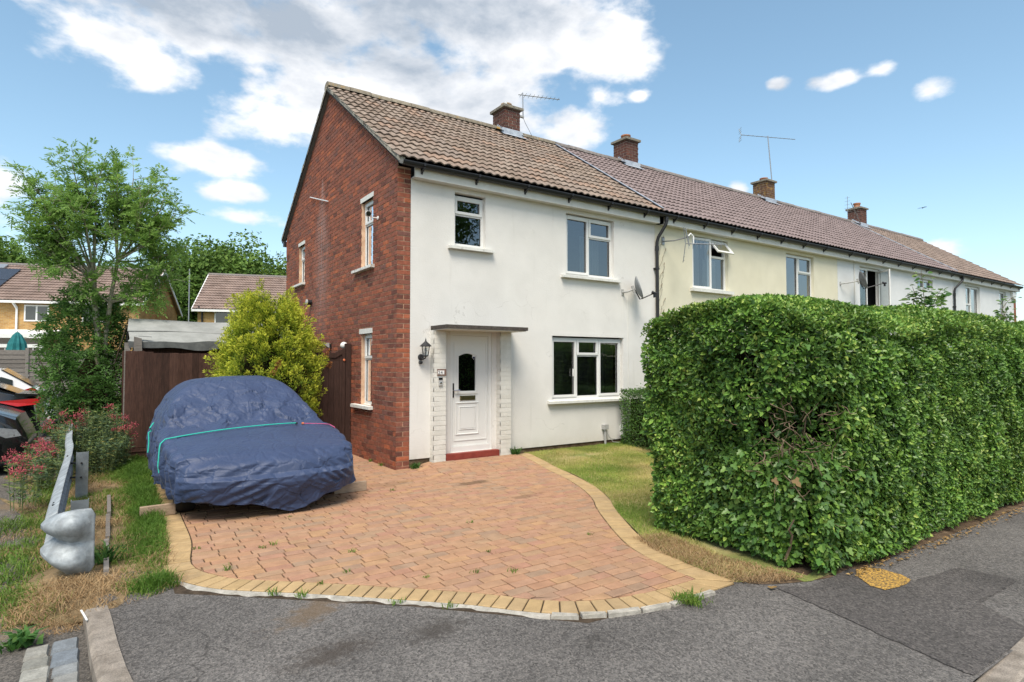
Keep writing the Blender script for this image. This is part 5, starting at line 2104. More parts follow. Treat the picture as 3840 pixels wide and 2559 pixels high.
gate = thing('garden_gate', 'dark brown boarded side gate between the conifer and the brick gable', 'gate', (-.4, 2.03, 0))
GY = 2.03
mb = MB()
mb.box(-.105, -.012, GY - .03, GY + .06, 0, 1.955, .3)
mb.build('gate_post', M['wood_gate'], gate)
x = -1.0
k = 0
while x < -.115:
    w_ = min(.098, -.112 - x)
    mb = MB()
    curve = .085 * float(sstep(x, -.32, -.12))
    mb.box(x + .002, x + w_ - .002, GY - .012 + .002 * (k % 2), GY + .012, .06, 1.745 + curve, random.random())
    mb.build('board', M['wood_gate'], gate)
    x += .098
    k += 1
mb = MB()
for kk in range(10):
    x0, x1 = -1.0 + .0885 * kk, -1.0 + .0885 * (kk + 1)
    c0, c1 = .085 * float(sstep(x0, -.30, -.13)), .085 * float(sstep(x1, -.30, -.13))
    mb.hexa([(x0, GY - .03, 1.70 + c0), (x1, GY - .03, 1.70 + c1), (x1, GY - .013, 1.70 + c1), (x0, GY - .013, 1.70 + c0),
             (x0, GY - .03, 1.79 + c0), (x1, GY - .03, 1.79 + c1), (x1, GY - .013, 1.79 + c1), (x0, GY - .013, 1.79 + c0)], .4)
mb.build('top_rail', M['wood_gate'], gate)
mb = MB()
mb.box(-.17, -.116, GY - .032, GY - .013, .06, 1.82, .4)
mb.build('gate_stile', M['wood_gate'], gate)
mb = MB()
mb.lathe([(.022, -.032), (.022, -.045), (.014, -.05)], (-.14, GY, 1.66), 12, 'Y')
mb.build('gate_button', M['orange'], gate)

# ------------------------------------------------------------------ guard rail along the car park
gr = thing('guard_rail', 'galvanised steel crash barrier with a curled end along the car park edge', 'crash barrier', (-3.85, -.5, 0))
# W section, corrugation depth towards the car park (-X)
WP = [(-.00, .300), (-.012, .292), (-.060, .262), (-.080, .235), (-.080, .215), (-.058, .185), (-.012, .150), (0.0, .140), (.0, .125), (-.012, .115), (-.058, .080), (-.080, .052), (-.080, .035), (-.060, .010), (-.014, -.018), (.0, -.025)]
path = [(-3.92, -2.72, .30), (-3.925, -2.4, .32), (-3.935, -1.6, .34), (-3.945, -.6, .355), (-3.955, .4, .36), (-3.975, 1.3, .365), (-4.02, 2.0, .375), (-4.04, 2.6, .43), (-4.08, 3.6, .45), (-4.15, 5.2, .46)]
pp = np.array(path)
tt = np.r_[0, np.cumsum(np.linalg.norm(np.diff(pp, axis=0), axis=1))]
ts = np.linspace(0, tt[-1], 60)
pts = np.stack([np.interp(ts, tt, pp[:, k]) for k in range(3)], -1)
vs, fs = [], []
n = len(WP)
for p in pts:
    for (dx, dz) in WP:
        vs.append((p[0] + dx, p[1], p[2] - .135 + dz))
for i in range(len(pts) - 1):
    for j in range(n - 1):
        fs.append((i * n + j, (i + 1) * n + j, (i + 1) * n + j + 1, i * n + j + 1))
mb = MB()
mb.add(vs, fs)
beam = mb.build('rail_beam', M['galv'], gr, smooth=True)
sd = beam.modifiers.new('thickness', 'SOLIDIFY')
sd.thickness = .005
# end terminal: the same section flares out and curls round into a blunt fish tail facing us
vs, fs = [], []
m = 22
for i in range(m + 1):
    s_ = i / m
    ang = min(1.0, s_ / .55) * 1.45
    if s_ <= .55:
        cx_, cy_ = -3.92 + .12 * (1 - math.cos(ang)), -2.72 - .13 * math.sin(ang) * 1.25
    else:
        e = (s_ - .55) / .45
        cx_, cy_ = -3.92 + .12 * (1 - math.cos(1.45)) + .135 * e, -2.72 - .13 * math.sin(1.45) * 1.25 + .012 * e
    nx, ny = -math.cos(ang), -math.sin(ang)
    flat = 1.15 - float(sstep(s_, .62, .97)) * 1.0
    hgt = 1.0 + .48 * float(sstep(s_, .0, .6))
    edge = 1 - .22 * float(sstep(s_, .88, 1.0)) ** 2
    for (dx, dz) in WP:
        zz = .30 + .0025 - .035 * float(sstep(s_, .0, .6)) + (dz - .1375) * hgt * edge
        vs.append((cx_ + nx * (-dx) * flat * 1.0, cy_ + ny * (-dx) * flat, zz))
for i in range(m):
    for j in range(n - 1):
        fs.append((i * n + j, (i + 1) * n + j, (i + 1) * n + j + 1, i * n + j + 1))
mb = MB()
mb.add(vs, fs)
term = mb.build('end_terminal', M['galv'], gr, smooth=True)
sd = term.modifiers.new('thickness', 'SOLIDIFY')
sd.thickness = .006
for (px, py, zt, zb) in ((-3.80, -2.30, .47, -.05), (-3.862, .44, .535, -.05), (-3.95, 3.2, .62, -.05)):
    mb = MB()
    L, th = .125, .006
    # channel section post, its web towards us
    mb.box(px - .055, px + .068, py, py + th, zb, zt)
    mb.box(px - .055, px - .055 + th, py + th, py + .06, zb, zt)
    mb.box(px + .062, px + .068, py + th, py + .06, zb, zt)
    mb.build('post', M['galv_dark'], gr)
    for dz in (.13, .30):
        b = MB()
        b.tube([(px - .055, py + .03, zt - dz), (px - .11, py + .03, zt - dz)], .012, 8)
        b.tube([(px + .0, py - .012, zt - dz), (px, py, zt - dz)], .012, 6)
        b.build('bolt', M['black_metal'], gr)
for (py, pz) in ((-2.30, .322), (.44, .36)):
    for k in range(2):
        b = MB()
        xx = -3.925 - (py + 2.3) * .011
        b.box(xx - .045 - .006, xx - .02, py - .05 + .09 * k, py - .02 + .09 * k, pz + .136, pz + .143)
        b.build('slot', M['black_metal'], gr)

# ------------------------------------------------------------------ numpy noise and leaf meshes
def vnoise(P, seed=0):
    tab = np.random.default_rng(seed).random((32, 32, 32))
    i = np.floor(P).astype(int)
    f = P - i
    f = f * f * (3 - 2 * f)
    i0, i1 = i % 32, (i + 1) % 32
    c = lambda a, b, d: tab[a, b, d]
    x0, y0, z0 = i0.T
    x1, y1, z1 = i1.T
    fx_, fy_, fz_ = f.T
    l = lambda a, b, t: a + (b - a) * t
    return l(l(l(c(x0, y0, z0), c(x1, y0, z0), fx_), l(c(x0, y1, z0), c(x1, y1, z0), fx_), fy_),
             l(l(c(x0, y0, z1), c(x1, y0, z1), fx_), l(c(x0, y1, z1), c(x1, y1, z1), fx_), fy_), fz_)


def fbm(P, oct=4, seed=0):
    s, a, t = 0, .5, 0
    for k in range(oct):
        s = s + a * vnoise(P * 2 ** k, seed + k)
        t += a
        a *= .5
    return s / t


def unit(v):
    return v / (np.linalg.norm(v, axis=-1, keepdims=True) + 1e-9)


def leaves(name, pos, axis, nrm, size, ratio, rnd, mat, parent, six=False, fold=.12, kind=None):
    """one leaf per row: a folded lens shape from pos along axis"""
    N = len(pos)
    axis = unit(axis)
    nrm = unit(nrm - axis * np.sum(nrm * axis, -1, keepdims=True))
    side = np.cross(axis, nrm)
    L = np.asarray(size)[:, None] * np.ones((N, 1))
    Wd = L * ratio
    rise = nrm * L * fold
    if six:
        v = np.stack([pos, pos + axis * L * .30 + side * Wd * .46 + rise, pos + axis * L * .68 + side * Wd * .38 + rise * .9,
                      pos + axis * L, pos + axis * L * .68 - side * Wd * .38 + rise * .9, pos + axis * L * .30 - side * Wd * .46 + rise], 1)
        b = np.arange(N)[:, None] * 6
        f = np.concatenate([b + np.array([0, 3, 2, 1]), b + np.array([0, 5, 4, 3])], 1)
        return mesh_np(name, v.reshape(-1, 3), f, 4, mat, parent, np.repeat(rnd, 6), kind=kind)
    v = np.stack([pos, pos + axis * L * .45 + side * Wd * .5 + rise, pos + axis * L, pos + axis * L * .45 - side * Wd * .5 + rise], 1)
    f = np.arange(N * 4)
    return mesh_np(name, v.reshape(-1, 3), f, 4, mat, parent, np.repeat(rnd, 4), kind=kind)


def blades(name, pos, h, lean, rnd, mat, parent=None, wd=.004, kind='stuff'):
    N = len(pos)
    a = RNG.uniform(0, 2 * PI, N)
    s = np.stack([np.cos(a), np.sin(a), np.zeros(N)], -1) * (wd / 2)
    b = RNG.uniform(0, 2 * PI, N)
    d = np.stack([np.cos(b), np.sin(b), np.zeros(N)], -1) * (lean * h)[:, None]
    up = np.stack([np.zeros(N), np.zeros(N), h], -1)
    v = np.stack([pos - s, pos + s, pos + s * .7 + d * .35 + up * .6, pos + d + up * (1 - .35 * lean)[:, None], pos - s * .7 + d * .35 + up * .6], 1)
    q = np.arange(N)[:, None] * 5
    f = np.concatenate([q + np.array([0, 1, 2, 4]), q + np.array([4, 2, 3, 3])], 1)
    # quads for the foot, a degenerate-free tip as triangles
    tri = np.concatenate([q + np.array([0, 1, 2]), q + np.array([0, 2, 4]), q + np.array([4, 2, 3])], 1)
    return mesh_np(name, v.reshape(-1, 3), tri, 3, mat, parent, np.repeat(rnd, 5), kind=kind)


# ------------------------------------------------------------------ the covered car
car = thing('covered_car', 'car parked on the drive under a crumpled dark blue cover', 'car', (-2.12, .1, 0))
CXC = -2.12
Tt = np.array([[-2.05, .57], [-1.88, .62], [-1.70, .665], [-1.2, .755], [-.72, .835], [-.52, .865], [-.40, .90], [.02, 1.20], [.24, 1.375], [.42, 1.425], [.9, 1.425], [1.4, 1.36], [2.0, 1.02], [2.3, .95]])
Wt = np.array([[0, .93], [.25, .99], [.5, 1.02], [.72, 1.0], [.95, .93], [1.15, .82], [1.3, .69], [1.38, .60], [1.46, .55]])


def cover_point(s, t, r):
    """cube surface coordinates -> smooth cover surface (arrays)"""
    n = 15.0
    rr = np.maximum(r, 0)
    k = (np.abs(s) ** n + np.abs(t) ** n + rr ** n) ** (1 / n)
    s, t = s / k, t / k
    r = np.where(r > 0, r / k, r)
    Y = .08 + t * 2.0
    top = np.interp(Y, Tt[:, 0], Tt[:, 1])
    top = top - .05 * np.abs(s) ** 2.2
    front = sstep(-t, .80, 1.0)
    hem = .24 + .03 * np.sin(5 * Y + s) + .02 * s
    hem = hem - front * (.08 + .13 * np.exp(-((s - .22) / .30) ** 2)) + front * .07 * np.abs(s) ** 3
    Z = hem + (r + 1) / 2 * (top - hem)
    Wd = np.where(s < 0, np.interp(Z, Wt[:, 0], Wt[:, 1]), np.interp(Z, [0, .25, .5, .75, .95, 1.15, 1.3, 1.42, 1.5], [.93, .99, 1.01, .98, .86, .71, .595, .50, .48]))
    Wd = Wd * (1 - .11 * sstep(-Y, .7, 1.95)) * (1 - .10 * sstep(Y, 1.0, 2.1))
    X = CXC + s * Wd
    # nose: bumper shelf proud, bonnet edge set back, curved in plan
    g = np.interp(Z, [.1, .22, .36, .42, .46, .60, .75], [.10, .05, .0, .0, .055, .10, .16])
    Y = Y + front * (g + .20 * np.abs(s) ** 2.4)
    return np.stack([X, Y, Z], -1)


def cube_faces(nx, ny, nz):
    V, F = [], []

    def grid(fn, a, b):
        base = sum(len(v) for v in V)
        u, w = np.meshgrid(np.linspace(-1, 1, a + 1), np.linspace(-1, 1, b + 1), indexing='ij')
        V.append(np.stack(fn(u.ravel(), w.ravel()), -1))
        i, j = np.meshgrid(np.arange(a), np.arange(b), indexing='ij')
        q = (i * (b + 1) + j).ravel()
        F.append(base + np.stack([q, q + b + 1, q + b + 2, q + 1], -1))
    o = np.ones
    grid(lambda u, w: (u, w, o(len(u))), nx, ny)             # top
    grid(lambda u, w: (u, -o(len(u)), w), nx, nz)            # front
    grid(lambda u, w: (-u, o(len(u)), w), nx, nz)            # back
    grid(lambda u, w: (-o(len(u)), -u, w), ny, nz)           # left
    grid(lambda u, w: (o(len(u)), u, w), ny, nz)             # right
    return np.concatenate(V), np.concatenate(F)


CV, CF = cube_faces(210, 360, 110)
P0 = cover_point(CV[:, 0], CV[:, 1], CV[:, 2])
# weld the seams of the five grids
key = np.round(P0 * 4000).astype(np.int64)
_, first, inv = np.unique(key, axis=0, return_index=True, return_inverse=True)
inv = inv.ravel()
P0 = P0[first]
cub = CV[first]
CF = inv[CF]
CF = CF[(CF[:, 0] != CF[:, 1]) & (CF[:, 1] != CF[:, 2]) & (CF[:, 2] != CF[:, 3]) & (CF[:, 3] != CF[:, 0])]
fn = np.cross(P0[CF[:, 2]] - P0[CF[:, 0]], P0[CF[:, 3]] - P0[CF[:, 1]])
VN = np.zeros_like(P0)
for k in range(4):
    np.add.at(VN, CF[:, k], fn)
VN = unit(VN)
cen = P0 - np.array([CXC, .1, .6])
VN = np.where((np.sum(VN * cen, -1) < 0)[:, None], -VN, VN)


def crease(P, nseed, lo, hi, seed, width, tilt):
    """crumpled cloth: flat facets tilted at random that meet in sharp folds"""
    from mathutils import kdtree
    g = np.random.default_rng(seed)
    S = g.uniform(lo, hi, (nseed, 3))
    G = g.normal(size=(nseed, 3)) * tilt
    kd = kdtree.KDTree(nseed)
    for i, p in enumerate(S):
        kd.insert(p, i)
    kd.balance()
    fn_ = kd.find_n
    idx = np.zeros((len(P), 2), int)
    dst = np.zeros((len(P), 2))
    for i, p in enumerate(P):
        (_, a0, d0), (_, a1, d1) = fn_(p, 2)
        idx[i] = a0, a1
        dst[i] = d0, d1
    h0 = np.sum(G[idx[:, 0]] * (P - S[idx[:, 0]]), -1)
    h1 = np.sum(G[idx[:, 1]] * (P - S[idx[:, 1]]), -1)
    e = np.clip((dst[:, 1] - dst[:, 0]) / width, 0, 1)
    w0 = .5 + .5 * e
    return w0 * h0 + (1 - w0) * h1 - tilt * .06 * (1 - e) ** 2


X_, Y_, Z_ = P0.T
Pw = P0 + .10 * np.stack([fbm(P0 * 3, 2, 1), fbm(P0 * 3, 2, 2), fbm(P0 * 3, 2, 3)], -1)
lo, hi = P0.min(0), P0.max(0)
c1 = crease(Pw, 900, lo, hi, 1, .10, .085)
c2 = crease(Pw, 4200, lo, hi, 2, .045, .11)
rough_zone = np.clip(.30 + 1.2 * np.exp(-((Y_ + .30) / .30) ** 2) + .8 * sstep(-Z_, -.38, -.2) * (X_ > -2.4) + .5 * sstep(-X_, 2.75, 3.0) * (Y_ > -1.5), 0, 1.5)
smooth_bonnet = sstep(-Y_, .72, 1.0) * sstep(Z_, .52, .62)
rough_zone *= 1 - .85 * smooth_bonnet
disp = c1 * (.15 + rough_zone) + c2 * rough_zone * .22
# large slack pockets: windscreen sag, valley along its foot
disp += .030 * (fbm(P0 * 2.2, 2, 5) - .5) * (1 - .8 * smooth_bonnet)
disp -= .030 * np.exp(-((Y_ + .38) / .16) ** 2) * sstep(Z_, .7, .9) * (.5 + fbm(P0 * 4, 2, 8))
# pulled folds: fans on the nose, drapes down the flanks
fan = np.sin((X_ * .75 + Z_ * 1.15) * 2 * PI / .10 + 5 * fbm(P0 * 3, 2, 9))
nose = sstep(-Y_, 1.55, 1.75)
disp += .013 * fan * nose * sstep(X_, -2.0, -1.5) * np.clip(fbm(P0 * 5, 2, 10) * 2 - .6, 0, 1) * (Z_ > .3)
fan2 = np.sin((-X_ * .45 + Z_ * 1.2) * 2 * PI / .12 + 6 * fbm(P0 * 3, 2, 12))
disp += .012 * fan2 * nose * sstep(-X_, 1.9, 2.4) * np.clip(fbm(P0 * 4, 2, 13) * 2 - .7, 0, 1)
flank = np.abs(cub[:, 0]) > .93
dr_ = np.sin((Y_ + .25 * Z_) * 2 * PI / .30 + 4 * fbm(P0 * 2, 2, 14)) + .5 * np.sin(Y_ * 2 * PI / .13 + 3 * fbm(P0 * 3, 2, 15))
disp += .022 * dr_ * flank * sstep(-Z_, -1.0, -.4) * (1 - nose)
ridge_ = 1 - np.abs(2 * fbm(P0 * np.array([5, 4, 5]), 3, 20) - 1)
disp += .010 * (ridge_ ** 4) * rough_zone
PD = P0 + VN * disp[:, None]
hemw = sstep(-cub[:, 2], .86, 1.0)
PD[:, 2] += hemw * .05 * (fbm(P0 * 6, 3, 22) - .5)
cov = mesh_np('cover', PD, CF, 4, M['cover'], car, smooth=True)
mb = MB()
mb.box(-2.85, -1.40, -1.55, 1.75, .16, .55)
mb.box(-2.75, -1.55, -1.75, -1.5, .17, .40)
mb.build('underbody', M['rubber'], car)


def wheel(parent, x, y, z, r_=.29, w_=.19, rim='alloy'):
    mb = MB()
    pr = [(r_ * .62, -w_ / 2), (r_ * .9, -w_ / 2), (r_ * .98, -w_ * .38), (r_, -w_ * .2), (r_, w_ * .2), (r_ * .98, w_ * .38), (r_ * .9, w_ / 2), (r_ * .62, w_ / 2)]
    vs, fs = [], []
    n = 28
    for k in range(n):
        a = 2 * PI * k / n
        for (q, o) in pr:
            vs.append((x + o, y + q * math.cos(a), z + q * math.sin(a)))
    m = len(pr)
    for k in range(n):
        for j in range(m - 1):
            fs.append((k * m + j, ((k + 1) % n) * m + j, ((k + 1) % n) * m + j + 1, k * m + j + 1))
    mb.add(vs, fs)
    wl = mb.build('wheel', M['rubber'], parent, smooth=True)
    mb = MB()
    mb.lathe([(r_ * .63, -w_ * .40), (r_ * .55, -w_ * .30), (r_ * .2, -w_ * .36), (r_ * .1, -w_ * .42), (r_ * .1, w_ * .42), (r_ * .2, w_ * .36), (r_ * .55, w_ * .30), (r_ * .63, w_ * .40)], (x, y, z), 20, 'X')
    mb.build('rim', M[rim], wl, smooth=True)
    return wl


wheel(car, -2.90, -1.02, .285, rim='black_metal')
wheel(car, -1.36, -1.02, .285, rim='black_metal')
wheel(car, -2.98, 1.50, .285)
wheel(car, -1.36, 1.50, .285)


def surf_path(ss, ts, rs, lift=.016):
    s_, t_, r_ = (np.asarray(a, float) for a in (ss, ts, rs))
    a = cover_point(s_, t_, r_)
    c = np.array([CXC, .3, .35])
    return [tuple(p + unit(p - c) * lift) for p in a]


cord = thing('elastic_cord', 'green elastic cord stretched over the blue car cover', 'cord', (-2.3, -.6, .5))
ss = np.r_[np.full(10, -1.0), np.linspace(-1, .50, 26)]
rs = np.r_[np.linspace(-.25, 1.0, 10), np.full(26, 1.0)]
ts = np.linspace(-.52, -.36, 36)
mb = MB()
mb.tube(surf_path(ss, ts, rs, .040), .007, 6)
mb.build('cord', M['cord_green'], cord)
pth = surf_path([.50, .53], [-.36, -.36], [1, 1], .025)
mb = MB()
mb.tube([pth[0], pth[1]], .014, 8)
mb.build('hook', M['black_plastic'], cord)
cord = thing('elastic_cord', 'short pink elastic cord hooked on at the right of the car bonnet', 'cord', (-1.3, -.6, .6))
ss = np.r_[np.linspace(.60, 1, 14), np.full(6, 1.0)]
rs = np.r_[np.full(14, 1.0), np.linspace(1.0, .3, 6)]
mb = MB()
mb.tube(surf_path(ss, np.linspace(-.36, -.35, 20), rs, .024), .006, 6)
mb.build('cord', M['cord_pink'], cord)
pth = surf_path([.585, .61], [-.36, -.36], [1, 1], .026)
mb = MB()
mb.tube([pth[0], pth[1]], .014, 8)
mb.build('hook', M['orange'], cord)
cord = thing('elastic_cord', 'knotted turquoise cord hanging at the left flank of the car cover', 'cord', (-3.15, .3, .5))
mb = MB()
mb.tube([(-3.13, .30, .86), (-3.17, .28, .80), (-3.15, .33, .76), (-3.185, .27, .74), (-3.18, .25, .62), (-3.19, .22, .50)], .008, 6)
mb.build('cord', M['cord_green'], cord)
for (nm, lab, x0, x1) in (('timber_block', 'pale timber chock lying in the grass by the left front wheel', -3.32, -2.995), ('timber_block', 'pale timber chock end poking out right of the covered car', -1.3, -.887)):
    t = thing(nm, lab, 'timber', ((x0 + x1) / 2, -1.12, 0))
    mb = MB()
    mb.hexa([(x0, -1.17, .005), (x1, -1.17, .005), (x1, -1.12, .005), (x0, -1.12, .005), (x0, -1.17, .118), (x1, -1.165, .122), (x1, -1.12, .122), (x0, -1.12, .118)], random.random())
    o = mb.build('timber', M['timber_beam'], t)
    bv = o.modifiers.new('edge', 'BEVEL')
    bv.width = .004

# ------------------------------------------------------------------ parked cars in the car park (axis along X)
def parked_car(name, label, cat, xe, yc, body, front_right, h=1.5, length=4.3, width=1.80, rear='hatch', lamps='tail', z0=-.10, bonnet=.92, extras=None):
    """xe: X of the end nearest us; front_right: True when the bonnet points to +X"""
    t = thing(name, label, cat, (xe - length / 2, yc, z0), 'cars in the car park')
    hw = width / 2
    # stations from the rear (0) to the front (1): u, belt height, roof height, half width, roof half width
    if rear == 'hatch':
        st = [(0, .55, .70, .80), (.02, .80, .98, .86), (.05, .90, 1.10, .90), (.13, .95, 1.33, .95), (.22, .95, h - .03, .97), (.35, .94, h, .98), (.50, .93, h - .01, .98), (.60, .92, h - .10, .98),
              (.70, .92, 1.12, .97), (.76, .92, bonnet + .02, .96), (.88, .84, bonnet - .06, .93), (.96, .68, bonnet - .18, .86), (.985, .55, .62, .80), (1, .50, .52, .74)]
    else:
        st = [(0, .55, .72, .82), (.015, .85, 1.02, .88), (.06, .98, 1.10, .92), (.13, 1.0, 1.20, .95), (.25, .98, h - .07, .97), (.38, .96, h, .98), (.50, .95, h - .01, .98), (.60, .94, h - .12, .98),
              (.70, .94, 1.14, .97), (.76, .94, bonnet + .03, .96), (.90, .88, bonnet - .04, .94), (.965, .72, bonnet - .14, .88), (.99, .55, .64, .82), (1, .50, .52, .76)]

    def X(u):
        return xe - length + u * length if front_right else xe - u * length
    secs = []
    for (u, b, r_, wf) in st:
        w_ = hw * wf
        wr = w_ * (.80 if r_ - b > .2 else .93)
        p = [(w_ * .90, .22), (w_ * .99, .38), (w_, .62 if b > .62 else b * .8), (w_ * .985, b), (w_ * .97, b + .02), (wr, r_ - .04 * (r_ > b + .1)), (wr * .82, r_), (0, r_ + .015)]
        p = [(a, max(.2, min(c, r_ + .015))) for a, c in p]
        secs.append((u, p + [(-a, c) for a, c in p[-2::-1]]))
    vs, fs = [], []
    n = len(secs[0][1])
    for (u, p) in secs:
        vs += [(X(u), yc + a, z0 + c) for a, c in p]
    for i in range(len(secs) - 1):
        for j in range(n - 1):
            fs.append((i * n + j, (i + 1) * n + j, (i + 1) * n + j + 1, i * n + j + 1))
    fs.append(tuple(range(n)))
    fs.append(tuple(range((len(secs) - 1) * n, len(secs) * n)))
    mb = MB()
    mb.add(vs, fs)
    bd = mb.build('body', M[body], t, smooth=True)
    U = np.array([s_[0] for s_ in st])

    def prof(u):
        return [np.interp(u, U, [s_[k] for s_ in st]) for k in (1, 2, 3)]
    # side glass: three lights each side
    for sgn in (-1, 1):
        for (u0, u1) in ((.16, .27), (.28, .46), (.47, .63)):
            q = []
            for u in (u0, u1):
                b, r_, wf = prof(u)
                w_ = hw * wf
                lo_ = (w_ * .975 + .006, b + .03)
                hi_ = (w_ * .80 + .012 + (w_ * .17) * .12, max(b + .05, r_ - .09))
                q.append((u, lo_, hi_))
            g = MB()
            g.add([(X(q[0][0]), yc + sgn * q[0][1][0], z0 + q[0][1][1]), (X(q[1][0]), yc + sgn * q[1][1][0], z0 + q[1][1][1]),
                   (X(q[1][0]), yc + sgn * q[1][2][0], z0 + q[1][2][1]), (X(q[0][0]), yc + sgn * q[0][2][0], z0 + q[0][2][1])], [(0, 1, 2, 3)])
            g.build('side_window', M['car_glass'], t)
        m = MB()
        b, r_, wf = prof(.66)
        m.box(X(.66) - .06, X(.66) + .06, yc + sgn * (hw * wf + .02), yc + sgn * (hw * wf + .16), z0 + b + .02, z0 + b + .13)
        m.build('door_mirror', M[body], t)
    for (u0, u1, nm) in ((.62, .745, 'windscreen'), (.22, .075, 'rear_window')):
        g = MB()
        (b0, r0, w0), (b1, r1, w1) = prof(u0), prof(u1)
        k0, k1 = hw * w0 * .74, hw * w1 * .80
        off = .014
        dx = .012 * (1 if (u1 > u0) == front_right else -1)
        g.add([(X(u0) + dx, yc - k0, z0 + r0 + off), (X(u0) + dx, yc + k0, z0 + r0 + off), (X(u1) + dx, yc + k1, z0 + r1 + off), (X(u1) + dx, yc - k1, z0 + r1 + off)], [(0, 1, 2, 3)])
        g.build(nm, M['car_glass'], t)
    end = 1 if front_right else -1
    for sgn in (-1, 1):
        # lamps at the end nearest us (tail lamps or head lamps) wrap the corner
        q = MB()
        if front_right:
            x1, x0 = xe - .05, xe - .62
            q.prism([(x0, .80), (x1 - .08, .70), (x1 - .02, .60), (x1 - .2, .58), (x0 + .2, .68)], lambda a, b, d: (a, yc + sgn * (hw * (.97 - .12 * (a - x0) / .5) + d), z0 + b), .0, .02)
            q.build('headlight', M['head_clear'], t)
        else:
            if lamps == 'bar':
                q.prism([(xe - .62, 1.00), (xe - .02, 1.04), (xe + .012, 1.0), (xe + .012, .93), (xe - .3, .90)], lambda a, b, d: (a, yc + sgn * (hw * (.90 + .08 * min(1, (xe - a) / .4)) + d), z0 + b), .0, .03)
            else:
                q.prism([(xe - .45, 1.10), (xe - .30, 1.16), (xe - .06, .99), (xe - .03, .86), (xe - .16, .80), (xe - .36, .92)], lambda a, b, d: (a, yc + sgn * (hw * (.90 + .08 * min(1, (xe - a) / .35)) + d), z0 + b), .0, .03)
            q.build('tail_light', M['tail_red'], t)
    if not front_right:
        if lamps == 'bar':
            q = MB()
            q.box(xe - .03, xe + .022, yc - hw * .86, yc + hw * .86, z0 + .93, z0 + 1.0)
            q.build('light_bar', M['tail_red'], t)
            q = MB()
            q.hexa([(xe - .35, yc - hw * .8, z0 + 1.06), (xe + .05, yc - hw * .72, z0 + 1.08), (xe + .05, yc + hw * .72, z0 + 1.08), (xe - .35, yc + hw * .8, z0 + 1.06),
                    (xe - .35, yc - hw * .8, z0 + 1.14), (xe + .05, yc - hw * .72, z0 + 1.105), (xe + .05, yc + hw * .72, z0 + 1.105), (xe - .35, yc + hw * .8, z0 + 1.14)])
            q.build('spoiler', M[body], t)
        q = MB()
        q.box(xe + .012, xe + .022, yc - .26, yc + .26, z0 + .72, z0 + .83)
        q.build('number_plate', M['plate_yellow'], t)
        q = MB()
        q.box(xe - .05, xe + .035, yc - hw * .88, yc + hw * .88, z0 + .42, z0 + .60)
        q.box(xe - .04, xe + .037, yc - hw * .80, yc + hw * .80, z0 + .50, z0 + .53)
        q.build('rear_bumper', M['car_black'] if body == 'car_black' else M[body], t)
    else:
        q = MB()
        q.box(xe - .12, xe + .01, yc - hw * .6, yc + hw * .6, z0 + .28, z0 + .46)
        q.build('grille', M['black_plastic'], t)
        q = MB()
        q.hexa([(xe - .30, yc - hw * .90, z0 + .30), (xe - .06, yc - hw * .74, z0 + .30), (xe - .06, yc - hw * .70, z0 + .30), (xe - .30, yc - hw * .84, z0 + .30),
                (xe - .40, yc - hw * .97, z0 + .52), (xe - .10, yc - hw * .80, z0 + .46), (xe - .10, yc - hw * .72, z0 + .46), (xe - .40, yc - hw * .9, z0 + .52)])
        q.build('bumper_intake', M['black_glass'], t)
    for sgn in (-1, 1):
        for u in (.17, .80):
            q = MB()
            rr = .33
            x_, y_ = X(u), yc + sgn * (hw - .10)
            n_ = 24
            pr_ = [(rr * .60, -.10), (rr * .92, -.10), (rr, -.06), (rr, .06), (rr * .92, .10), (rr * .60, .10)]
            v2, f2 = [], []
            for k in range(n_):
                a = 2 * PI * k / n_
                v2 += [(x_ + qr * math.cos(a), y_ + o_, z0 + rr + qr * math.sin(a)) for qr, o_ in pr_]
            for k in range(n_):
                for j in range(5):
                    f2.append((k * 6 + j, ((k + 1) % n_) * 6 + j, ((k + 1) % n_) * 6 + j + 1, k * 6 + j + 1))
            q.add(v2, f2)
            wl = q.build('wheel', M['rubber'], t, smooth=True)
            q = MB()
            q.lathe([(rr * .61, sgn * .07), (rr * .5, sgn * .06), (rr * .15, sgn * .085), (.0, sgn * .09)], (x_, y_, z0 + rr), 16, 'Y')
            q.build('rim', M['alloy'], wl, smooth=True)
    return t


parked_car('parked_car', 'black car nose with angular headlight at the left edge, nearest in the car park', 'car', -4.62, 4.05, 'car_black', True, 1.55, rear='suv', bonnet=1.02)
parked_car('parked_car', 'black car with a red light bar and yellow number plate in the car park', 'car', -4.70, 6.75, 'car_black', False, 1.55, rear='suv', lamps='bar')
parked_car('parked_car', 'white hatchback with a big red tail light in the car park', 'car', -4.72, 9.55, 'car_white', False, 1.60, 4.1, 1.75)
parked_car('parked_car', 'pale silver car seen from the side at the back of the car park', 'car', -4.70, 12.9, 'car_silver', True, 1.70, 4.5, 1.8, bonnet=1.05)

# ------------------------------------------------------------------ hedges
def rand_dirs(n):
    return unit(RNG.normal(size=(n, 3)))


def hedge_leaf_set(pos, nrm, size, spread=.75, droop=.25):
    n = len(pos)
    nn = unit(nrm + rand_dirs(n) * spread)
    ax = np.cross(nn, rand_dirs(n))
    ax = unit(unit(ax) + nrm * .45 + np.array([0, 0, .25 - droop]) + rand_dirs(n) * .25)
    return pos, ax, nn, size


HT0 = 1.95
HX0, HX1, HY0, HY1 = .62, 12.2, -6.05, -4.42
HR = .42          # rounding of the near corner in plan


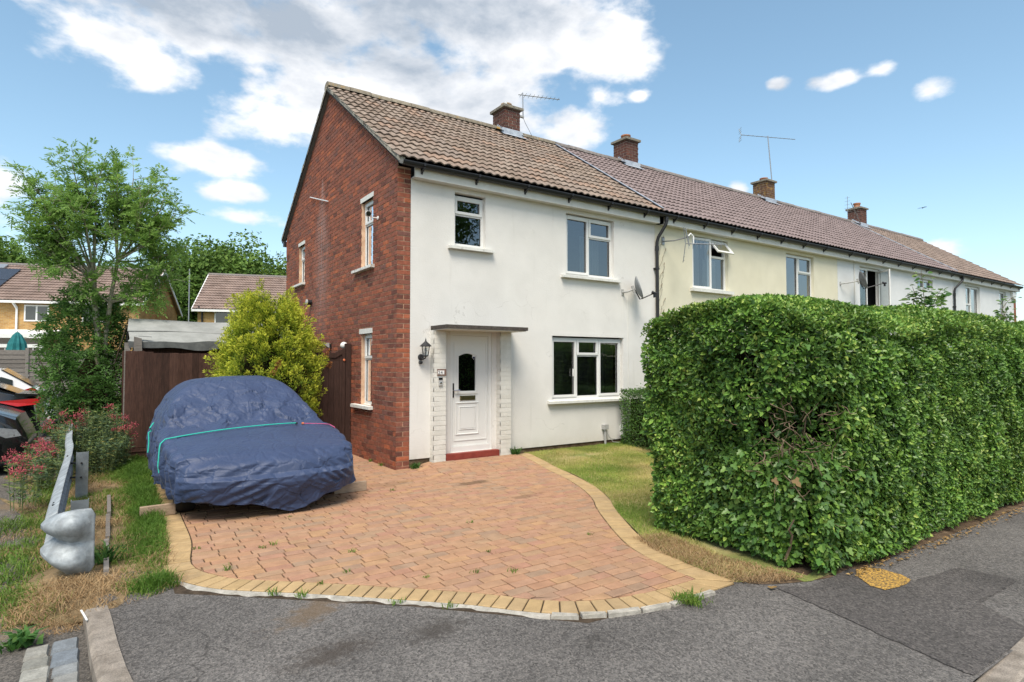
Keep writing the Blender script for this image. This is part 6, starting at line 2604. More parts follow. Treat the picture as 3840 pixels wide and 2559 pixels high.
def hedge_top(x, y):
    yy = (np.asarray(y) - HY0) / (HY1 - HY0)
    dome = .26 * np.clip(4 * yy * (1 - yy), 0, 1) ** .6
    endr = -.16 * (1 - sstep(x, .50, 1.35))
    und = .05 * np.sin(np.asarray(x) * 1.7 + .5) + .03 * np.sin(np.asarray(x) * 4.1)
    return HT0 + dome + endr + und - .008 * (np.asarray(x) - 1)


def hedge_face_offset(P):
    """bulges and the bare hollow near the corner (metres, positive outwards)"""
    b = .14 * (fbm(P * 1.6 + 3, 3, 51) - .5) + .17 * (fbm(P * 5.0 + 7, 2, 52) - .5)
    for (c, r_, d_) in (((.75, -5.95, 1.10), .36, -.30), ((.72, -5.75, .98), .26, -.22), ((.95, -6.05, 1.32), .22, -.14), ((.62, -5.35, .95), .22, -.12), ((.62, -5.55, 1.55), .16, -.08)):
        q = np.linalg.norm((P - np.array(c)) / np.array([r_, r_, r_ * .7]), axis=-1)
        b = b + d_ * np.clip(1 - q, 0, 1) ** .7
    return b


def hedge_outline(s_):
    """plan outline from the back of the end face, round the near corner, along the street: arc length -> point, normal"""
    L1 = (HY1 - HY0) - HR
    L2 = PI / 2 * HR
    out = np.zeros((len(s_), 2))
    nr = np.zeros((len(s_), 2))
    a = s_ < L1
    out[a] = np.stack([np.full(a.sum(), HX0), HY1 - s_[a]], -1)
    nr[a] = (-1, 0)
    b = (s_ >= L1) & (s_ < L1 + L2)
    t = (s_[b] - L1) / HR
    out[b] = np.stack([HX0 + HR - HR * np.cos(t), HY0 + HR - HR * np.sin(t)], -1)
    nr[b] = np.stack([-np.cos(t), -np.sin(t)], -1)
    c = s_ >= L1 + L2
    out[c] = np.stack([HX0 + HR + s_[c] - L1 - L2, np.full(c.sum(), HY0)], -1)
    nr[c] = (0, -1)
    return out, nr


hedge = thing('privet_hedge', 'tall clipped green privet hedge along the pavement with ivy at its corner', 'hedge', (3.5, -5.2, 0))


def hedge_side(n, smin, smax, zmin=.02):
    s_ = RNG.uniform(smin, smax, n)
    o, nr = hedge_outline(s_)
    z = zmin + (1 - zmin) * RNG.random(n)
    tp = hedge_top(o[:, 0], o[:, 1])
    z = z * tp
    lean = .10 * (1 - z / 1.9) * 1.0
    P = np.stack([o[:, 0], o[:, 1], z], -1)
    N3 = np.stack([nr[:, 0], nr[:, 1], np.zeros(n)], -1)
    off = hedge_face_offset(P) - lean * (nr[:, 0] < -.5) * 2.2 - .06 * sstep(z / tp, .80, 1.0) * (z / tp) ** 6 * 2
    off = off - RNG.random(n) ** 2 * .16
    P = P + N3 * off[:, None]
    N3 = unit(N3 + np.array([0, 0, 1.0]) * (sstep(z / tp, .82, 1.0) * .8)[:, None] + np.array([0, 0, .25]))
    return P, N3, s_


def hedge_topset(n, x0, x1):
    x = RNG.uniform(x0, x1, n)
    y = RNG.uniform(HY0 + .02, HY1, n)
    # round the plan corner
    bad = (x < HX0 + HR) & (y < HY0 + HR) & ((x - HX0 - HR) ** 2 + (y - HY0 - HR) ** 2 > HR * HR)
    x, y = x[~bad], y[~bad]
    z = hedge_top(x, y) + .10 * (fbm(np.stack([x, y, 0 * x], -1) * 2.5, 3, 61) - .5) - RNG.random(len(x)) ** 2 * .10
    N3 = np.stack([.15 * RNG.normal(size=len(x)), -.35 * (1 - 2 * (y - HY0) / (HY1 - HY0)), np.ones(len(x))], -1)
    return np.stack([x, y, z], -1), unit(N3)


NL = 6.4
P1, N1, s1 = hedge_side(112000, 0, NL)
dens = fbm(P1 * np.array([3.2, 3.2, 3.6]) + 11, 3, 71)
bare = 1.15 * np.exp(-(((P1 - np.array([.78, -5.9, 1.08])) / np.array([.40, .40, .24])) ** 2).sum(-1)) + .8 * np.exp(-(((P1 - np.array([.66, -5.35, 1.02])) / np.array([.2, .16, .10])) ** 2).sum(-1)) + .7 * np.exp(-(((P1 - np.array([1.15, -6.05, 1.30])) / np.array([.22, .3, .10])) ** 2).sum(-1))
bare2 = np.exp(-(((P1 - np.array([.70, -5.6, 1.35])) / np.array([.25, .35, .35])) ** 2).sum(-1)) * .5
keep = RNG.random(len(P1)) > np.clip(.88 * np.maximum(bare, bare2) + np.clip(.43 - dens, 0, 1) * 3.2, 0, .97)
P1, N1 = P1[keep], N1[keep]
P2, N2 = hedge_topset(62000, HX0, 6.5)
P3, N3_ = hedge_topset(26000, 6.5, HX1)
P4, N4, s4 = hedge_side(5000, NL, 12.0)


def hedge_cols(P, base, top_light=True):
    """new growth is paler at the clipped top, older leaves darker"""
    tpz = hedge_top(P[:, 0], P[:, 1])
    c = base + .5 * (fbm(P * 2.6, 3, 81) - .5) + RNG.normal(0, .25, len(P))
    return np.clip(c + .12 * sstep(P[:, 2] / tpz, .82, 1.0), 0, 1)


pos, ax, nn, sz = hedge_leaf_set(P1, N1, RNG.uniform(.026, .058, len(P1)) * (.78 + .5 * fbm(P1 * 2.5 + 2, 2, 73)) * (1 - .18 * sstep(P1[:, 0], 1.5, 3.5)))
leaves('foliage', pos, ax, nn, sz, .58, hedge_cols(P1, .40), M['leaf_hedge'], hedge, six=True, kind='stuff')
pos, ax, nn, sz = hedge_leaf_set(P2, N2, RNG.uniform(.026, .046, len(P2)), .8, .1)
leaves('top_foliage', pos, ax, nn, sz, .58, hedge_cols(P2, .46), M['leaf_hedge'], hedge, kind='stuff')
PB = np.concatenate([P3, P4])
NB = np.concatenate([N3_, N4])
pos, ax, nn, sz = hedge_leaf_set(PB, NB, RNG.uniform(.045, .075, len(PB)), .8, .1)
leaves('distant_foliage', pos, ax, nn, sz, .6, hedge_cols(PB, .48), M['leaf_hedge'], hedge, kind='stuff')
# back face, thin
n = 9000
x = RNG.uniform(.75, 9, n)
P5 = np.stack([x, HY1 - RNG.random(n) ** 2 * .1, RNG.random(n) * hedge_top(x, HY1 - .02)], -1)
pos, ax, nn, sz = hedge_leaf_set(P5, np.tile([0, 1.0, .2], (n, 1)), RNG.uniform(.045, .07, n))
leaves('back_foliage', pos, ax, nn, sz, .6, hedge_cols(P5, .4), M['leaf_hedge'], hedge, kind='stuff')
# near-black solid added for the woody inside, to stop the light
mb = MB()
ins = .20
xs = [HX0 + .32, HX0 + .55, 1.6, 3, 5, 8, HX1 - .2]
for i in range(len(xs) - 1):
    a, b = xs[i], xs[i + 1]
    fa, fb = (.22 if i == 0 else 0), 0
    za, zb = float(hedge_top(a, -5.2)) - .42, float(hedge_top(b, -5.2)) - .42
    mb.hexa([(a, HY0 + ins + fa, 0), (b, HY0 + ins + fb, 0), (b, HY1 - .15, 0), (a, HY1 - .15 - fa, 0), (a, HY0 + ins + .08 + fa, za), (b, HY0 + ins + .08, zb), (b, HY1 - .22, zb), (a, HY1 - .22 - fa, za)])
mb.build('woody_dark_core', M['hedge_core'], hedge)
# bare twigs in the thin places
mb = MB()
twn = 0
for k in range(420):
    if k < 110:
        c = np.array([.78, -5.85, 1.05]) + RNG.normal(size=3) * np.array([.18, .18, .22])
        s_ = np.array([.45])
        nd_ = unit(np.array([-.55, -.8, .1]) + RNG.normal(size=3) * .5)
    else:
        Pq, Nq, sq = hedge_side(1, 0, 3.4)
        c, nd_ = Pq[0] - Nq[0] * .13, unit(Nq[0] * .6 + RNG.normal(size=3) * .6)
    L = RNG.uniform(.08, .24)
    p = c - nd_ * .05
    pts_ = [p]
    d_ = nd_.copy()
    for j in range(4):
        d_ = unit(d_ + RNG.normal(size=3) * .35)
        p = p + d_ * L / 4
        pts_.append(p)
    r0 = RNG.uniform(.002, .005)
    mb.tube([tuple(q) for q in pts_], [r0, r0 * .9, r0 * .75, r0 * .6, r0 * .4], 4, False)
mb.build('bare_twigs', M['twig'], hedge, kind='stuff')
for (a, b, r_) in (((.95, -5.55, .0), (.86, -5.72, .95), .013), ((1.05, -5.65, .05), (.98, -5.85, 1.2), .011), ((1.0, -5.6, .6), (.86, -5.80, .98), .010), ((.86, -5.70, .02), (.80, -5.84, .40), .013)):
    q = MB()
    a, b = np.array(a), np.array(b)
    pts_ = [tuple(a + (b - a) * t_ + RNG.normal(size=3) * .022 * (0 < t_ < 1)) for t_ in np.linspace(0, 1, 7)]
    q.tube(pts_, [r_ * (1 - .5 * t_) for t_ in np.linspace(0, 1, 7)], 6)
    q.build('stem', M['twig'], hedge, smooth=True)

# ivy over the foot of the corner: five pointed leaves
ivy = thing('ivy', 'ivy with pointed leaves climbing the foot of the hedge corner', 'ivy', (.7, -5.8, 0))


def ivy_mesh(name, pos, axis, nrm, size, rnd, mat, parent, kind='stuff'):
    N = len(pos)
    axis = unit(axis)
    nrm = unit(nrm - axis * np.sum(nrm * axis, -1, keepdims=True))
    side = np.cross(axis, nrm)
    sh = np.array([(0, 0), (-.10, .38), (.18, .50), (.36, .24), (.62, .30), (1.0, 0), (.62, -.30), (.36, -.24), (.18, -.50), (-.10, -.38)])
    L = np.asarray(size)[:, None]
    v = np.stack([pos + axis * L * a + side * L * b + nrm * L * (.10 * abs(b)) for a, b in sh], 1)
    q = np.arange(N)[:, None] * 10
    f = np.concatenate([q + np.array(t_) for t_ in ((0, 1, 2, 3), (0, 3, 4, 5), (0, 5, 6, 7), (0, 7, 8, 9))], 1)
    return mesh_np(name, v.reshape(-1, 3), f, 4, mat, parent, np.repeat(rnd, 10), kind=kind)


Pi, Ni, si = hedge_side(5200, .55, 2.5)
wgt = np.exp(-((Pi[:, 2] - .35) / .38) ** 2) + .9 * np.exp(-(((Pi - np.array([.70, -5.85, .78])) / np.array([.3, .3, .2])) ** 2).sum(-1)) + .25 * np.exp(-(((Pi - np.array([.9, -6.0, 1.5])) / np.array([.25, .3, .3])) ** 2).sum(-1))
kp_ = RNG.random(len(Pi)) < np.clip(wgt, 0, 1) * .62
Pi, Ni = Pi[kp_] + Ni[kp_] * .05, Ni[kp_]
n = len(Pi)
ax = unit(np.array([0, 0, -.8]) + Ni * .35 + rand_dirs(n) * .6)
ivy_mesh('ivy_leaves', Pi, ax, unit(Ni + rand_dirs(n) * .6), RNG.uniform(.030, .062, n), np.clip(RNG.normal(.5, .25, n), 0, 1), M['leaf_ivy'], ivy)
for (p, s_) in (((.665, -5.93, .74), .07), ((.60, -5.80, .73), .055)):
    q = ivy_mesh('yellow_ivy_leaf', np.array([p]), np.array([[.2, -.5, -.7]]), np.array([[-.5, -.8, .3]]), np.array([s_]), np.array([.8]), M['litter_leaf'], ivy, None)

# hedge on the boundary between the first two gardens, lower next to the house
bh = thing('boundary_hedge', 'dark green hedge between the gardens with a lower end beside the white wall', 'hedge', (4.8, -2, 0))


def box_hedge(parent, x0, x1, y0, y1, h, n, faces, size=(.022, .04), base=.33, nm='foliage'):
    per = []
    A = {'x0': (y1 - y0) * h, 'y1': (x1 - x0) * h, 'top': (x1 - x0) * (y1 - y0), 'y0': (x1 - x0) * h, 'x1': (y1 - y0) * h}
    tot = sum(A[f] for f in faces)
    Ps, Ns = [], []
    for f in faces:
        k = int(n * A[f] / tot)
        u, v = RNG.random(k), RNG.random(k)
        if f == 'x0':
            P, N_ = np.stack([np.full(k, x0), y0 + (y1 - y0) * u, h * v], -1), (-1, 0, .2)
        elif f == 'x1':
            P, N_ = np.stack([np.full(k, x1), y0 + (y1 - y0) * u, h * v], -1), (1, 0, .2)
        elif f == 'y1':
            P, N_ = np.stack([x0 + (x1 - x0) * u, np.full(k, y1), h * v], -1), (0, 1, .2)
        elif f == 'y0':
            P, N_ = np.stack([x0 + (x1 - x0) * u, np.full(k, y0), h * v], -1), (0, -1, .2)
        else:
            P, N_ = np.stack([x0 + (x1 - x0) * u, y0 + (y1 - y0) * v, np.full(k, h)], -1), (0, 0, 1)
        N_ = np.tile(np.array(N_, float), (k, 1))
        off = .12 * (fbm(P * 2.4, 3, 91) - .5) - RNG.random(k) ** 2 * .12
        # stray shoots
        off = off + (RNG.random(k) < .012) * RNG.uniform(.03, .12, k)
        Ps.append(P + N_ * off[:, None])
        Ns.append(N_)
    P, N_ = np.concatenate(Ps), np.concatenate(Ns)
    pos, ax, nn, sz = hedge_leaf_set(P, unit(N_), RNG.uniform(*size, len(P)))
    leaves(nm, pos, ax, nn, sz, .58, np.clip(RNG.normal(base, .18, len(P)) + .2 * (fbm(P * 2, 2, 92) - .5), 0, 1), M['leaf_hedge'], parent, kind='stuff')
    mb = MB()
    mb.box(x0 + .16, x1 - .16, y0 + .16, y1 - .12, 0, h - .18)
    mb.build('woody_dark_core', M['hedge_core'], parent)  # added dark core that blocks light inside the hedge


box_hedge(bh, 4.50, 5.40, -1.25, -.18, 1.10, 16000, ('x0', 'top', 'y1', 'y0'), base=.26, nm='low_foliage')
box_hedge(bh, 4.28, 5.35, -4.45, -1.15, 2.03, 24000, ('x0', 'top', 'y1'), base=.32)

# vine shoots rising behind the hedge
def leafy_shoots(name, label, base, tips, nleaf, size, mat, cat='climber', r_=.008, spread=.12):
    t = thing(name, label, cat, base)
    P, A, S = [], [], []
    for tp in tips:
        a, b = np.array(base), np.array(tp)
        m = a + (b - a) * .5 + RNG.normal(size=3) * .15
        tt_ = np.linspace(0, 1, 9)
        pts_ = [(1 - q) ** 2 * a + 2 * q * (1 - q) * m + q * q * b for q in tt_]
        mb = MB()
        mb.tube([tuple(p) for p in pts_], [r_ * (1 - .6 * q) for q in tt_], 5)
        mb.build('stem', M['twig'], t)
        for k in range(nleaf):
            q = RNG.uniform(.25, 1)
            p = (1 - q) ** 2 * a + 2 * q * (1 - q) * m + q * q * b
            d_ = rand_dirs(1)[0]
            d_[2] = abs(d_[2]) * .3 - .2
            P.append(p + unit(d_) * RNG.uniform(.02, spread))
            A.append(d_)
            S.append(RNG.uniform(*size))
    P, A, S = np.array(P), np.array(A), np.array(S)
    n = len(P)
    leaves('foliage', P, A, unit(np.array([-.2, -.4, 1]) + rand_dirs(n) * .7), S, .85, np.clip(RNG.normal(.5, .25, n) + .25 * (P[:, 2] - P[:, 2].mean()), 0, 1), mat, t, six=True, kind='stuff')
    return t


tips = [(6.48, -4.55, 3.0), (6.30, -4.5, 2.75), (6.75, -4.5, 2.62), (7.35, -4.5, 2.78), (7.0, -4.55, 2.6), (6.1, -4.6, 2.5), (7.7, -4.5, 2.45), (6.6, -4.4, 2.6), (6.9, -4.6, 2.45), (7.2, -4.6, 2.4), (6.45, -4.6, 2.4)]
leafy_shoots('vine', 'leafy vine with pale upright shoots rising behind the long hedge', (6.8, -4.5, 1.9), tips, 70, (.05, .11), M['leaf_vine'])
tips = [(10.4, -4.55, 2.85), (10.2, -4.5, 2.6), (9.7, -4.6, 2.5), (10.7, -4.4, 2.5), (10.0, -4.5, 2.4)]
leafy_shoots('vine', 'smaller leafy vine rising behind the hedge at the right edge', (10.2, -4.5, 1.9), tips, 50, (.05, .10), M['leaf_vine'])
# dead climber stems on the cream wall beside the downpipe
t = thing('dead_climber', 'dry bare climber stems clinging to the cream wall by the downpipe', 'climber', (5.85, -.03, 2.4))
for k in range(7):
    q = MB()
    x, z = 5.80 + RNG.uniform(-.03, .03), 2.35 + .25 * k
    pts_ = [(x, -.02, z)]
    for j in range(6):
        x += RNG.uniform(-.01, .06)
        z += RNG.uniform(.03, .09)
        pts_.append((x, -.02 - RNG.uniform(0, .02), z))
    q.tube(pts_, .0035, 4)
    q.tube([pts_[-1], (pts_[-1][0] + .012, -.03, pts_[-1][2] + .05)], [.010, .003], 5)
    q.build('stem', M['twig'], t)

# ------------------------------------------------------------------ golden conifer
con = thing('golden_conifer', 'bushy golden yellow conifer behind the covered car', 'conifer', (-1.38, 2.15, 0))
CC = np.array([-1.38, 2.15])
P, A, Nn, S, Cc = [], [], [], [], []


def con_radius(z):
    return np.interp(z, [0, .4, .9, 1.4, 1.9, 2.3, 2.6, 2.85, 3.0], [.62, .73, .79, .75, .60, .43, .28, .14, .04])


plumes = []
while len(plumes) < 1050:
    z = RNG.uniform(.25, 2.6) if len(plumes) < 850 else RNG.uniform(1.5, 2.5)
    a = RNG.uniform(0, 2 * PI)
    if len(plumes) < 850 and RNG.random() > con_radius(z) / .8:
        continue
    lump = 1 + .22 * (fbm(np.array([[math.cos(a) * 1.5, math.sin(a) * 1.5, z * 1.6]]), 2, 41)[0] - .5) * 2
    rr = con_radius(z) * lump * RNG.uniform(.45 if z > 1.8 else .58, .90)
    plumes.append((a, z, rr))
for (tx, ty, tz, th) in ((-1.54, 2.15, 2.62, .80), (-1.80, 2.0, 2.30, .60), (-1.18, 2.1, 2.42, .52), (-.98, 2.2, 2.36, .58), (-1.36, 2.05, 2.34, .55), (-1.05, 1.8, 2.05, .5), (-1.66, 1.85, 2.30, .55), (-1.46, 1.9, 2.45, .6), (-1.95, 2.0, 1.95, .5), (-.78, 2.0, 1.95, .5),
                         (-1.25, 1.6, 1.85, .5), (-1.62, 1.55, 1.8, .5), (-.85, 1.7, 1.6, .45), (-1.95, 1.7, 1.55, .45), (-1.45, 1.42, 1.4, .45), (-1.1, 1.4, 1.3, .4)):
    for k in range(9):
        f_ = k / 8
        plumes.append((None, (tx + RNG.normal() * .05 * (1 - f_), ty + RNG.normal() * .06 * (1 - f_), tz - th * .45 + th * .75 * f_), th * (.46 - .30 * f_)))
for pl_ in plumes:
    if pl_[0] is None:
        b = np.array(pl_[1])
        d_ = unit(np.array([RNG.normal() * .16, RNG.normal() * .16, 1.0]))
        L = max(.16, pl_[2])
    else:
        a, z, rr = pl_
        o = np.array([math.cos(a), math.sin(a), 0])
        b = np.array([CC[0], CC[1], z]) + o * rr
        d_ = unit(o * .75 + np.array([0, 0, .75]) + RNG.normal(size=3) * .2)
        L = RNG.uniform(.20, .40)
        if b[1] > 3.2:
            continue
        if b[0] < -1.1 and b[1] < 1.95 and b[2] < 1.2:
            continue
    m = int(52 * L / .22)
    q = RNG.random(m) ** .8
    per = unit(np.cross(d_, rand_dirs(m)))
    wd = .095 * (1 - q) ** .8 * (.5 + q * 1.4) + .008
    p = b + d_ * (q * L)[:, None] + per * (wd * RNG.uniform(.3, 1, m))[:, None]
    P.append(p)
    A.append(unit(d_ * 1.0 + per * .75 + RNG.normal(size=(m, 3)) * .25))
    Nn.append(unit(per + RNG.normal(size=(m, 3)) * .5))
    S.append(RNG.uniform(.028, .055, m))
    # fresh tips are yellow, the older wood inside green
    Cc.append(np.clip(.08 + .85 * q + RNG.normal(0, .12, m) + RNG.normal(0, .08), 0, 1))
P, A, Nn, S, Cc = map(np.concatenate, (P, A, Nn, S, Cc))
leaves('foliage', P, A, Nn, S, .34, Cc, M['leaf_golden'], con, kind='stuff')
for (x, y, z, L) in ((-.62, 1.55, 1.70, .16), (-1.52, 1.25, 1.42, .15), (-1.46, 1.22, 1.55, .1), (-.52, 1.70, 1.52, .1)):
    m = 50
    q = RNG.random(m)
    d_ = unit(np.array([.35, -.3, .8]))
    per = unit(np.cross(d_, rand_dirs(m)))
    leaves('dead_spray', np.array([x, y, z]) + d_ * (q * L)[:, None] + per * (.03 * (1 - q))[:, None], unit(d_ + per * .7), per, RNG.uniform(.03, .05, m), .3, RNG.random(m), M['leaf_rust'], con, kind='stuff')
mb = MB()
mb.tube([(CC[0], CC[1], 0), (CC[0] - .03, CC[1], 1.4), (CC[0] - .1, CC[1], 2.7)], [.09, .06, .015], 8)
mb.build('trunk', M['bark_dark'], con)
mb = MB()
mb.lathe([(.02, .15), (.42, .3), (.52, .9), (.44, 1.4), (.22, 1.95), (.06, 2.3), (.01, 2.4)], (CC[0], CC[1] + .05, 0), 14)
mb.build('dark_fill', M['hedge_core'], con)  # added near-black core, the inner shade is in its colour

# ------------------------------------------------------------------ young ash tree by the fence
ash = thing('ash_tree', 'young ash tree with two thin pale stems and feathery leaves left of the shed', 'tree', (-3.72, 4.5, 0))


def limb(parent, pts_, r0, r1, n=7, mat='bark', name='stem'):
    mb = MB()
    k = len(pts_)
    mb.tube([tuple(p) for p in pts_], [r0 + (r1 - r0) * i / (k - 1) for i in range(k)], n)
    return mb.build(name, M[mat], parent, smooth=True)


def bez(a, m, b, k=8):
    a, m, b = map(np.array, (a, m, b))
    return [(1 - t_) ** 2 * a + 2 * t_ * (1 - t_) * m + t_ * t_ * b for t_ in np.linspace(0, 1, k)]


AY = 4.5
limb(ash, [(-3.76, AY, 0), (-3.77, AY, 1.0), (-3.78, AY, 2.05), (-3.84, AY, 2.7), (-3.86, AY, 3.14)], .055, .038, name='trunk')
limb(ash, [(-3.58, AY + .05, 0), (-3.64, AY, 1.0), (-3.67, AY, 2.05), (-3.60, AY, 2.8), (-3.51, AY, 3.48)], .05, .03, name='trunk')
forks = [((-3.86, AY, 3.12), [(-4.22, 4.4, 5.15), (-4.05, 4.6, 5.0), (-3.86, 4.4, 4.9), (-4.45, 4.5, 4.7), (-3.60, 4.7, 4.2), (-4.50, 4.2, 4.1), (-4.62, 4.6, 3.7), (-4.60, 4.5, 4.35), (-4.72, 4.4, 3.95), (-4.70, 4.5, 4.6), (-4.45, 4.3, 3.5), (-3.45, 4.2, 3.7), (-4.25, 4.9, 4.4), (-4.05, 3.9, 4.3)]),
         ((-3.52, AY, 3.46), [(-3.30, 4.4, 5.0), (-3.62, 4.5, 5.05), (-2.85, 4.4, 4.5), (-2.70, 4.6, 4.2), (-3.10, 4.8, 4.8), (-3.55, 4.4, 4.8), (-2.95, 4.1, 3.9), (-2.72, 4.4, 3.65), (-3.35, 4.9, 4.4), (-3.2, 3.9, 4.3), (-2.60, 4.5, 4.45)]),
         ((-3.62, AY, 2.7), [(-2.95, 4.4, 3.3), (-2.75, 4.3, 3.15), (-3.05, 4.7, 3.45), (-4.1, 4.3, 3.45)])]
ends = []
for (f0, tips) in forks:
    for tp in tips:
        f0a, tpa = np.array(f0), np.array(tp)
        mid = f0a * .45 + tpa * .55 + np.array([0, 0, -.10]) + RNG.normal(size=3) * .06
        pts_ = bez(f0a, mid, tpa)
        limb(ash, pts_, .022, .007, 5, name='branch')
        # side shoots
        for k in range(13):
            q = RNG.uniform(.35, 1.0)
            i0 = min(6, int(q * 7))
            p = pts_[i0] + (pts_[i0 + 1] - pts_[i0]) * (q * 7 - i0)
            out = unit(unit(p - np.array([-3.55, AY, 3.6])) * .7 + np.array([0, 0, .55]) + RNG.normal(size=3) * .45)
            L = RNG.uniform(.25, .55) * (1.15 if q > .8 else .8)
            ends.append((p, p + out * L))
sh = MB()
for a, b in ends:
    sh.tube([tuple(a), tuple((a + b) / 2 + RNG.normal(size=3) * .015), tuple(b)], [.006, .004, .0025], 4, False)
sh.build('twigs', M['bark'], ash, kind='stuff')


def compound(ends, per, rachis, leaflet, npair, up=.1, jit=.5):
    """pinnate leaves along each shoot: leaflets in pairs along a drooping rachis"""
    P, A, Nn, S, C = [], [], [], [], []
    for (a, b) in ends:
        d_ = unit(b - a)
        col = RNG.normal(0, .10)
        for k in range(per):
            q = RNG.uniform(.25, 1.0) if k else 1.0
            p = a + (b - a) * q
            r_ = unit(d_ * .5 + rand_dirs(1)[0] * .85 + np.array([0, 0, up]))
            L = RNG.uniform(*rachis)
            nn = unit(np.array([0, -.25, 1.0]) + rand_dirs(1)[0] * jit)
            nn = unit(nn - r_ * (nn @ r_))
            sd_ = np.cross(r_, nn)
            cl = np.clip(.45 + col + .12 * (p[2] - 4) + RNG.normal(0, .10), 0, 1)
            for j in range(npair + 1):
                u_ = .3 + .7 * j / npair
                c = p + r_ * L * u_ + np.array([0, 0, -.25]) * L * u_ * u_
                for s_ in ((1, -1) if j < npair else (0,)):
                    P.append(c)
                    A.append(unit(r_ * (.55 if s_ else 1) + sd_ * s_ * .85 + np.array([0, 0, -.18])))
                    Nn.append(nn + RNG.normal(size=3) * .25)
                    S.append(RNG.uniform(*leaflet))
                    C.append(np.clip(cl + RNG.normal(0, .08), 0, 1))
    return tuple(map(np.array, (P, A, Nn, S, C)))


P, A, Nn, S, C = compound(ends, 10, (.15, .24), (.058, .090), 4)
leaves('foliage', P, A, Nn, S, .34, C, M['leaf_ash'], ash, kind='stuff')

# dense elder / ash sucker thicket at its foot
shrub = thing('elder_thicket', 'dense dark green thicket of suckers at the foot of the ash tree', 'shrub', (-4.0, 4.4, 0))
ends2 = []
for k in range(620):
    z = RNG.uniform(.15, 2.75)
    rx = np.interp(z, [0, .8, 1.6, 2.3, 2.8], [.42, .55, .62, .52, .28])
    cx_ = np.interp(z, [0, 1, 2, 2.8], [-3.78, -3.86, -3.98, -3.92])
    a = RNG.uniform(0, 2 * PI)
    rr = math.sqrt(RNG.random()) * RNG.uniform(.75, 1.1)
    p = np.array([cx_ + rx * rr * math.cos(a), 4.35 + .55 * float(sstep(z, 1.2, 2.0)) + rx * .95 * rr * math.sin(a), z])
    out = unit(np.array([math.cos(a), math.sin(a) - .3, .5]) + RNG.normal(size=3) * .4)
    ends2.append((p, p + out * RNG.uniform(.12, .3)))
P, A, Nn, S, C = compound(ends2, 5, (.14, .22), (.05, .085), 3, jit=.6)
C = np.clip(C + .10 + .12 * (P[:, 2] < .9), 0, 1)
leaves('foliage', P, A, Nn, S, .42, C, M['leaf_shrub'], shrub, kind='stuff')
for k in range(9):
    a = RNG.uniform(0, 2 * PI)
    b0 = np.array([-3.98 + .2 * math.cos(a), 4.4 + .2 * math.sin(a), 0])
    limb(shrub, bez(b0, b0 + np.array([.1 * math.cos(a), .1 * math.sin(a), 1.0]), b0 + np.array([.45 * math.cos(a), .45 * math.sin(a), RNG.uniform(1.5, 2.4)])), .018, .006, 5, 'bark_dark')
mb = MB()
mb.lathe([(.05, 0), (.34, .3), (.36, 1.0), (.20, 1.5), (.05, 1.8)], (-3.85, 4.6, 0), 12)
mb.build('dark_fill', M['hedge_core'], shrub)  # added dark body, shade between the suckers put into its colour

# red valerian and other weeds around the end of the barrier
def valerian(x, y, h, r_, nst, flower, label, z0=-.05):
    t = thing('red_valerian', label, 'flowering plant', (x, y, z0), 'red valerian clumps')
    P, A, S, C = [], [], [], []
    FP, FA, FN = [], [], []
    mb = MB()
    for k in range(nst):
        a = RNG.uniform(0, 2 * PI)
        tip = np.array([x + r_ * math.cos(a) * RNG.uniform(.3, 1), y + r_ * math.sin(a) * RNG.uniform(.3, 1), z0 + h * RNG.uniform(.65, 1.05)])
        b0 = np.array([x + .12 * math.cos(a), y + .12 * math.sin(a), z0])
        pts_ = bez(b0, b0 * .4 + tip * .6 + np.array([0, 0, .12]), tip, 5)
        mb.tube([tuple(p) for p in pts_], [.004, .004, .0035, .003, .002], 4, False)
        for j in range(26):
            q = RNG.uniform(.05, .92)
            i0 = min(3, int(q * 4))
            p = pts_[i0] + (pts_[i0 + 1] - pts_[i0]) * (q * 4 - i0)
            P.append(p)
            A.append(unit(np.array([RNG.normal(), RNG.normal(), .35])))
            S.append(RNG.uniform(.04, .085))
            C.append(np.clip(RNG.normal(.4, .25), 0, 1))
        if RNG.random() < flower:
            m = 70
            off = RNG.normal(size=(m, 3)) * np.array([.03, .03, .024])
            FP.append(tip + off)
            FA.append(unit(off + np.array([0, 0, .02])))
            FN.append(rand_dirs(m))
    P, A, S, C = map(np.array, (P, A, S, C))
    leaves('foliage', P, A, unit(np.array([0, -.3, 1]) + rand_dirs(len(P)) * .6), S, .32, C, M['leaf_val'], t, kind='stuff')
    mb.build('stems', M['leaf_val'], t, kind='stuff')
    if FP:
        FP, FA, FN = map(np.concatenate, (FP, FA, FN))
        leaves('flowers', FP, FA, FN, RNG.uniform(.014, .024, len(FP)), .7, RNG.random(len(FP)), M['petal'], t, kind='stuff')
    return t


VLS = iter(['low red valerian clump just in front of the black car nose', 'red valerian clump between the black car and the far end of the barrier', 'red valerian clump directly behind the far end of the barrier',
            'leafy valerian clump right of the far end of the barrier', 'leafy valerian clump nearest the corner of the brown fence', 'tall valerian clump against the fence corner below the ash stems',
            'low sprawling valerian left of the barrier rail', 'low valerian with many pink heads under the black car bumper', 'tallest valerian clump at the foot of the thicket'])
for (x, y, h, r_, n_, fl) in ((-4.40, 3.0, .50, .24, 20, .45), (-4.15, 3.4, .72, .28, 24, .25), (-4.02, 3.0, .85, .34, 28, .22), (-3.78, 2.9, .95, .36, 28, .18), (-3.55, 2.75, .80, .30, 24, .18), (-3.62, 3.4, 1.0, .33, 22, .12),
                              (-4.30, 2.2, .38, .36, 22, .15), (-4.52, 2.5, .42, .26, 16, .5), (-4.05, 3.7, 1.05, .32, 22, .25)):
    valerian(x, y, h, r_, n_, fl, next(VLS))
valerian(-4.38, .35, .62, .30, 9, .95, 'single red valerian with bright pink heads at the very left edge')

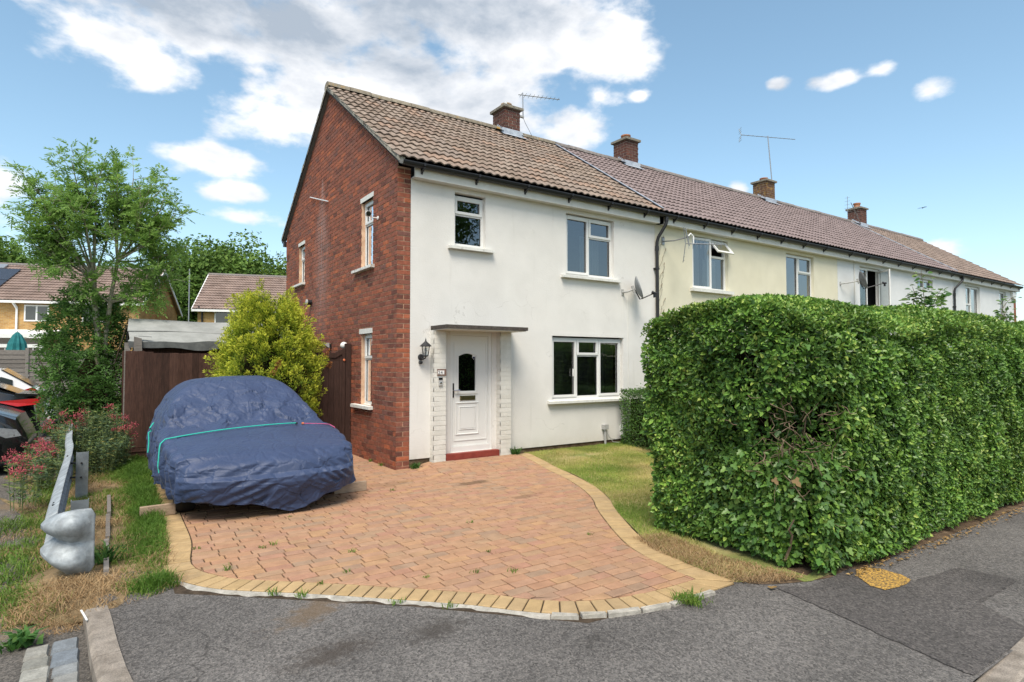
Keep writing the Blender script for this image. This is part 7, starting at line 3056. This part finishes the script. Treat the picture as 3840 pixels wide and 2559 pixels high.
# ------------------------------------------------------------------ grass, straw, weeds, litter
def scatter(poly, n, zf=None):
    xs = [p[0] for p in poly]
    ys = [p[1] for p in poly]
    X = RNG.uniform(min(xs), max(xs), n)
    Y = RNG.uniform(min(ys), max(ys), n)
    k = inside_np(X, Y, poly)
    X, Y = X[k], Y[k]
    Z = zf(X, Y) if zf else np.zeros(len(X))
    return np.stack([X, Y, Z], -1)


def zl_np(x, y):
    return hz(x, y) * .8 - .004 + .010 * np.sin(x * 3.1 + y * 2.3) * np.sin(y * 1.7 - x)


def zv_np(x, y):
    return -.008 - .095 * sstep(-x, 3.85, 4.2) + .012 * np.sin(x * 7 + y * 3) - .016 * sstep(-y, 3.35, 3.55) - .092 * sstep(-y, 3.40, 3.60) * sstep(-x, 3.64, 3.74)


Pg = scatter(LAWN, 250000, zl_np)
dry = fbm(np.c_[Pg[:, :2] * 1.1, np.zeros(len(Pg))] + 4, 3, 101)
wallband = np.exp(-((Pg[:, 1] + .75) / .55) ** 2) + .9 * np.exp(-((Pg[:, 1] + 2.2) / .5) ** 2) * sstep(Pg[:, 0], 2.2, 3.5)
endband = np.exp(-((Pg[:, 0] - .45) / .25) ** 2) * (Pg[:, 1] < -4.7)
cdry = np.clip(.22 + 1.5 * (dry - .42) + .45 * wallband + .55 * endband, 0, 1)
baremask = np.exp(-(((Pg[:, :2] - np.array([3.1, -.75])) / np.array([.7, .16])) ** 2).sum(-1))
kk = RNG.random(len(Pg)) > .85 * baremask + .35 * cdry * RNG.random(len(Pg))
Pg, cdry = Pg[kk], cdry[kk]
g_ = blades('grass', Pg, RNG.uniform(.018, .042, len(Pg)), RNG.uniform(.3, 1.1, len(Pg)), np.clip(cdry + RNG.normal(0, .16, len(Pg)), 0, 1), M['grass_lawn'], None, .0045)
tag(g_, 'short patchy mown grass on the front lawn', 'grass', kind='stuff')

VG = [(-3.05, 3.2), (-3.12, -1.5), (-3.15, -2.5), (-3.22, -3.1), (-3.15, -3.45), (-3.35, -3.58), (-3.62, -3.60), (-4.2, -3.45), (-4.2, -2.2), (-4.35, .5), (-4.4, 2.6), (-3.4, 3.2)]
Pv = scatter(VG, 80000, zv_np)
dn = fbm(np.c_[Pv[:, :2] * 2.2, np.zeros(len(Pv))], 3, 111)
xb = Pv[:, 0]
nearcar = np.exp(-((xb + 3.22) / .16) ** 2) * sstep(Pv[:, 1], -2.9, -1.0)
tuft = np.exp(-(((Pv[:, :2] - np.array([-3.27, -3.38])) / np.array([.17, .14])) ** 2).sum(-1))
strip = np.exp(-((xb + 3.32) / .22) ** 2)
gm = np.clip(1.5 * (dn - .46) + .75 * nearcar + 1.2 * tuft + .45 * strip * (Pv[:, 1] > -2.6), 0, 1)
kk = RNG.random(len(Pv)) < gm
Pv2, gm2, nc2 = Pv[kk], gm[kk], (nearcar + tuft)[kk]
h_ = RNG.uniform(.03, .075, len(Pv2)) * (1 + 1.5 * np.clip(nc2, 0, 1))
g_ = blades('grass', Pv2, h_, RNG.uniform(.3, 1.1, len(Pv2)), np.clip(.62 - .55 * gm2 + RNG.normal(0, .14, len(Pv2)), 0, 1), M['grass'], None, .0055)
tag(g_, 'long unmown grass on the verge left of the car', 'grass', kind='stuff')
Ps = scatter([(-3.12, 1.0), (-3.12, -3.45), (-3.35, -3.62), (-3.75, -3.70), (-4.5, -3.75), (-4.7, -3.2), (-4.5, -2.4), (-4.5, 2.0), (-3.12, 2.0)], 52000, zv_np)
sm = fbm(np.c_[Ps[:, :2] * 2.6, np.zeros(len(Ps))] + 9, 3, 121)
fr_ = np.exp(-((Ps[:, 1] + 3.25) / .42) ** 2) * sstep(-Ps[:, 0], 3.25, 3.5)
kk = RNG.random(len(Ps)) < np.clip(1.6 * (sm - .42) + .8 * fr_, 0, 1)
Ps = Ps[kk] + np.array([0, 0, .004])
g_ = blades('dry_straw', Ps, RNG.uniform(.03, .09, len(Ps)), RNG.uniform(1.0, 2.2, len(Ps)), RNG.random(len(Ps)), M['straw'], None, .0045)
tag(g_, 'dry brown straw and dead grass around the barrier end', 'straw', kind='stuff')
Ph = scatter([(.22, -5.72), (.30, -4.9), (.42, -4.5), (.75, -4.6), (.62, -5.3), (.75, -5.95), (.5, -5.9)], 6000)
g_ = blades('dry_straw', Ph, RNG.uniform(.02, .06, len(Ph)), RNG.uniform(.8, 2.0, len(Ph)), RNG.random(len(Ph)), M['straw'], None, .0045)
tag(g_, 'dry dead grass between the drive border and the hedge foot', 'straw', kind='stuff')
sheet('hedge_bed', chaikin([(.3, -5.74), (.42, -4.9), (.9, -4.5), (12, -4.4), (12, -6.08), (1.2, -6.10), (.70, -5.98), (.42, -5.86)], 1, True), -.010, M['soil'])
n = 420
x = RNG.uniform(1.1, 6.5, n)
PL = np.stack([x, -6.10 - np.abs(RNG.normal(0, .05, n)), np.full(n, .002)], -1)
g_ = leaves('leaf_litter', PL, np.c_[RNG.normal(size=(n, 2)), np.zeros(n)], np.tile([0, 0, 1.0], (n, 1)) + RNG.normal(size=(n, 3)) * .3, RNG.uniform(.02, .045, n), .55, RNG.random(n), M['litter_leaf'], None)
tag(g_, 'thin line of fallen leaves along the foot of the hedge', 'leaf litter', kind='stuff')


def weed(x, y, h, n_, label, group, spread=.05, z=0.0, mat='grass', wd=.007, name='weed'):
    b = np.stack([x + RNG.normal(0, spread * .35, n_), y + RNG.normal(0, spread * .35, n_), np.full(n_, z)], -1)
    o = blades(name, b, RNG.uniform(.5, 1.1, n_) * h, RNG.uniform(.4, 1.4, n_), np.clip(RNG.normal(.35, .2, n_), 0, 1), M[mat], None, wd, kind=None)
    return tag(o, label, 'weed', group)


for (x, y, h) in ((-2.82, -3.33, .09), (-2.48, -2.88, .05), (-2.38, -2.85, .06), (-1.87, -3.45, .05), (-2.06, -3.9, .05), (-2.3, -4.02, .05), (-1.24, -4.45, .06), (-.55, -3.2, .05), (-.62, -1.35, .05), (-1.0, -4.6, .06),
                  (-.9, -4.1, .04), (-2.0, -1.95, .03), (-2.95, -2.6, .05), (-1.62, -4.35, .04), (.15, -4.2, .04)):
    weed(x, y, h * .75, 14, 'small green weed growing in the joints of the brick drive', 'weeds in the drive joints')
for (x, y, h) in ((-2.62, -4.05, .08), (-2.48, -4.18, .07), (-1.72, -4.92, .05), (-1.98, -4.68, .05)):
    weed(x, y, h * .85, 26, 'green weed tuft at the edge between the drive border and the asphalt', 'weeds along the drive edge', .07)
weed(-.33, -5.76, .07, 260, 'dark green clump of grass beside the rough edging stones', None, .13)
weed(.27, -.12, .13, 60, 'bright green weed at the foot of the brick corner', None, .10, mat='leaf_vine', wd=.02)
weed(2.10, -.16, .20, 70, 'leafy weed at the foot of the right door pier', None, .08, .05, 'leaf_vine', .02)
weed(-.05, .45, .07, 30, 'small weed at the base of the gable wall', 'weeds along the gable', .06)
weed(-.05, .9, .06, 30, 'small weed at the base of the gable wall', 'weeds along the gable', .06)
weed(-4.02, -3.75, .11, 60, 'flat green leafy weed in the gutter at the bottom left', None, .10, -.09, 'leaf_vine', .035)
weed(-3.62, -2.55, .18, 60, 'tall leafy weed beside the curled barrier end', None, .10, 0, 'leaf_vine', .022)
Pw_ = np.concatenate([np.stack([x + RNG.normal(0, s_ * .5, n_), y + RNG.normal(0, s_ * .6, n_), np.full(n_, -.085)], -1) for (x, y, s_, n_) in
                      ((-4.15, -2.9, .3, 500), (-4.3, -1.6, .35, 600), (-4.15, .9, .3, 500), (-4.2, -2.2, .3, 400), (-4.2, 1.8, .35, 700), (-3.75, 1.9, .25, 500), (-4.35, -.4, .35, 500))])
g_ = blades('ground_weeds', Pw_, RNG.uniform(.04, .12, len(Pw_)), RNG.uniform(.4, 1.6, len(Pw_)), np.clip(RNG.normal(.35, .22, len(Pw_)), 0, 1), M['grass'], None, .008)
tag(g_, 'matted green weeds sprawling along the car park edge', 'weeds', kind='stuff')
for (x, y, h, r_, n_, lab) in ((-3.66, 2.15, .55, .26, 24, 'bushy green weed right of the second barrier post'), (-4.22, 1.55, .45, .30, 24, 'bushy green weed left of the barrier rail'),
                               (-3.50, 2.45, .62, .26, 26, 'bushy green weed by the foot of the fence corner'), (-4.0, 2.6, .7, .30, 28, 'tall green weed where the barrier bends')):
    valerian(x, y, h, r_, n_, 0.0, lab)['group'] = 'leafy weeds round the barrier'
tl = thing('fallen_leaf', 'single orange fallen leaf on the pavement beside the dry grass', 'leaf', (.36, -5.93, 0))
ivy_mesh('leaf_blade', np.array([[.34, -5.92, .002]]), np.array([[.8, -.4, .1]]), np.array([[0, .1, 1.0]]), np.array([.06]), np.array([.3]), M['litter_leaf'], tl, None)
st_ = thing('white_straw', 'thin white stick lying on the straw by the kerb', 'stick', (-3.70, -3.70, 0))
mb = MB()
mb.bar((-3.735, -3.66, .015), (-3.70, -3.84, .008), .010, .006)
mb.build('stick', M['white_plastic'], st_)
sb = thing('edging_board', 'low weathered timber edging strip running along the verge', 'edging', (-3.62, -1.0, 0))
for k in range(3):
    mb = MB()
    y0 = -2.9 + k * 1.0
    mb.box(-3.62 + .01 * k, -3.585 + .01 * k, y0, y0 + .96, -.02, .035 + .012 * k, random.random())
    mb.build('edging_plank', M['wood_grey'], sb)

# ------------------------------------------------------------------ houses beyond the car park
E1 = Vector((.951, -.309, 0)).normalized()       # along the eaves, to the right
E2 = Vector((.309, .951, 0)).normalized()        # away from us
ROTB = math.atan2(E1.y, E1.x)


def wall_brick_mat(name, e):
    m, nt, b = new_mat(name)
    pos = wpos(nt)
    a = nd(nt, 'ShaderNodeVectorMath', {0: pos, 1: tuple(e)}, operation='DOT_PRODUCT').outputs['Value']
    z = nd(nt, 'ShaderNodeSeparateXYZ', {0: pos}).outputs[2]
    cb = nd(nt, 'ShaderNodeCombineXYZ', {0: a, 1: z})
    br = nd(nt, 'ShaderNodeTexBrick', {'Vector': cb.outputs[0], 'Color1': (.40, .22, .07, 1), 'Color2': (.50, .31, .11, 1), 'Mortar': (.42, .32, .20, 1), 'Scale': 1.0, 'Mortar Size': .008,
                                       'Brick Width': .225, 'Row Height': .075, 'Bias': -.1})
    k = maprange(nt, noise(nt, pos, 1.6, 5, .65), .3, .75, .78, 1.15)
    nt.links.new(mixc(nt, 1.0, br.outputs[0], k, 'MULTIPLY'), b.inputs['Base Color'])
    b.inputs['Roughness'].default_value = .9
    b.inputs['Specular IOR Level'].default_value = .2
    return m


M['buff_front'] = wall_brick_mat('buff_brick_front', E1)
M['buff_side'] = wall_brick_mat('buff_brick_side', E2)


def buff_house(name, label, corner, W_, D_, left_extent, parts, zr=7.45, ze=5.0):
    """corner: front right corner on the ground; the house runs W_ to the left and D_ back"""
    t = thing(name, label, 'house', corner)
    c = Vector(corner)
    Pq = lambda a, b, d: c - E1 * a + E2 * d + Vector((0, 0, b))     # a to the left, d back
    mb = MB()
    mb.add([Pq(0, 0, 0), Pq(W_, 0, 0), Pq(W_, ze, 0), Pq(0, ze, 0)], [(0, 1, 2, 3)])
    mb.build('front_wall', M['buff_front'], t)
    mb = MB()
    for a in (0, W_):
        mb.add([Pq(a, 0, 0), Pq(a, 0, D_), Pq(a, ze, D_), Pq(a, zr - .08, D_ / 2), Pq(a, ze, 0)], [(0, 1, 2, 3, 4)])
    mb.build('gable_wall', M['buff_side'], t)
    mb = MB()
    o = .25
    run = D_ / 2 + .30
    mb.add([Pq(-o, ze - .05, -.30), Pq(W_ + o, ze - .05, -.30), Pq(W_ + o, zr, D_ / 2), Pq(-o, zr, D_ / 2), Pq(-o, ze - .05, D_ + .3), Pq(W_ + o, ze - .05, D_ + .3)], [(0, 1, 2, 3), (3, 2, 5, 4)])
    rf_ = mb.build('roof', M['tile_left'], t)
    pitch = math.atan2(zr - ze + .05, run)
    Ls = math.hypot(run, zr - ze + .05)
    nr_, cols = 14, int((W_ + 2 * o) / .33)
    dn_ = (-E2 * math.cos(pitch) - Vector((0, 0, 1)) * math.sin(pitch))
    nm_ = (-E2 * math.sin(pitch) + Vector((0, 0, 1)) * math.cos(pitch))
    gq = Ls / nr_
    tv, tf = [], []
    ns = 8
    for k in range(ns + 1):
        u_ = .33 * k / ns
        w_ = .036 * ((1 - math.cos(2 * PI * u_ / .165)) * .5)
        for (v_, wo) in ((0, 0), (gq, .045), (gq, .012)):
            tv.append(E1 * u_ + dn_ * v_ + nm_ * (w_ + wo))
    for k in range(ns):
        a = 3 * k
        tf += [(a, a + 1, a + 4, a + 3), (a + 1, a + 2, a + 5, a + 4)]
    ms = []
    for k in range(6):
        q = MB()
        q.add(tv, tf, (k + .5) / 6)
        ms.append(q.mesh('tile', M['tile_left'], smooth=True))
    rest = MB()
    cells = []
    for i in range(cols):
        for j in range(nr_):
            p = Pq(W_ + o - i * .33, zr, D_ / 2) + dn_ * (j * gq) + nm_ * .01
            cells.append((camdist(p), p))
    cells.sort(key=lambda q: q[0])
    for k, (dd, p) in enumerate(cells):
        if k < parts:
            piece('tile', random.choice(ms), rf_, p)
        else:
            rest.add([v + p for v in tv], tf, random.random())
    if rest.v:
        rest.build('distant_tiles', M['tile_left'], rf_, kind='stuff')
    q = MB()
    q.tube([Pq(-o, zr + .02, D_ / 2), Pq(W_ + o, zr + .02, D_ / 2)], .11, 8)
    q.build('ridge', M['ridge_far'], rf_)
    for a in (-o, W_ + o):
        for s_ in (-.30, D_ + .30):
            q = MB()
            q.bar(Pq(a, zr - .06, D_ / 2), Pq(a, ze - .12, s_), .05, .20, (0, 0, 1))
            q.build('bargeboard', M['white_paint'], rf_)
    q = MB()
    q.bar(Pq(-o, ze - .12, -.32), Pq(W_ + o, ze - .12, -.32), .10, .13)
    q.build('gutter', M['white_paint'], t)
    return t, Pq


def far_window(t, Pq, a0, a1, b0, b1, side=False):
    Q = Pq if not side else (lambda a, b, d: Pq(d, b, a))
    mb = MB()
    f = .07
    for (x0, x1, y0, y1) in ((a0, a1, b0, b0 + f), (a0, a1, b1 - f, b1), (a0, a0 + f, b0 + f, b1 - f), (a1 - f, a1, b0 + f, b1 - f), ((a0 + a1) / 2 - .04, (a0 + a1) / 2 + .04, b0 + f, b1 - f)):
        mb.pbox(Q, x0, x1, y0, y1, -.04, .01)
    w = mb.build('window', M['white_paint'], t)
    for (x0, x1) in ((a0 + f, (a0 + a1) / 2 - .04), ((a0 + a1) / 2 + .04, a1 - f)):
        g = MB()
        g.add([Q(x0, b0 + f, -.015), Q(x1, b0 + f, -.015), Q(x1, b1 - f, -.015), Q(x0, b1 - f, -.015)], [(0, 1, 2, 3)])
        g.build('pane', M['car_glass'], w)
    return w


HA, PA = buff_house('buff_house', 'yellow brick house with solar panels and a tiled roof behind the car park', (-2.2, 31.4, 0), 16, 8.2, 0, 300)
far_window(HA, PA, 4.35, 5.5, 3.85, 4.75)
far_window(HA, PA, 1.6, 2.8, 3.85, 4.75)
far_window(HA, PA, 4.2, 4.75, 3.1, 4.0, True)
mb = MB()
mb.bar(PA(5.95, 4.9, -.28), PA(5.82, 4.55, -.08), .09, .09)
mb.bar(PA(5.82, 4.55, -.08), PA(5.82, 0, -.08), .09, .09, (0, 1, 0))
mb.build('downpipe', M['white_paint'], HA)
# lean-to at the front with white fascia and dark slatted glazing
mb = MB()
mb.hexa([PA(3.5, 2.85, -2.6), PA(14, 2.85, -2.6), PA(14, 3.2, 0), PA(3.5, 3.2, 0), PA(3.5, 3.05, -2.6), PA(14, 3.05, -2.6), PA(14, 3.4, 0), PA(3.5, 3.4, 0)])
mb.build('lean_to_roof', M['white_paint'], HA)
mb = MB()
mb.hexa([PA(3.6, 0, -2.4), PA(13.9, 0, -2.4), PA(13.9, 0, -.05), PA(3.6, 0, -.05), PA(3.6, 2.84, -2.4), PA(13.9, 2.84, -2.4), PA(13.9, 2.84, -.05), PA(3.6, 2.84, -.05)])
mb.build('lean_to_glazing', M['car_glass'], HA)
for k in range(34):
    q = MB()
    q.pbox(PA, 3.7 + k * .30, 3.76 + k * .30, 1.0, 2.36, -2.45, -2.405)
    q.build('glazing_bar', M['grey_plastic'], HA)
mb = MB()
mb.pbox(PA, 3.55, 14, 2.37, 2.54, -2.47, -2.402)
mb.pbox(PA, 3.55, 14, .9, 1.0, -2.47, -2.402)
mb.pbox(PA, 3.55, 3.68, 1.001, 2.369, -2.47, -2.402)
mb.build('lean_to_frame', M['white_paint'], HA)
# solar panels and a roof light on the front slope
pit = math.atan2(2.5, 4.4)


def on_roof(a, v, h):
    return PA(a, 7.45, 4.1) + (-E2 * math.cos(pit) - Vector((0, 0, 1)) * math.sin(pit)) * v + (-E2 * math.sin(pit) + Vector((0, 0, 1)) * math.cos(pit)) * h


for (a0, v0) in ((7.1, .95), (7.1, 2.65), (8.2, .95), (8.2, 2.65), (9.3, .95), (9.3, 2.65)):
    q = MB()
    q.hexa([on_roof(a0, v0, .1), on_roof(a0 + 1.05, v0, .1), on_roof(a0 + 1.05, v0 + 1.65, .1), on_roof(a0, v0 + 1.65, .1), on_roof(a0, v0, .14), on_roof(a0 + 1.05, v0, .14), on_roof(a0 + 1.05, v0 + 1.65, .14), on_roof(a0, v0 + 1.65, .14)])
    q.build('solar_panel', M['solar'], HA)
q = MB()
q.hexa([on_roof(8.0, .25, .06), on_roof(9.2, .25, .06), on_roof(9.2, .85, .06), on_roof(8.0, .85, .06), on_roof(8.0, .25, .15), on_roof(9.2, .25, .15), on_roof(9.2, .85, .15), on_roof(8.0, .85, .15)])
q.build('roof_light', M['head_clear'], HA)
t = thing('satellite_dish', 'round dark satellite dish low on the yellow brick gable', 'satellite dish', tuple(PA(-.1, 3.6, 2.4)))
mb = MB()
ctr = PA(-.35, 3.65, 2.3)
mb.lathe([(.02, .0), (.2, -.03), (.36, -.10), (.40, -.14)], tuple(ctr), 18, 'Y')
mb.build('reflector', M['dish_dark'], t, smooth=True)
mb = MB()
mb.tube([tuple(ctr), tuple(PA(0, 3.5, 2.5))], .03, 6)
mb.build('bracket', M['grey_plastic'], t)
cB = Vector((-2.2, 31.4, 0)) + E1 * (3.0 + 9.5)
HB, PB_ = buff_house('buff_house', 'second yellow brick house partly hidden behind the golden conifer', tuple(cB), 9.5, 8.2, 0, 250, 7.3, 4.75)
far_window(HB, PB_, 7.0, 8.6, 3.5, 4.75)
mb = MB()
mb.tube([PB_(9.4, 4.85, -.3), PB_(9.25, 4.6, -.06), PB_(9.25, 0, -.06)], .05, 6)
mb.build('downpipe', M['black_plastic'], HB)
t = thing('aerial_pole', 'thin grey pole standing left of the second yellow house', 'pole', (0.1, 29.5, 0))
mb = MB()
mb.tube([(.1, 29.5, 0), (.1, 29.5, 6.9)], .035, 6)
mb.build('pole', M['alu'], t)
# grey waney lap fence and closed parasol
t = thing('grey_fence', 'weathered grey horizontal board fence at the back of the car park', 'fence', (-7, 19.6, 0))
for k in range(7):
    x0 = -13.5 + k * 1.85
    y0 = 20.2 - (x0 + 13.5) * .05
    for j in range(11):
        q = MB()
        q.hexa([(x0 + .06, y0 - .012, .3 + .16 * j), (x0 + 1.80, y0 - .10, .3 + .16 * j), (x0 + 1.80, y0 - .085, .3 + .16 * j), (x0 + .06, y0 + .003, .3 + .16 * j),
                (x0 + .06, y0 + .005, .47 + .16 * j), (x0 + 1.80, y0 - .083, .47 + .16 * j), (x0 + 1.80, y0 - .07, .47 + .16 * j), (x0 + .06, y0 + .02, .47 + .16 * j)], random.random())
        q.build('board', M['wood_grey'], t)
    q = MB()
    q.box(x0 - .05, x0 + .05, y0 - .05, y0 + .05, 0, 2.15, .9)
    q.build('post', M['wood_grey'], t)
    q = MB()
    q.box(x0 + .9, x0 + .95, y0 - .09, y0 - .06, .3, 2.06, .5)
    q.build('batten', M['wood_grey'], t)
t = thing('parasol', 'closed teal garden parasol behind the grey fence', 'parasol', (-6.95, 25.5, 0))
vs, fs = [], []
n = 20
prf = [(.05, 2.95), (.16, 2.80), (.30, 2.45), (.36, 2.0), (.40, 1.5), (.34, 1.3)]
for (r_, z) in prf:
    for k in range(n):
        a = 2 * PI * k / n
        q = r_ * (1 + .22 * (k % 2 == 0) - .11)
        vs.append((-6.95 + q * math.cos(a), 25.5 + q * math.sin(a), z))
for i in range(len(prf) - 1):
    for k in range(n):
        fs.append((i * n + k, i * n + (k + 1) % n, (i + 1) * n + (k + 1) % n, (i + 1) * n + k))
mb = MB()
mb.add(vs, fs)
mb.build('canopy', M['parasol'], t)
mb = MB()
mb.tube([(-6.95, 25.5, 0), (-6.95, 25.5, 3.0)], .025, 6)
mb.build('pole', M['grey_plastic'], t)

# ------------------------------------------------------------------ trees beyond
def bg_tree(label, x, y, h, r_, crown_z, n_, size, base=.45, sq=1.0, grp='trees beyond the houses', name='broadleaf_tree'):
    t = thing(name, label, 'tree', (x, y, 0), grp)
    nb_ = 60
    cl = []
    for k in range(nb_):
        d_ = rand_dirs(1)[0]
        d_[2] = d_[2] * .8 + .1
        q = RNG.uniform(.35, .85)
        cl.append((np.array([x, y, crown_z]) + d_ * q * np.array([r_, r_, (h - crown_z) * sq]), RNG.uniform(.26, .42) * r_))
    P, N_, C = [], [], []
    per = int(n_ * 1.5) // nb_
    for c, cr in cl:
        d_ = rand_dirs(per)
        rr = cr * (.72 + .38 * RNG.random(per))
        lump = 1 + .5 * (fbm(d_ * 2.2 + c, 2, 131) - .5)
        P.append(c + d_ * (rr * lump)[:, None])
        N_.append(unit(d_ + np.array([0, 0, .5])))
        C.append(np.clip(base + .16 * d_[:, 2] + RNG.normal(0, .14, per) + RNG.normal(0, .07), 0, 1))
    P, N_, C = map(np.concatenate, (P, N_, C))
    n2 = len(P)
    leaves('crown', P, unit(np.cross(N_, rand_dirs(n2)) + N_ * .3), unit(N_ + rand_dirs(n2) * .6), RNG.uniform(.55, 1.05, n2) * size, .6, C, M['leaf_bg'], t, kind='stuff')
    limb(t, [(x, y, 0), (x + .1, y, h * .35), (x, y, h * .7)], r_ * .07, r_ * .02, 8, 'bark_dark', 'trunk')
    for k in range(5):
        c = cl[k][0]
        limb(t, bez((x, y, h * .3), (x, y, h * .5), c), r_ * .03, r_ * .01, 5, 'bark_dark', 'branch')
    return t


bg_tree('large rounded green tree behind the two yellow brick houses', 4.0, 47, 12.9, 5.2, 7.6, 17100, 0.41)
bg_tree('dark green tree showing between the two yellow brick houses', 0.3, 44, 9.6, 3.6, 5.4, 11400, 0.35, .34)
bg_tree('green tree half hidden by the rear corner of the brick gable', 10.2, 46, 11.2, 4.2, 6.6, 12350, 0.38, .5)
bg_tree('green tree between the large round tree and the brick gable', 7.4, 52, 11.0, 3.8, 6.5, 8550, 0.41, .42)
bg_tree('green tree at the left edge above the solar panels', -11.6, 56, 13.4, 4.2, 8, 12350, 0.43, .42)
bg_tree('pale green tree behind the left roof beside the ash', -6.8, 60, 11.6, 4.4, 7.6, 11400, 0.43, .55)
bg_tree('low green tree behind the yellow house ridge', -2.4, 52, 10.2, 3.6, 6.6, 8550, 0.41, .5)
bg_tree('dark shrubby tree behind the yellow brick gable', -.5, 50, 8.2, 3.4, 5, 7600, 0.38, .3)
bg_tree('leafy tree across the road reflected in the small upper window', 9.2, -16.5, 11.6, 2.5, 7.2, 10000, .20, .35, 1.0, None)
bird = thing('bird', 'tiny dark bird in flight in the sky on the right', 'bird', (64.1, 17.5, 17.2))
mb = MB()
mb.lathe([(.01, -.16), (.05, -.07), (.06, .0), (.035, .10), (.01, .16)], (64.1, 17.5, 17.2), 8, 'X')
mb.build('body', M['bird'], bird)
for s_ in (-1, 1):
    q = MB()
    q.add([(64.05, 17.5 + s_ * .04, 17.21), (64.17, 17.5 + s_ * .04, 17.21), (64.15, 17.5 + s_ * .25, 17.26), (64.03, 17.5 + s_ * .42, 17.2), (64.03, 17.5 + s_ * .22, 17.24)], [(0, 1, 2, 3, 4)])
    o = q.build('wing', M['bird'], bird)
    o.modifiers.new('thickness', 'SOLIDIFY').thickness = .02
